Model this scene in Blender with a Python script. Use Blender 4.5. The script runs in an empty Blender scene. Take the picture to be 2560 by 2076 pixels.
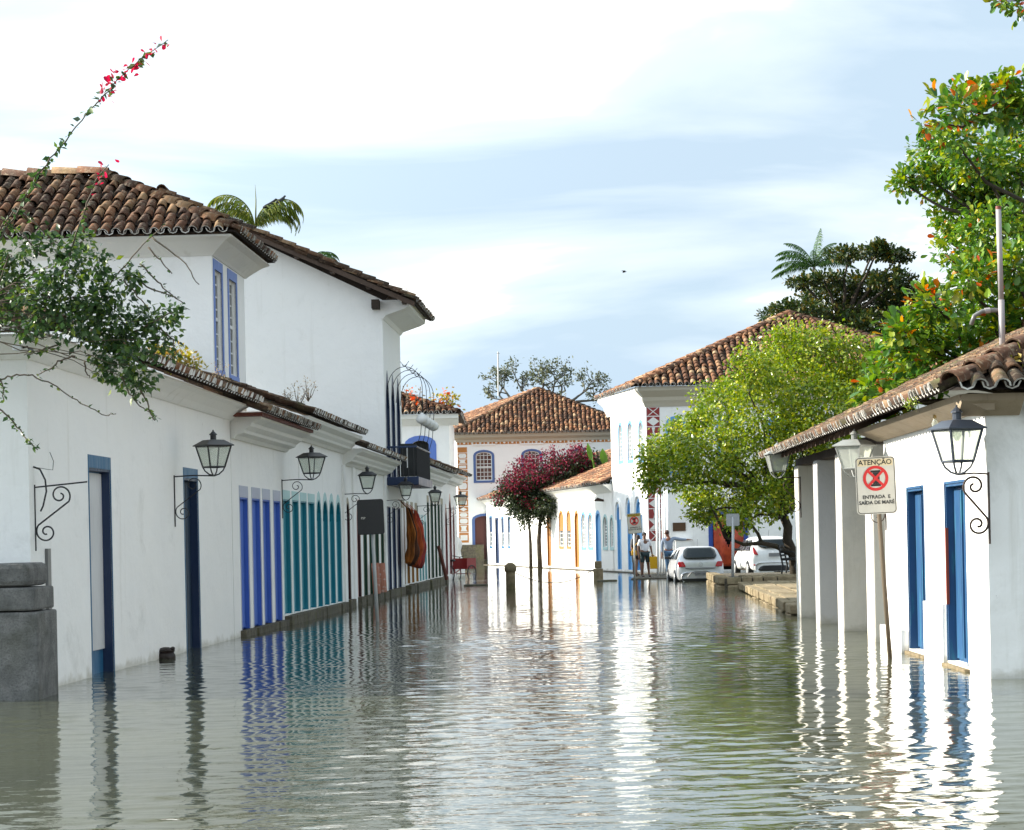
import bpy, bmesh, math, random
import numpy as np
from mathutils import Vector, Matrix

R = math.radians
rnd = random.Random(11)
nrng = np.random.default_rng(5)
scene = bpy.context.scene
col = scene.collection

# ------------------------------------------------------------------ camera
FPX, CX, HY, CAMZ, ROLL = 5500.0, 1280.0, 1347.0, 1.6, R(1.2)
cam_data = bpy.data.cameras.new('camera')
cam = bpy.data.objects.new('camera', cam_data)
col.objects.link(cam)
cam_data.sensor_width = 36.0
cam_data.lens = 36.0 * FPX / 2560.0
cam_data.shift_y = (HY - 1038.0) / 2560.0
cam_data.clip_start = 0.5
cam_data.clip_end = 3000.0
cam.matrix_world = Matrix.Translation((0, 0, CAMZ)) @ Matrix.Rotation(R(90), 4, 'X') @ Matrix.Rotation(-ROLL, 4, 'Z')
scene.camera = cam

# ------------------------------------------------------------------ sky and sun
SUN_EL, SUN_AZ = R(27), R(-81)          # azimuth from +Y towards +X; the sun stands left of the street, a little beyond it
sun_dir = Vector((math.sin(SUN_AZ) * math.cos(SUN_EL), math.cos(SUN_AZ) * math.cos(SUN_EL), math.sin(SUN_EL)))
world = bpy.data.worlds.new('World')
scene.world = world
world.use_nodes = True
wn, wl = world.node_tree.nodes, world.node_tree.links
wn.clear()
def wnode(t, **kw):
    n = wn.new(t)
    for k, v in kw.items():
        setattr(n, k, v)
    return n
w_out = wnode('ShaderNodeOutputWorld')
w_bg = wnode('ShaderNodeBackground')
w_bg.inputs['Strength'].default_value = 0.10
w_sky = wnode('ShaderNodeTexSky', sky_type='NISHITA')
w_sky.sun_disc = False
w_sky.sun_elevation = SUN_EL
w_sky.sun_rotation = SUN_AZ
w_sky.air_density = 1.0
w_sky.dust_density = 1.2
w_geo = wnode('ShaderNodeTexCoord')
w_sep = wnode('ShaderNodeSeparateXYZ')
wl.new(w_geo.outputs['Generated'], w_sep.inputs[0])
w_az = wnode('ShaderNodeMath', operation='MAXIMUM'); w_az.inputs[1].default_value = 0.0
wl.new(w_sep.outputs['Z'], w_az.inputs[0])
w_add = wnode('ShaderNodeMath', operation='ADD'); w_add.inputs[1].default_value = 0.30
wl.new(w_az.outputs[0], w_add.inputs[0])
w_div = wnode('ShaderNodeVectorMath', operation='DIVIDE')
w_cmb = wnode('ShaderNodeCombineXYZ')
for i in range(3):
    wl.new(w_add.outputs[0], w_cmb.inputs[i])
wl.new(w_geo.outputs['Generated'], w_div.inputs[0])
wl.new(w_cmb.outputs[0], w_div.inputs[1])
w_map = wnode('ShaderNodeMapping')
w_map.inputs['Location'].default_value = (-4.6269, 17.8897, 0.0)
w_map.inputs['Rotation'].default_value = (0, 0, -0.2789)
w_map.inputs['Scale'].default_value = (0.75, 1.5, 0.0)
wl.new(w_div.outputs[0], w_map.inputs[0])
w_n1 = wnode('ShaderNodeTexNoise')
w_n1.inputs['Scale'].default_value = 1.9
w_n1.inputs['Detail'].default_value = 7.0
w_n1.inputs['Roughness'].default_value = 0.52
w_n1.inputs['Distortion'].default_value = 0.45
wl.new(w_map.outputs[0], w_n1.inputs['Vector'])
w_r1 = wnode('ShaderNodeValToRGB')            # cloud tone: blue-grey bellies to bright white
e = w_r1.color_ramp.elements
e[0].position, e[0].color = 0.425, (2.85, 3.62, 4.35, 1)
e[1].position, e[1].color = 0.70, (9.3, 9.0, 8.5, 1)
m = w_r1.color_ramp.elements.new(0.56); m.color = (4.15, 4.75, 5.15, 1)
wl.new(w_n1.outputs['Fac'], w_r1.inputs[0])
w_n2 = wnode('ShaderNodeTexNoise')            # thin gaps through which the clear sky shows
w_n2.inputs['Scale'].default_value = 0.8
w_n2.inputs['Detail'].default_value = 4.0
wl.new(w_map.outputs[0], w_n2.inputs['Vector'])
w_r2 = wnode('ShaderNodeMapRange')
w_r2.inputs['From Min'].default_value = 0.30
w_r2.inputs['From Max'].default_value = 0.50
w_r2.inputs['To Min'].default_value = 0.55
w_r2.inputs['To Max'].default_value = 1.0
wl.new(w_n2.outputs['Fac'], w_r2.inputs[0])
# the cloud sheet glows round the sun
w_dot = wnode('ShaderNodeVectorMath', operation='DOT_PRODUCT')
w_dot.inputs[1].default_value = sun_dir
wl.new(w_geo.outputs['Generated'], w_dot.inputs[0])
w_gl = wnode('ShaderNodeMapRange', interpolation_type='SMOOTHSTEP')
w_gl.inputs['From Min'].default_value = 0.1
w_gl.inputs['From Max'].default_value = 1.0
w_gl.inputs['To Min'].default_value = 1.0
w_gl.inputs['To Max'].default_value = 2.2
wl.new(w_dot.outputs['Value'], w_gl.inputs[0])
w_glow = wnode('ShaderNodeVectorMath', operation='SCALE')
wl.new(w_r1.outputs['Color'], w_glow.inputs[0])
wl.new(w_gl.outputs[0], w_glow.inputs['Scale'])
w_mix = wnode('ShaderNodeMix', data_type='RGBA')
wl.new(w_r2.outputs[0], w_mix.inputs[0])
wl.new(w_sky.outputs[0], w_mix.inputs[6])
wl.new(w_glow.outputs[0], w_mix.inputs[7])
wl.new(w_mix.outputs[2], w_bg.inputs['Color'])
wl.new(w_bg.outputs[0], w_out.inputs['Surface'])

sun_data = bpy.data.lights.new('sun', 'SUN')
sun_data.energy = 4.8
sun_data.angle = R(0.6)
sun_data.color = (1.0, 0.93, 0.80)
sun = bpy.data.objects.new('sun', sun_data)
col.objects.link(sun)
sun.rotation_euler = (-sun_dir).to_track_quat('-Z', 'Y').to_euler()
sun.location = (-40, 60, 60)

vs = scene.view_settings
vs.view_transform = 'Standard'
vs.look = 'None'
vs.gamma = 1.0
vs.use_curve_mapping = False
vs.exposure = 1.15
scene.cycles.use_denoising = True
scene.cycles.max_bounces = 6
scene.cycles.transparent_max_bounces = 8
scene.cycles.sample_clamp_indirect = 6.0

# ------------------------------------------------------------------ measuring helpers
def at(px, py, Y):
    """world point at distance Y that the photograph shows at pixel px, py"""
    dx, dy = px - CX, py - HY
    u = dx * math.cos(ROLL) - dy * math.sin(ROLL)
    v = dx * math.sin(ROLL) + dy * math.cos(ROLL)
    return Vector((u * Y / FPX, Y, CAMZ - v * Y / FPX))

# ------------------------------------------------------------------ object helpers
INV = {}
def link(o, parent=None):
    col.objects.link(o)
    if parent is not None:
        o.parent = parent
        if parent.name in INV:           # parts of these things are built in world coordinates
            o.matrix_parent_inverse = INV[parent.name]
    return o
def tag(o, label=None, cat=None, group=None, kind=None):
    if label: o['label'] = label
    if cat: o['category'] = cat
    if group: o['group'] = group
    if kind: o['kind'] = kind
    return o
def thing(name, label, cat, loc=(0, 0, 0), rz=0.0, group=None):
    o = bpy.data.objects.new(name, None)
    o.empty_display_size = 0.3
    o.location = loc
    o.rotation_euler = (0, 0, rz)
    link(o)
    return tag(o, label, cat, group)
def wthing(name, label, cat, loc, group=None):
    o = thing(name, label, cat, loc, 0.0, group)
    INV[o.name] = Matrix.Translation(-Vector(loc))
    return o
def copy_tree(o, parent=None):
    c = o.copy()
    col.objects.link(c)
    if parent is not None:
        c.parent = parent
    for ch in list(o.children):
        copy_tree(ch, c)
    return c

class MB:
    """collects polygons; build() links them as one mesh object"""
    def __init__(s):
        s.v, s.f, s.mi = [], [], []
    def add(s, verts, faces, m=0):
        o = len(s.v)
        s.v += [tuple(p) for p in verts]
        s.f += [tuple(o + i for i in f) for f in faces]
        s.mi += [m] * len(faces)
        return s
    def box(s, a, b, m=0):
        (x0, y0, z0), (x1, y1, z1) = a, b
        return s.add([(x0, y0, z0), (x1, y0, z0), (x1, y1, z0), (x0, y1, z0), (x0, y0, z1), (x1, y0, z1), (x1, y1, z1), (x0, y1, z1)],
                     [(0, 3, 2, 1), (4, 5, 6, 7), (0, 1, 5, 4), (1, 2, 6, 5), (2, 3, 7, 6), (3, 0, 4, 7)], m)
    def hexa(s, p, m=0):
        return s.add(p, [(0, 3, 2, 1), (4, 5, 6, 7), (0, 1, 5, 4), (1, 2, 6, 5), (2, 3, 7, 6), (3, 0, 4, 7)], m)
    def prism(s, poly, vec, m=0):
        """closed prism: polygon (3D points) swept by vec"""
        n = len(poly)
        vec = Vector(vec)
        p2 = [Vector(p) + vec for p in poly]
        fs = [tuple(range(n - 1, -1, -1)), tuple(range(n, 2 * n))]
        fs += [(i, (i + 1) % n, n + (i + 1) % n, n + i) for i in range(n)]
        return s.add(list(poly) + p2, fs, m)
    def tube(s, pts, r, k=6, m=0, cap=True):
        pts = [Vector(p) for p in pts]
        n = len(pts)
        rs = r if isinstance(r, (list, tuple)) else [r] * n
        vs_, ref = [], None
        for i in range(n):
            t = (pts[min(i + 1, n - 1)] - pts[max(i - 1, 0)])
            t = t.normalized() if t.length > 1e-9 else Vector((0, 0, 1))
            if ref is None:
                ref = t.orthogonal().normalized()
            ref = (ref - t * ref.dot(t))
            ref = ref.normalized() if ref.length > 1e-6 else t.orthogonal().normalized()
            b = t.cross(ref)
            for j in range(k):
                a = 2 * math.pi * j / k
                vs_.append(pts[i] + (ref * math.cos(a) + b * math.sin(a)) * rs[i])
        fs = [(i * k + j, i * k + (j + 1) % k, (i + 1) * k + (j + 1) % k, (i + 1) * k + j) for i in range(n - 1) for j in range(k)]
        if cap:
            fs += [tuple(range(k - 1, -1, -1)), tuple(range((n - 1) * k, n * k))]
        return s.add(vs_, fs, m)
    def lathe(s, prof, c=(0, 0, 0), k=12, m=0, rot=0.0):
        vs_ = []
        for r, z in prof:
            for j in range(k):
                a = 2 * math.pi * j / k + rot
                vs_.append((c[0] + r * math.cos(a), c[1] + r * math.sin(a), c[2] + z))
        n = len(prof)
        fs = [(i * k + j, i * k + (j + 1) % k, (i + 1) * k + (j + 1) % k, (i + 1) * k + j) for i in range(n - 1) for j in range(k)]
        fs += [tuple(range(k - 1, -1, -1)), tuple(range((n - 1) * k, n * k))]
        return s.add(vs_, fs, m)
    def build(s, name, mats, parent=None, smooth=False, bevel=0.0):
        me = bpy.data.meshes.new(name)
        me.from_pydata(s.v, [], s.f)
        for mt in (mats if isinstance(mats, (list, tuple)) else [mats]):
            me.materials.append(mt)
        if any(s.mi):
            me.polygons.foreach_set('material_index', s.mi)
        if smooth:
            me.polygons.foreach_set('use_smooth', [True] * len(me.polygons))
        me.update()
        o = bpy.data.objects.new(name, me)
        link(o, parent)
        if bevel:
            b = o.modifiers.new('bevel', 'BEVEL')
            b.width = bevel; b.segments = 2; b.limit_method = 'ANGLE'
        return o

def np_mesh(name, V, F, mat, parent=None, smooth=False, attr=None):
    """mesh from numpy arrays, all faces of the same size"""
    me = bpy.data.meshes.new(name)
    nv, nf, k = len(V), len(F), F.shape[1]
    me.vertices.add(nv); me.vertices.foreach_set('co', np.ascontiguousarray(V, dtype=np.float32).ravel())
    me.loops.add(nf * k); me.loops.foreach_set('vertex_index', np.ascontiguousarray(F, dtype=np.int32).ravel())
    me.polygons.add(nf)
    me.polygons.foreach_set('loop_start', np.arange(0, nf * k, k, dtype=np.int32))
    me.polygons.foreach_set('loop_total', np.full(nf, k, dtype=np.int32))
    if smooth:
        me.polygons.foreach_set('use_smooth', np.ones(nf, dtype=bool))
    me.materials.append(mat)
    if attr is not None:
        a = me.attributes.new('tone', 'FLOAT', 'POINT')
        a.data.foreach_set('value', np.ascontiguousarray(attr, dtype=np.float32))
    me.update(calc_edges=True)
    o = bpy.data.objects.new(name, me)
    return link(o, parent)

def stamp(tv, tf, M, tone=None):
    """stamp a template (verts, faces) at N 4x4 matrices"""
    tv = np.asarray(tv, float); tf = np.asarray(tf, int); M = np.asarray(M, float)
    V = np.einsum('nij,kj->nki', M[:, :3, :3], tv) + M[:, None, :3, 3]
    F = tf[None] + (np.arange(len(M)) * len(tv))[:, None, None]
    at_ = None if tone is None else np.repeat(tone, len(tv))
    return V.reshape(-1, 3), F.reshape(-1, tf.shape[1]), at_

# ------------------------------------------------------------------ materials
def new_mat(name):
    m = bpy.data.materials.new(name)
    m.use_nodes = True
    nt = m.node_tree
    return m, nt.nodes, nt.links, nt.nodes['Principled BSDF']
def c4(c):
    return (c[0], c[1], c[2], 1.0)
def mixc(N, L, fac, a, b):
    n = N.new('ShaderNodeMix'); n.data_type = 'RGBA'
    if hasattr(fac, 'links') or hasattr(fac, 'is_linked'): L.new(fac, n.inputs[0])
    else: n.inputs[0].default_value = fac
    for v, i in ((a, 6), (b, 7)):
        if isinstance(v, tuple): n.inputs[i].default_value = c4(v)
        else: L.new(v, n.inputs[i])
    return n.outputs[2]
def noise(N, L, scale, detail=4.0, rough=0.55, vec=None, stretch=None, dist=0.0):
    t = N.new('ShaderNodeTexNoise')
    t.inputs['Scale'].default_value = scale
    t.inputs['Detail'].default_value = detail
    t.inputs['Roughness'].default_value = rough
    t.inputs['Distortion'].default_value = dist
    if vec is None:
        g = N.new('ShaderNodeNewGeometry'); vec = g.outputs['Position']
    if stretch:
        mp = N.new('ShaderNodeMapping'); mp.inputs['Scale'].default_value = stretch
        L.new(vec, mp.inputs[0]); vec = mp.outputs[0]
    L.new(vec, t.inputs['Vector'])
    return t.outputs['Fac']
def rng(N, L, val, a, b, c=0.0, d=1.0):
    n = N.new('ShaderNodeMapRange')
    n.inputs['From Min'].default_value = a; n.inputs['From Max'].default_value = b
    n.inputs['To Min'].default_value = c; n.inputs['To Max'].default_value = d
    L.new(val, n.inputs[0])
    return n.outputs[0]
def mul(N, L, a, b):
    n = N.new('ShaderNodeMath'); n.operation = 'MULTIPLY'
    for v, i in ((a, 0), (b, 1)):
        if isinstance(v, (int, float)): n.inputs[i].default_value = v
        else: L.new(v, n.inputs[i])
    return n.outputs[0]
def bump(N, L, B, h, strength, dist):
    n = N.new('ShaderNodeBump')
    n.inputs['Strength'].default_value = strength; n.inputs['Distance'].default_value = dist
    L.new(h, n.inputs['Height']); L.new(n.outputs[0], B.inputs['Normal'])

def plaster(name, c, stain=(0.46, 0.43, 0.35), amount=0.7, tide=True):
    m, N, L, B = new_mat(name)
    big = noise(N, L, 0.55, 5)
    fine = noise(N, L, 9.0, 4)
    streak = noise(N, L, 2.4, 5, 0.6, stretch=(1.6, 1.6, 0.12))
    base = mixc(N, L, rng(N, L, big, 0.35, 0.7, 0, 0.35), c, tuple(x * f for x, f in zip(c, (0.93, 0.94, 0.97))))
    base = mixc(N, L, mul(N, L, rng(N, L, streak, 0.60, 0.82), amount * 0.55), base, stain)
    base = mixc(N, L, mul(N, L, rng(N, L, fine, 0.62, 0.85), 0.16), base, stain)
    spots = noise(N, L, 3.2, 6, 0.7)
    base = mixc(N, L, mul(N, L, rng(N, L, spots, 0.70, 0.76), amount * 0.7), base, (0.30, 0.29, 0.26))
    mildew = noise(N, L, 0.75, 9, 0.72, dist=0.4)
    base = mixc(N, L, mul(N, L, rng(N, L, mildew, 0.58, 0.72), amount * 0.5), base, (0.50, 0.49, 0.45))
    if tide:     # ragged tide line left by the flooding: algae and damp
        g = N.new('ShaderNodeNewGeometry'); sp = N.new('ShaderNodeSeparateXYZ')
        L.new(g.outputs['Position'], sp.inputs[0])
        wob = N.new('ShaderNodeMath'); wob.operation = 'MULTIPLY_ADD'
        L.new(noise(N, L, 2.6, 5, 0.65), wob.inputs[0]); wob.inputs[1].default_value = -0.42
        L.new(sp.outputs['Z'], wob.inputs[2])
        band = rng(N, L, wob.outputs[0], -0.19, -0.09, 1, 0)
        base = mixc(N, L, mul(N, L, band, 0.5), base, (0.34, 0.31, 0.22))
    L.new(base, B.inputs['Base Color'])
    B.inputs['Roughness'].default_value = 0.85
    h = N.new('ShaderNodeMath'); h.operation = 'ADD'
    L.new(mul(N, L, noise(N, L, 1.6, 3), 1.0), h.inputs[0]); L.new(mul(N, L, noise(N, L, 22.0, 3), 0.12), h.inputs[1])
    bump(N, L, B, h.outputs[0], 0.5, 0.07)
    return m

def painted(name, c, rough=0.5, wear=0.25, wearc=None, grain=(3, 3, 0.5), scale=5.0):
    m, N, L, B = new_mat(name)
    n1 = noise(N, L, scale, 5, 0.6, stretch=grain)
    n2 = noise(N, L, 1.3, 3)
    base = mixc(N, L, rng(N, L, n2, 0.35, 0.7, 0, 0.5), c, tuple(x * 0.78 for x in c))
    wc = wearc or tuple(min(1, x * 1.25 + 0.05) for x in c)
    base = mixc(N, L, mul(N, L, rng(N, L, n1, 0.56, 0.75), wear), base, wc)
    L.new(base, B.inputs['Base Color'])
    L.new(rng(N, L, n1, 0.3, 0.7, max(0.05, rough - 0.12), min(1, rough + 0.15)), B.inputs['Roughness'])
    bump(N, L, B, n1, 0.15, 0.01)
    return m

def plain(name, c, rough=0.5, metal=0.0, spec=0.5):
    m, N, L, B = new_mat(name)
    n1 = noise(N, L, 7.0, 4)
    L.new(mixc(N, L, rng(N, L, n1, 0.3, 0.7, 0, 0.5), c, tuple(x * 0.8 for x in c)), B.inputs['Base Color'])
    B.inputs['Roughness'].default_value = rough
    B.inputs['Metallic'].default_value = metal
    return m

def rand_mix(N, L):
    """a random number for each tile or leaf, whether it is an object of its own or an island of a joined part"""
    oi = N.new('ShaderNodeObjectInfo'); g = N.new('ShaderNodeNewGeometry')
    a = N.new('ShaderNodeMath'); a.operation = 'ADD'
    L.new(oi.outputs['Random'], a.inputs[0]); L.new(g.outputs['Random Per Island'], a.inputs[1])
    f = N.new('ShaderNodeMath'); f.operation = 'FRACT'
    L.new(a.outputs[0], f.inputs[0])
    return f.outputs[0]

def ramp(N, L, fac, stops):
    r = N.new('ShaderNodeValToRGB')
    els = r.color_ramp.elements
    els[0].position, els[0].color = stops[0][0], c4(stops[0][1])
    els[1].position, els[1].color = stops[-1][0], c4(stops[-1][1])
    for p, c in stops[1:-1]:
        x = els.new(p); x.color = c4(c)
    L.new(fac, r.inputs[0])
    return r.outputs[0]

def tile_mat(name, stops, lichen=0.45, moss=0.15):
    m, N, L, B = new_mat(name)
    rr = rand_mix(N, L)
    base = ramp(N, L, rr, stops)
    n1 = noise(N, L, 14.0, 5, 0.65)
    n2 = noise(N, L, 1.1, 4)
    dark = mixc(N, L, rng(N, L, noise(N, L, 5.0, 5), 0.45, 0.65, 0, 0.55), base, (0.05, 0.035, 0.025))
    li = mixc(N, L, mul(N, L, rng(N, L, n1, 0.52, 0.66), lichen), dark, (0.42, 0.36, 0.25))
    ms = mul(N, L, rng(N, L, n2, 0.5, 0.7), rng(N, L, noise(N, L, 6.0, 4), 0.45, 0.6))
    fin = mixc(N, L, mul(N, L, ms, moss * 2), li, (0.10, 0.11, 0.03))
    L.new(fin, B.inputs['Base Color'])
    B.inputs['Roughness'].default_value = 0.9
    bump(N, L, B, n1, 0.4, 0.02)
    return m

def leaf_mat(name, stops, rough=0.4, trans=0.35, spec=0.5):
    m, N, L, B = new_mat(name)
    c = ramp(N, L, rand_mix(N, L), stops)
    L.new(c, B.inputs['Base Color'])
    B.inputs['Roughness'].default_value = rough
    B.inputs['Specular IOR Level'].default_value = spec
    t = N.new('ShaderNodeBsdfTranslucent')
    hs = N.new('ShaderNodeHueSaturation'); hs.inputs['Value'].default_value = 1.5; hs.inputs['Saturation'].default_value = 1.1
    L.new(c, hs.inputs['Color']); L.new(hs.outputs[0], t.inputs['Color'])
    mx = N.new('ShaderNodeMixShader'); mx.inputs[0].default_value = trans
    L.new(B.outputs[0], mx.inputs[1]); L.new(t.outputs[0], mx.inputs[2])
    L.new(mx.outputs[0], N['Material Output'].inputs['Surface'])
    return m

def stone_mat(name, c, c2, scale=6.0, moss=0.2):
    m, N, L, B = new_mat(name)
    n1 = noise(N, L, scale, 6, 0.7)
    n2 = noise(N, L, scale * 11, 5, 0.75)
    base = mixc(N, L, rng(N, L, n1, 0.38, 0.62), c, c2)
    base = mixc(N, L, rng(N, L, n2, 0.48, 0.62, 0, 0.65), base, tuple(x * 0.35 for x in c))
    base = mixc(N, L, mul(N, L, rand_mix(N, L), 0.35), base, tuple(x * 0.6 for x in c2))
    base = mixc(N, L, mul(N, L, rng(N, L, noise(N, L, 2.0, 4), 0.52, 0.68), moss), base, (0.12, 0.12, 0.04))
    L.new(base, B.inputs['Base Color'])
    B.inputs['Roughness'].default_value = 0.9
    h = N.new('ShaderNodeMath'); h.operation = 'ADD'
    L.new(n1, h.inputs[0]); L.new(mul(N, L, n2, 0.6), h.inputs[1])
    bump(N, L, B, h.outputs[0], 0.8, 0.06)
    return m

def glass_mat(name, c=(0.05, 0.06, 0.07), rough=0.06, alpha=None):
    m, N, L, B = new_mat(name)
    B.inputs['Base Color'].default_value = c4(c)
    B.inputs['Roughness'].default_value = rough
    bump(N, L, B, noise(N, L, 2.5, 2), 0.05, 0.05)
    return m

def milky_glass(name, c, trans=0.75):
    m, N, L, B = new_mat(name)
    B.inputs['Base Color'].default_value = c4(c)
    B.inputs['Roughness'].default_value = 0.25
    tr = N.new('ShaderNodeBsdfTransparent'); tr.inputs[0].default_value = c4(c)
    mx = N.new('ShaderNodeMixShader')
    L.new(rng(N, L, noise(N, L, 1.2, 2), 0.3, 0.7, max(0, trans - 0.1), min(1, trans + 0.08)), mx.inputs[0])
    L.new(B.outputs[0], mx.inputs[1]); L.new(tr.outputs[0], mx.inputs[2])
    L.new(mx.outputs[0], N['Material Output'].inputs['Surface'])
    return m

WHITE = (0.90, 0.885, 0.850)
M = dict(
    white=plaster('white_plaster', WHITE),
    white2=plaster('white_plaster_aged', (0.88, 0.865, 0.83), amount=0.9),
    clean=plaster('white_plaster_fresh', (0.895, 0.885, 0.86), amount=0.35),
    grey=plaster('grey_plaster', (0.76, 0.72, 0.64), (0.38, 0.32, 0.24), 0.9),
    grey2=plaster('cool_grey_plaster', (0.54, 0.54, 0.54), (0.25, 0.24, 0.23), 0.8),
    corn=plaster('cornice_plaster', (0.82, 0.81, 0.76), amount=0.7, tide=False),
    corn_grey=plaster('grey_cornice', (0.50, 0.45, 0.36), amount=0.8, tide=False),
    iron=plain('black_iron', (0.018, 0.018, 0.02), 0.45),
    rusty=plain('rusty_iron', (0.05, 0.03, 0.022), 0.8),
    lantern_grey=plain('blue_grey_painted_metal', (0.045, 0.055, 0.075), 0.4),
    lantern_pale=plain('pale_grey_painted_metal', (0.22, 0.23, 0.22), 0.5),
    steel=plain('galvanised_steel', (0.42, 0.43, 0.43), 0.5, 0.6),
    dark=plain('dark_interior', (0.012, 0.012, 0.012), 0.9),  # near-black; the darkness of unlit rooms put into a flat colour
    wood=painted('brown_timber', (0.07, 0.042, 0.028), 0.75, 0.3),
    redwood=painted('red_stained_timber', (0.13, 0.032, 0.018), 0.7, 0.25),
    pvc=plain('weathered_pvc', (0.36, 0.33, 0.33), 0.5),
    greypvc=plain('grey_pvc', (0.16, 0.16, 0.155), 0.4),
    lamp_glass=milky_glass('lantern_glass', (0.84, 0.87, 0.82), 0.74),
    glass=glass_mat('window_glass'),
    brown_glass=glass_mat('window_glass_brown', (0.09, 0.03, 0.02), 0.1),
    palesash=plain('white_sash', (0.78, 0.78, 0.76), 0.5),
    petrol=painted('petrol_blue_paint', (0.014, 0.110, 0.230), 0.45),
    navy_leaf=painted('dark_navy_paint', (0.010, 0.030, 0.060), 0.4),
    navy=painted('navy_paint', (0.012, 0.030, 0.085), 0.4),
    cobalt=painted('cobalt_paint', (0.060, 0.150, 0.560), 0.5, 0.12),
    lilac=painted('pale_lilac_frame_paint', (0.46, 0.48, 0.58), 0.6, 0.4, (0.6, 0.6, 0.62)),
    teal=painted('teal_paint', (0.004, 0.215, 0.300), 0.45, 0.15),
    teal2=painted('bright_teal_paint', (0.03, 0.30, 0.44), 0.45, 0.2),
    palateal=painted('pale_teal_frame_paint', (0.42, 0.62, 0.62), 0.6),
    maroon=painted('maroon_paint', (0.055, 0.012, 0.016), 0.45),
    red=painted('dark_red_paint', (0.17, 0.018, 0.02), 0.45),
    pink=painted('faded_pink_frame_paint', (0.62, 0.34, 0.28), 0.6),
    green=painted('dark_green_paint', (0.012, 0.055, 0.030), 0.45),
    khaki=painted('khaki_frame_paint', (0.32, 0.28, 0.19), 0.6),
    mustard=painted('mustard_paint', (0.36, 0.17, 0.03), 0.5),
    lightteal=painted('light_teal_paint', (0.16, 0.40, 0.42), 0.5),
    ochre=painted('ochre_paint', (0.36, 0.16, 0.03), 0.5),
    sky=painted('sky_blue_paint', (0.12, 0.36, 0.68), 0.5, 0.15),
    cornflower=painted('cornflower_frame_paint', (0.16, 0.26, 0.62), 0.5, 0.15),
    frameblue=painted('blue_frame_paint', (0.075, 0.135, 0.33), 0.5, 0.15),
    royal=painted('royal_blue_paint', (0.02, 0.07, 0.36), 0.45),
    weathered=painted('weathered_blue_paint', (0.016, 0.075, 0.185), 0.5, 0.8, (0.015, 0.20, 0.25), scale=3.0),
    brown_door=painted('red_brown_boards', (0.10, 0.028, 0.022), 0.5),
    terracotta=painted('terracotta_motif_paint', (0.50, 0.20, 0.05), 0.7),
    redmotif=painted('brick_red_motif_paint', (0.28, 0.035, 0.035), 0.7),
    bluetrim=painted('cornflower_wall_trim', (0.16, 0.25, 0.58), 0.6),
    whitepaint=plain('white_motif_paint', (0.80, 0.79, 0.76), 0.7),
    stone=stone_mat('granite_blocks', (0.25, 0.245, 0.23), (0.13, 0.13, 0.125), 4.0, 0.15),
    sill=stone_mat('wet_sill_stone', (0.20, 0.175, 0.12), (0.09, 0.08, 0.06), 7.0, 0.5),
    quay=stone_mat('quay_stone', (0.42, 0.33, 0.20), (0.24, 0.18, 0.10), 5.0, 0.4),
    mortar=stone_mat('quay_mortar', (0.16, 0.13, 0.09), (0.08, 0.07, 0.05), 9.0, 0.5),
    bark=stone_mat('bark', (0.10, 0.075, 0.05), (0.05, 0.038, 0.026), 9.0, 0.25),
    palebark=stone_mat('pale_bark', (0.22, 0.20, 0.17), (0.13, 0.12, 0.10), 9.0, 0.1),
    twig=plain('twig_bark', (0.10, 0.075, 0.05), 0.8),
    tile_old=tile_mat('old_roof_tile', [(0, (0.045, 0.022, 0.014)), (0.4, (0.085, 0.036, 0.018)), (0.75, (0.17, 0.070, 0.030)), (1, (0.30, 0.18, 0.09))], 0.42),
    tile_warm=tile_mat('warm_roof_tile', [(0, (0.06, 0.028, 0.016)), (0.4, (0.15, 0.055, 0.024)), (0.78, (0.30, 0.125, 0.052)), (1, (0.48, 0.32, 0.18))], 0.25, 0.08),
    tile_moss=tile_mat('mossy_roof_tile', [(0, (0.032, 0.021, 0.013)), (0.5, (0.075, 0.036, 0.018)), (0.85, (0.16, 0.075, 0.032)), (1, (0.28, 0.18, 0.10))], 0.35, 0.42),
    tile_mortar=tile_mat('mortared_tile_end', [(0, (0.35, 0.33, 0.30)), (0.5, (0.62, 0.60, 0.56)), (1, (0.80, 0.78, 0.74))], 0.2, 0.05),
    tile_white=tile_mat('white_tile_end', [(0, (0.72, 0.71, 0.68)), (1, (0.85, 0.84, 0.82))], 0.1, 0.02),
    tile_dark=tile_mat('channel_tile_painted_shade', [(0, (0.03, 0.018, 0.012)), (0.6, (0.06, 0.030, 0.017)), (1, (0.10, 0.05, 0.03))], 0.15, 0.2),  # darkened so the shadow between tile columns is in the colour
    deck=plain('roof_underlay', (0.035, 0.024, 0.018), 0.95),
)

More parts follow.
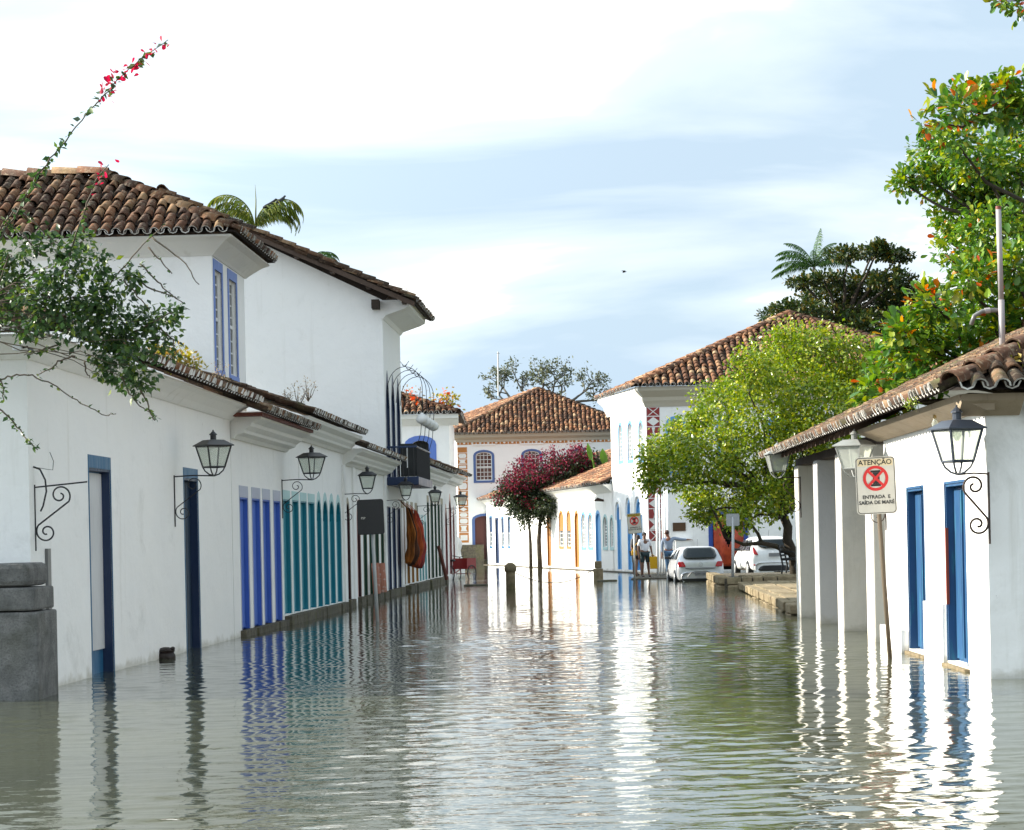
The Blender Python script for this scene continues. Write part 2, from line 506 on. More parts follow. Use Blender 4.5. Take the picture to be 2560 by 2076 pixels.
# ------------------------------------------------------------------ building helpers
class Fr:
    """a facade plane: s runs along it, z up, out is the distance in front of it"""
    def __init__(s, o, d, side=1):
        s.o = Vector((o[0], o[1], 0)); s.d = Vector((d[0], d[1], 0)).normalized()
        s.n = Vector((s.d.y, -s.d.x, 0)) * side
    def p(s, a, z, out=0.0):
        return s.o + s.d * a + s.n * out + Vector((0, 0, z))
    def hit(s, px, py, out=0.0):
        """(s, z) on the facade where the photograph shows pixel px, py"""
        r = at(px, py, 1.0) - Vector((0, 0, CAMZ)); q = s.o + s.n * out
        t = (q.x * s.n.x + q.y * s.n.y) / (r.x * s.n.x + r.y * s.n.y)
        w = Vector((r.x * t, r.y * t, 0)) - q
        return w.dot(s.d), CAMZ + r.z * t
    def S(s, px, py=1400, out=0.0):
        return s.hit(px, py, out)[0]
    def at_y(s, y):
        return (y - s.o.y) / s.d.y
    def box(s, mb, a0, a1, z0, z1, o0, o1, m=0):
        mb.hexa([s.p(a0, z0, o1), s.p(a1, z0, o1), s.p(a1, z0, o0), s.p(a0, z0, o0),
                 s.p(a0, z1, o1), s.p(a1, z1, o1), s.p(a1, z1, o0), s.p(a0, z1, o0)], m)
    def sweep(s, mb, prof, a0, a1, m=0, m0=0, m1=0):
        """profile of (out, z) points swept along the facade, its ends mitred where m0 or m1 is 1"""
        n = len(prof)
        v = [s.p(a0 - m0 * o, z, o) for o, z in prof] + [s.p(a1 + m1 * o, z, o) for o, z in prof]
        mb.add(v, [tuple(range(n - 1, -1, -1)), tuple(range(n, 2 * n))] + [(i, (i + 1) % n, n + (i + 1) % n, n + i) for i in range(n)], m)

def top_pts(a, b, zt, rise, n=8, point=False):
    if rise <= 0:
        return [(a, zt), (b, zt)]
    if point:
        k = [(0, -1), (0.18, -0.45), (0.36, -0.12), (0.5, 0), (0.64, -0.12), (0.82, -0.45), (1, -1)]
        return [(a + (b - a) * x, zt + rise * y) for x, y in k]
    c, w = (a + b) / 2, (b - a) / 2
    return [(c - w * math.cos(math.pi * i / n), zt - rise + rise * math.sin(math.pi * i / n)) for i in range(n + 1)]

def op(a, b, z0, z1, rise=0.0, point=False, **kw):
    return dict(a=a, b=b, z0=z0, z1=z1, rise=rise, point=point, **kw)

def wall_mesh(mb, F, s0, s1, z0, z1, ops, depth=0.30, m=0):
    def quad(a, b, c, d):
        if b - a > 1e-4 and d - c > 1e-4:
            mb.add([F.p(a, c), F.p(b, c), F.p(b, d), F.p(a, d)], [(0, 1, 2, 3)], m)
    cur = s0
    for o in sorted(ops, key=lambda q: q['a']):
        quad(cur, o['a'], z0, z1)
        quad(o['a'], o['b'], z0, o['z0'])
        tp = top_pts(o['a'], o['b'], o['z1'], o['rise'], point=o['point'])
        for (a, za), (b, zb) in zip(tp, tp[1:]):
            mb.add([F.p(a, za), F.p(b, zb), F.p(b, z1), F.p(a, z1)], [(0, 1, 2, 3)], m)
        loop = [(o['a'], o['z0'])] + tp + [(o['b'], o['z0'])]
        for (a, za), (b, zb) in zip(loop, loop[1:] + loop[:1]):
            mb.add([F.p(a, za), F.p(b, zb), F.p(b, zb, -depth), F.p(a, za, -depth)], [(0, 1, 2, 3)], m)
        cur = o['b']
    quad(cur, s1, z0, z1)

def band(mb, F, o, w, lint, o0, o1, m=0):
    """trim round an opening: two jambs and a lintel that follows the top"""
    a, b = o['a'], o['b']
    tp = top_pts(a, b, o['z1'], o['rise'], point=o['point'])
    zs = tp[0][1]
    F.box(mb, a - w, a, o['z0'], zs, o0, o1, m)
    F.box(mb, b, b + w, o['z0'], zs, o0, o1, m)
    up = top_pts(a - w, b + w, o['z1'] + lint, o['rise'] + (lint if o['rise'] else 0), point=o['point'])
    if not o['rise']:
        up = [(a - w, o['z1'] + lint), (b + w, o['z1'] + lint)]
        tp = [(a - w, o['z1']), (b + w, o['z1'])]
    for i in range(len(tp) - 1):
        (x0, y0), (x1, y1), (u0, v0), (u1, v1) = tp[i], tp[i + 1], up[i], up[i + 1]
        mb.hexa([F.p(x0, y0, o1), F.p(x1, y1, o1), F.p(x1, y1, o0), F.p(x0, y0, o0),
                 F.p(u0, v0, o1), F.p(u1, v1, o1), F.p(u1, v1, o0), F.p(u0, v0, o0)], m)

def slab(mb, F, o, out, t, m=0, inset=0.0, z0=None, z1=None):
    """a leaf that fills an opening (arched or not) at a given depth"""
    a, b = o['a'] + inset, o['b'] - inset
    tp = top_pts(a, b, (o['z1'] - inset) if z1 is None else z1, o['rise'] if z1 is None else 0, point=o['point'])
    zb = o['z0'] if z0 is None else z0
    loop = [(a, zb), (b, zb)] + tp[::-1]
    mb.prism([F.p(x, z, out) for x, z in loop], F.n * -t, m)

def door(F, o, parent, leaf, frame, depth=0.2, fw=0.09, lint=0.2, boards=0, lining=None, sill=None, gap=0.012):
    z0, z1 = o['z0'], o['z1']
    mb = MB()
    slab(mb, F, o, -depth, 0.06)
    d = mb.build('door', leaf, parent)
    fm = MB()
    band(fm, F, o, fw, lint, -0.004, 0.008)
    for x0, x1 in ((o['a'], o['a'] + 0.03), (o['b'] - 0.03, o['b'])):
        F.box(fm, x0, x1, z0, z1 - o['rise'], -depth, -0.005, 1)
    if not o['rise']:
        F.box(fm, o['a'] + 0.031, o['b'] - 0.031, z1 - 0.03, z1, -depth, -0.005, 1)
    if o['rise']:
        t0, t1 = top_pts(o['a'], o['b'], z1, o['rise'], point=o['point']), top_pts(o['a'] + 0.03, o['b'] - 0.03, z1 - 0.03, o['rise'], point=o['point'])
        for i in range(len(t0) - 1):
            fm.hexa([F.p(*t1[i], -0.005), F.p(*t1[i + 1], -0.005), F.p(*t1[i + 1], -depth), F.p(*t1[i], -depth), F.p(*t0[i], -0.005), F.p(*t0[i + 1], -0.005), F.p(*t0[i + 1], -depth), F.p(*t0[i], -depth)], 1)
    fm.build('door_frame', [frame, lining or leaf], d)
    zt = z1 - o['rise'] - 0.05
    if boards:
        w = (o['b'] - o['a'] - 0.08) / boards
        for i in range(boards):
            bm_ = MB()
            x = o['a'] + 0.04 + i * w
            F.box(bm_, x + gap, x + w - gap, z0 + 0.03, zt, -depth + 0.002, -depth + 0.025)
            bm_.build('board', leaf, d)
    if sill is not None:
        sm = MB()
        F.box(sm, o['a'] - 0.14, o['b'] + 0.14, sill, z0, -depth, 0.10 + 0.02 * rnd.random())
        sm.build('door_sill', M['sill'], d)
    return d

def window(F, o, parent, frame, cols=3, rows=6, depth=0.14, fw=0.11, lint=0.12, glass=None, sash=None, bottom=True, split=0.5, panes=True, bar=0.03, sill_frame=True):
    glass = glass or M['glass']; sash = sash or M['palesash']
    fm = MB()
    band(fm, F, o, fw, lint, -0.02, 0.02)
    if sill_frame:
        F.box(fm, o['a'] - fw, o['b'] + fw, o['z0'] - 0.14, o['z0'], -0.02, 0.03)
    w = fm.build('window', frame, parent)
    sm = MB()
    a, b, z0, z1 = o['a'], o['b'], o['z0'], o['z1']
    zs = z1 - o['rise']
    F.box(sm, a, a + 0.05, z0, zs, -depth - 0.04, -depth)
    F.box(sm, b - 0.05, b, z0, zs, -depth - 0.04, -depth)
    F.box(sm, a + 0.05, b - 0.05, z0, z0 + 0.06, -depth - 0.04, -depth)
    zm = z0 + (z1 - z0) * split
    F.box(sm, a + 0.05, b - 0.05, zm - 0.035, zm + 0.035, -depth - 0.04, -depth + 0.01)
    if o['rise']:
        tp = top_pts(a, b, z1, o['rise']); ti = top_pts(a + 0.05, b - 0.05, z1 - 0.05, o['rise'])
        for i in range(len(tp) - 1):
            sm.hexa([F.p(*ti[i], -depth), F.p(*ti[i + 1], -depth), F.p(*ti[i + 1], -depth - 0.04), F.p(*ti[i], -depth - 0.04),
                     F.p(*tp[i], -depth), F.p(*tp[i + 1], -depth), F.p(*tp[i + 1], -depth - 0.04), F.p(*tp[i], -depth - 0.04)])
    else:
        F.box(sm, a + 0.05, b - 0.05, z1 - 0.06, z1, -depth - 0.04, -depth)
    pw = (b - a - 0.1) / cols
    for i in range(1, cols):
        x = a + 0.05 + pw * i
        c, hw = (a + b) / 2, (b - a) / 2
        zz = zs + (o['rise'] * math.sqrt(max(0, 1 - ((x - c) / hw) ** 2)) if o['rise'] else 0) - 0.05
        F.box(sm, x - bar / 2, x + bar / 2, z0 + 0.06, zz, -depth - 0.03, -depth - 0.008)
    rh = (zs - z0) / rows
    for j in range(1, rows + (1 if o['rise'] else 0)):
        z = z0 + rh * j
        if abs(z - zm) < 0.06: continue
        F.box(sm, a + 0.05, b - 0.05, z - bar / 2, z + bar / 2, -depth - 0.03, -depth - 0.008)
    sm.build('sash', sash, w)
    if panes:
        for i in range(cols):
            for j in range(rows):
                pm = MB()
                x, z = a + 0.05 + pw * i, z0 + rh * j
                t = rnd.uniform(-0.012, 0.012)
                pm.add([F.p(x, z, -depth - 0.025 + t), F.p(x + pw, z, -depth - 0.025), F.p(x + pw, z + rh, -depth - 0.025 - t), F.p(x, z + rh, -depth - 0.025)], [(0, 1, 2, 3)])
                pm.build('pane', glass, w)
        if o['rise']:
            pm = MB()
            tp = top_pts(a + 0.03, b - 0.03, z1 - 0.03, o['rise'])
            pm.add([F.p(x, z, -depth - 0.026) for x, z in tp], [tuple(range(len(tp)))])
            pm.build('pane', glass, w)
    else:
        pm = MB()
        slab(pm, F, o, -depth - 0.025, 0.01, inset=0.03)
        pm.build('pane', glass, w)
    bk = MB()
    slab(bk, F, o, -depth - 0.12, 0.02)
    bk.build('dark_room_sheet', M['dark'], w)  # near-black sheet stands for the unlit room behind the glass
    return w

# ------------------------------------------------------------------ roof tiles
def barrel(r0, r1, ln, k=6, t=0.018, lift=0.03):
    """half-round cover tile, low end at y=0: outer shell, then the rim that closes its low end"""
    v, f, rim = [], [], []
    for y, r, z in ((0, r0, lift), (ln, r1, 0)):
        for i in range(k + 1):
            a = math.pi * i / k
            v.append((r * math.cos(a), y, z + r * math.sin(a)))
    n = k + 1
    f = [(i, i + 1, n + i + 1, n + i) for i in range(k)]
    for i in range(k + 1):
        a = math.pi * i / k
        v.append(((r0 - t) * math.cos(a), 0.004, lift + (r0 - t) * math.sin(a)))
    rim = [(2 * n + i, 2 * n + i + 1, i + 1, i) for i in range(k)]
    for i in range(k + 1):
        a = math.pi * i / k
        v.append(((r0 - t) * math.cos(a), ln * 0.5, lift * 0.5 + (r0 - t) * math.sin(a)))
    rim += [(3 * n + i, 3 * n + i + 1, 2 * n + i + 1, 2 * n + i) for i in range(k)]
    return v, f, rim
def tile_mesh(name, r0, r1, ln, mats, k=6, lift=0.03, rimmat=0, plug=False):
    v, f, rim = barrel(r0, r1, ln, k, lift=lift)
    if plug:
        rim = rim + [tuple(range(2 * (k + 1), 3 * (k + 1)))]
    me = bpy.data.meshes.new(name)
    me.from_pydata(v, [], f + rim)
    for m in mats: me.materials.append(m)
    me.polygons.foreach_set('material_index', [0] * len(f) + [rimmat] * len(rim))
    me.polygons.foreach_set('use_smooth', [True] * len(f) + [False] * len(rim))
    me.update()
    return me

def inside(poly, x, y):
    c = False
    for (x0, y0), (x1, y1) in zip(poly, poly[1:] + poly[:1]):
        if (y0 > y) != (y1 > y) and x < (x1 - x0) * (y - y0) / (y1 - y0) + x0:
            c = not c
    return c

CAMV = Vector((0, 0, CAMZ))
def frame_mat(ax, up, nz, p):
    return Matrix(((ax.x, up.x, nz.x, p.x), (ax.y, up.y, nz.y, p.y), (ax.z, up.z, nz.z, p.z), (0, 0, 0, 1)))

class Roof:
    """gathers the slopes of one house; finish() makes up to `limit` cover tiles objects, the rest one part"""
    def __init__(s, parent, mat, pitch=0.23, row=0.36, limit=300, end=None, jitter=0.018, channels=True, plug=False):
        s.parent, s.mat, s.pitch, s.row, s.limit, s.end, s.jit, s.channels = parent, mat, pitch, row, limit, end or M['tile_mortar'], jitter, channels
        s.cov, s.chan, s.deck = [], [], MB()
        s.plug = plug
        s.eave_white = None
    def slope(s, poly, white=None, skip=None):
        A, B = Vector(poly[0]), Vector(poly[1])
        ax = (B - A).normalized()
        q = Vector(poly[2]) - A
        up = (q - ax * q.dot(ax)).normalized()
        nz = ax.cross(up)
        if nz.z < 0:
            nz = -nz
        p2 = [((Vector(p) - A).dot(ax), (Vector(p) - A).dot(up)) for p in poly]
        s.deck.add([Vector(p) - nz * 0.035 for p in poly], [tuple(range(len(poly)))])
        w = max(p[0] for p in p2) - min(p[0] for p in p2)
        x0 = min(p[0] for p in p2)
        h = max(p[1] for p in p2)
        nc = max(1, round(w / s.pitch)); pt = w / nc
        for i in range(nc):
            for j in range(int(h / s.row) + 1):
                a, b = x0 + (i + 0.5) * pt, j * s.row
                if not inside(p2, a, b + s.row * 0.45): continue
                jx = rnd.gauss(0, s.jit); jy = rnd.gauss(0, s.jit * 1.2)
                pos = A + ax * (a + jx) + up * (b + jy - 0.06) + nz * rnd.gauss(0, 0.005)
                rot = Matrix.Rotation(rnd.gauss(0, 0.05), 4, 'Z') @ Matrix.Rotation(rnd.gauss(0, 0.02), 4, 'X')
                mw = frame_mat(ax, up, nz, pos) @ rot
                s.cov.append((mw, j == 0, (pos - CAMV).length))
            if s.channels:
                for j in range(int(h / s.row) + 1):
                    a, b = x0 + i * pt, j * s.row
                    if not inside(p2, min(max(a, x0 + 0.05), x0 + w - 0.05), b + s.row * 0.5): continue
                    pos = A + ax * (a + rnd.gauss(0, 0.005)) + up * (b - 0.04) + nz * 0.055
                    s.chan.append((frame_mat(ax, up, -nz, pos), j == 0))
        return s
    def finish(s, keep=None):
        r = s.pitch * 0.40
        me0 = tile_mesh('roof_tile', r, r * 0.86, s.row * 1.25, [s.mat, s.mat])
        me1 = tile_mesh('eave_tile', r, r * 0.86, s.row * 1.25, [s.mat, s.end], rimmat=1, plug=s.plug)
        cov = s.cov if keep is None else [c for c in s.cov if keep(c[0].translation)]
        cov.sort(key=lambda c: (c[2] - (40 if c[1] else 0)))
        for mw, ev, d in cov[:s.limit]:
            o = bpy.data.objects.new('eave_tile' if ev else 'roof_tile', me1 if ev else me0)
            o.matrix_world = mw
            link(o, s.parent)
        rest = cov[s.limit:]
        if rest:
            v, f, rim = barrel(r, r * 0.86, s.row * 1.25, 5)
            V, F, _ = stamp(v, f + rim, [np.array(c[0]) for c in rest])
            tag(np_mesh('cover_tiles', V, F, s.mat, s.parent), kind='stuff')
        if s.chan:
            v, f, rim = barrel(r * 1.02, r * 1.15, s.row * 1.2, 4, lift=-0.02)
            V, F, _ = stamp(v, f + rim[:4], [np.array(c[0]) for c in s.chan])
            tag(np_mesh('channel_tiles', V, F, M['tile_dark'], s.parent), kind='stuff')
            ev = [np.array(c[0]) for c in s.chan if c[1]]
            if ev:
                V, F, _ = stamp(np.array(v) + np.array([0, -0.006, 0]), rim[:4], ev)
                tag(np_mesh('channel_ends', V, F, s.end, s.parent), kind='stuff')
        s.deck.build('roof_deck', M['deck'], s.parent)

_ridge = {}
def ridge(P, Q, parent, mat, r=0.15, step=0.40, name='ridge_tile', sink=0.04):
    P, Q = Vector(P), Vector(Q)
    d = (Q - P); n = max(1, round(d.length / step)); up = d.normalized()
    if up.z < 0:
        P, Q, up = Q, P, -up; d = Q - P
    ax = up.cross(Vector((0, 0, 1))).normalized()
    nz = ax.cross(up).normalized()
    if nz.z < 0: nz = -nz
    key = (mat.name, round(r, 3), round(d.length / n, 2))
    if key not in _ridge:
        _ridge[key] = tile_mesh('ridge_tile', r, r * 0.85, d.length / n * 1.2, [mat, mat], lift=0.035)
    for i in range(n):
        p = P + d * (i / n) - nz * sink
        o = bpy.data.objects.new(name, _ridge[key])
        o.matrix_world = frame_mat(ax, up, nz, p) @ Matrix.Rotation(rnd.gauss(0, 0.03), 4, 'Z') @ Matrix.Rotation(rnd.gauss(0, 0.02), 4, 'X')
        link(o, parent)

def cornice(F, a0, a1, prof, parent, mat, name='cornice', m0=0, m1=0):
    mb = MB()
    F.sweep(mb, prof, a0, a1, 0, m0, m1)
    return mb.build(name, mat, parent)

def stepped(zb, zt, out):
    """stepped, coved eaves moulding of (out, z), back edge in the wall"""
    h = zt - zb
    return [(-0.05, zb), (0.05, zb), (0.10, zb + 0.14 * h), (0.22, zb + 0.24 * h), (0.24, zb + 0.36 * h), (out * 0.62, zb + 0.52 * h),
            (out * 0.66, zb + 0.66 * h), (out * 0.95, zb + 0.82 * h), (out, zb + h), (-0.05, zb + h)]
def coved(zb, zt, out):
    h = zt - zb
    return [(-0.05, zb), (0.03, zb), (0.06, zb + 0.1 * h), (out * 0.35, zb + 0.35 * h), (out * 0.72, zb + 0.72 * h), (out, zb + 0.9 * h), (out, zb + h), (-0.05, zb + h)]

# ------------------------------------------------------------------ lettering
def text_part(txt, size, mat, parent, mw, name='lettering', align='CENTER', bold=0.0):
    cu = bpy.data.curves.new(name, 'FONT')
    cu.body = txt; cu.size = size; cu.align_x = align; cu.align_y = 'CENTER'
    cu.extrude = 0.0008; cu.offset = bold; cu.resolution_u = 3
    tmp = bpy.data.objects.new(name, cu)
    col.objects.link(tmp)
    dg = bpy.context.evaluated_depsgraph_get()
    me = bpy.data.meshes.new_from_object(tmp.evaluated_get(dg))
    bpy.data.objects.remove(tmp)
    me.name = name
    me.materials.clear(); me.materials.append(mat)
    o = bpy.data.objects.new(name, me)
    link(o, parent)
    o.matrix_local = mw
    return o

# ------------------------------------------------------------------ ground and flood water
g = MB()
g.add([(-400, -60, -0.55), (400, -60, -0.55), (400, 700, -0.55), (-400, 700, -0.55)], [(0, 1, 2, 3)])
tag(g.build('ground', M['mortar']), 'muddy street bed under the flood water', 'ground', kind='structure')

def water_material():
    m, N, L, B = new_mat('flood_water')
    n = noise(N, L, 0.25, 3)
    L.new(mixc(N, L, rng(N, L, n, 0.35, 0.65), (0.080, 0.086, 0.052), (0.060, 0.066, 0.044)), B.inputs['Base Color'])
    B.inputs['Roughness'].default_value = 0.02
    B.inputs['IOR'].default_value = 1.5
    B.inputs['Specular IOR Level'].default_value = 0.8
    h = N.new('ShaderNodeMath'); h.operation = 'ADD'
    L.new(noise(N, L, 3.2, 3, 0.55, stretch=(0.8, 1.6, 1)), h.inputs[0])
    L.new(mul(N, L, noise(N, L, 10.0, 2, 0.5, stretch=(0.8, 1.5, 1)), 0.28), h.inputs[1])
    patch = rng(N, L, noise(N, L, 0.22, 2, stretch=(1.0, 0.5, 1)), 0.38, 0.62, 0.5, 1.0)
    bump(N, L, B, mul(N, L, h.outputs[0], patch), 0.24, 0.03)
    return m
def make_water():
    ys = [4.0]
    while ys[-1] < 190: ys.append(ys[-1] + max(0.03, ys[-1] * 0.0024))
    ys = np.array(ys); nx = 380
    t = np.linspace(-1, 1, nx); t = np.sign(t) * (0.45 * np.abs(t) + 0.55 * np.abs(t) ** 2.2)
    half = np.maximum(16.0, ys * 0.32)
    X = t[None] * half[:, None]; Y = np.repeat(ys[:, None], nx, 1)
    Z = np.zeros_like(X)
    r = np.random.default_rng(3)
    for i in range(44):
        lam = 0.12 * (1.075 ** (i * 0.54)) * r.uniform(0.9, 1.1)
        th = R(90) + r.normal(0, 0.95)
        k = 2 * math.pi / lam
        amp = 0.00145 * lam * (0.5 + r.random()) * (1.25 if lam < 0.25 else 1.0)
        fade = np.clip((lam / (np.maximum(0.03, ys * 0.0024) * 5)) - 0.3, 0, 1)[:, None]
        wob = 1.6 * np.sin(X * 0.9 + 0.5 * Y + i) + 1.4 * np.sin(Y * 0.5 - 0.3 * X + 2 * i)
        Z += fade * amp * np.sin(k * (X * math.cos(th) + Y * math.sin(th)) + wob + r.uniform(0, 6.3))
    gust = 0.55 + 0.45 * np.sin(Y * 0.33 + 0.8 * np.sin(X * 0.5)) * np.sin(X * 0.27 + 1.3 + 0.1 * Y)
    gust = gust + 0.35 * np.sin(X * 1.1 + 0.4 * Y + 2 * np.sin(Y * 0.23)) * np.sin(Y * 0.61 - 0.5 * X)
    Z *= 0.35 + 1.05 * np.clip(gust, 0, 1.2)
    V = np.stack([X, Y, Z], -1).reshape(-1, 3)
    i, j = np.meshgrid(np.arange(len(ys) - 1), np.arange(nx - 1), indexing='ij')
    a = (i * nx + j).ravel()
    F = np.stack([a, a + 1, a + nx + 1, a + nx], -1)
    o = np_mesh('flood_water', V, F, water_material(), smooth=True)
    tag(o, 'rippled murky tide water flooding the whole street', 'water', kind='structure')
make_water()

# ------------------------------------------------------------------ left row
FL = Fr((-6.46, 0), (0.046, 1), 1)
def side_walls(mb, F, s0, s1, z1, deep, m=0):
    """plain end and back walls of a house body"""
    for a in (s0, s1):
        mb.add([F.p(a, -0.5), F.p(a, -0.5, -deep), F.p(a, z1, -deep), F.p(a, z1)], [(0, 1, 2, 3)], m)
    mb.add([F.p(s0, -0.5, -deep), F.p(s1, -0.5, -deep), F.p(s1, z1, -deep), F.p(s0, z1, -deep)], [(0, 1, 2, 3)], m)

def mono_roof(parent, F, s0, s1, ze, out, run, slope, mat, limit=60, hip0=False, pitch=0.23, end=None, over0=0.0, over1=0.0, plug=False):
    rf = Roof(parent, mat, pitch=pitch, limit=limit, end=end, plug=plug)
    a0, a1 = s0 - over0, s1 + over1
    zr = ze + slope * run
    rf.slope([F.p(a0, ze, out), F.p(a1, ze, out), F.p(a1, zr, out - run), F.p(a0 + (run if hip0 else 0), zr, out - run)])
    return rf

# --- the nearest house on the left
H = wthing('white_house', 'low white house with two petrol blue doorways, nearest on the left', 'house', FL.p(24.4, 0))
s0, s1 = 24.4, 37.35
d1 = op(FL.S(226), FL.S(279), -0.45, 2.59); d2 = op(FL.S(463), FL.S(497), -0.45, 2.62)
w = MB()
wall_mesh(w, FL, s0, s1, -0.5, 3.9, [d1, d2], 0.2)
side_walls(w, FL, s0, s1, 3.9, 7.0)
w.build('wall', M['white'], H)
D = door(FL, d1, H, M['petrol'], M['petrol'], depth=0.13, fw=0.035, lint=0.16, lining=M['navy'])
pm = MB()
FL.box(pm, d1['a'] + 0.03, d1['b'] - 0.03, 0.30, d1['z1'] - 0.05, -0.125, -0.105)
FL.box(pm, d1['a'] + 0.10, d1['a'] + 0.16, 0.34, d1['z1'] - 0.09, -0.1045, -0.09)
FL.box(pm, d1['a'] + 0.40, d1['a'] + 0.46, 0.34, d1['z1'] - 0.09, -0.1045, -0.09)
tag(pm.build('door_panel', painted('grey_white_door_paint', (0.62, 0.62, 0.62), 0.5, 0.2, (0.45, 0.42, 0.38)), D), 'pale grey panelled inner leaf')
door(FL, d2, H, M['navy_leaf'], M['petrol'], depth=0.14, fw=0.035, lint=0.16, boards=3, lining=M['navy'])
cornice(FL, s0, s1, coved(3.70, 3.95, 0.34), H, M['white'], m0=1)
rf = mono_roof(H, FL, s0, s1, 3.99, 0.52, 5.0, 0.40, M['tile_old'], limit=300, hip0=True, over0=0.45, end=M['tile_white'], plug=True)
rf.slope([FL.p(s0 - 0.45, 3.99, -7.5), FL.p(s0 - 0.45, 3.99, 0.52), FL.p(s0 + 4.55, 5.99, -4.48), FL.p(s0 + 4.55, 5.99, -7.5)])
rf.finish()
ridge(FL.p(s0 - 0.4, 4.02, 0.47), FL.p(s0 + 4.55, 6.0, -4.48), H, M['tile_old'])
FN = Fr((FL.p(s0, 0).x, FL.p(s0, 0).y), (-1, 0.046), -1)
cornice(FN, 0.0, 7.0, coved(3.70, 3.95, 0.34), H, M['white'], m0=1)

# --- the house with four cobalt doors
H = wthing('white_house', 'low white house with four cobalt blue doors and stepped cornice', 'house', FL.p(37.4, 0))
s0, s1 = 37.4, 43.1
ops = [op(FL.S(a), FL.S(b), 0.11, 2.42) for a, b in ((601.5, 622), (632, 652.5), (659, 677), (686, 703))]
w = MB()
wall_mesh(w, FL, s0, s1, -0.5, 3.9, ops, 0.2); side_walls(w, FL, s0, s1, 3.9, 6.0)
w.build('wall', M['white'], H)
for o in ops:
    door(FL, o, H, M['cobalt'], M['lilac'], depth=0.10, fw=0.03, lint=0.20, boards=4, sill=-0.5, gap=0.006)
cornice(FL, s0, s1 + 0.45, stepped(3.40, 3.80, 0.55), H, M['corn'])
rf = mono_roof(H, FL, s0, s1 + 0.5, 3.84, 0.66, 2.3, 0.42, M['tile_moss'], limit=200, over0=0.35)
rf.finish()
bm_ = MB(); FL.box(bm_, s0 - 0.3, s1 + 0.3, 3.76, 3.82, -0.2, 0.60)
bm_.build('eave_board', M['redwood'], H)

# --- the house with eight teal doors
H = wthing('white_house', 'low white house with eight teal doors, half of them round-headed', 'house', FL.p(43.1, 0))
s0, s1 = 43.1, 52.6
ops = [op(FL.S(a), FL.S(b), 0.20, 2.47) for a, b in ((709.5, 727), (733, 748.5), (753.5, 768.5), (773, 788.5))]
ops += [op(FL.S(a), FL.S(b), 0.19, 2.55, 0.42) for a, b in ((793.5, 805), (809, 821.5), (825, 837.5), (842, 854))]
w = MB()
wall_mesh(w, FL, s0, s1, -0.5, 4.2, ops, 0.2); side_walls(w, FL, s0, s1, 4.2, 6.0)
w.build('wall', M['white2'], H)
for i, o in enumerate(ops):
    d = door(FL, o, H, M['teal'], M['palateal'], depth=0.10, fw=0.03, lint=0.18, boards=3, lining=M['teal'])
    if i in (0, 1, 3):
        for (za, zb) in (((0.3, 0.9), (1.0, 1.9)) if i != 3 else ((0.3, 0.8), (0.9, 1.45))):
            q = MB(); FL.box(q, o['a'] + 0.25, o['a'] + 0.48, za, zb, -0.075, -0.06)
            q.build('door_panel', M['teal2'], d)
k = MB()
x = s0
while x < s1 - 0.2:
    l = rnd.uniform(0.55, 0.95)
    kb = MB(); FL.box(kb, x, min(x + l - 0.015, s1), -0.5, rnd.uniform(0.175, 0.188), 0.003, rnd.uniform(0.13, 0.17))
    kb.build('plinth_stone', M['sill'], H, bevel=0.012)
    x += l
cornice(FL, s0 + 0.5, s1 + 0.3, stepped(3.72, 4.12, 0.50), H, M['corn'])
rf = mono_roof(H, FL, s0 + 0.4, s1 + 0.3, 4.18, 0.56, 3.0, 0.36, M['tile_moss'], limit=200, end=M['tile_white'], plug=True)
rf.finish()
cu = MB(); FL.box(cu, FL.S(748, 1260), FL.S(753, 1260), 2.74, 3.36, 0.004, 0.012)
cu.build('white_patch', M['clean'], H)

# --- the house with maroon and green arched doors
H = wthing('white_house', 'low white house with maroon and dark green arched doors behind the black sign', 'house', FL.p(52.6, 0))
s0, s1 = 52.6, 62.6
spec = [(866, 876, 'maroon', 'khaki'), (894, 902, 'maroon', 'pink'), (909, 918, 'green', 'khaki'), (924, 931.5, 'green', 'khaki'), (938, 947.5, 'green', 'khaki'), (953, 960.5, 'green', 'khaki')]
ops = [op(FL.S(a), FL.S(b), 0.20, 2.55, 0.42) for a, b, _, _ in spec]
w = MB()
wall_mesh(w, FL, s0, s1, -0.5, 3.9, ops, 0.2); side_walls(w, FL, s0, s1, 3.9, 6.0)
w.build('wall', M['white2'], H)
for o, (_, _, lf, fr) in zip(ops, spec):
    door(FL, o, H, M[lf], M[fr], depth=0.06, fw=0.02, lint=0.14, sill=-0.5)
for a in (s0 + 0.05, 54.6, s1 - 0.5):
    q = MB(); FL.box(q, a, a + 0.45, -0.5, 3.45, 0.001, 0.05); q.build('pilaster', M['white2'], H)
cornice(FL, s0 + 0.3, s1, stepped(3.45, 3.84, 0.50), H, M['corn'])
rf = mono_roof(H, FL, s0 + 0.2, s1, 3.88, 0.58, 3.0, 0.40, M['tile_moss'], limit=160, end=M['tile_white'], plug=True)
rf.finish()

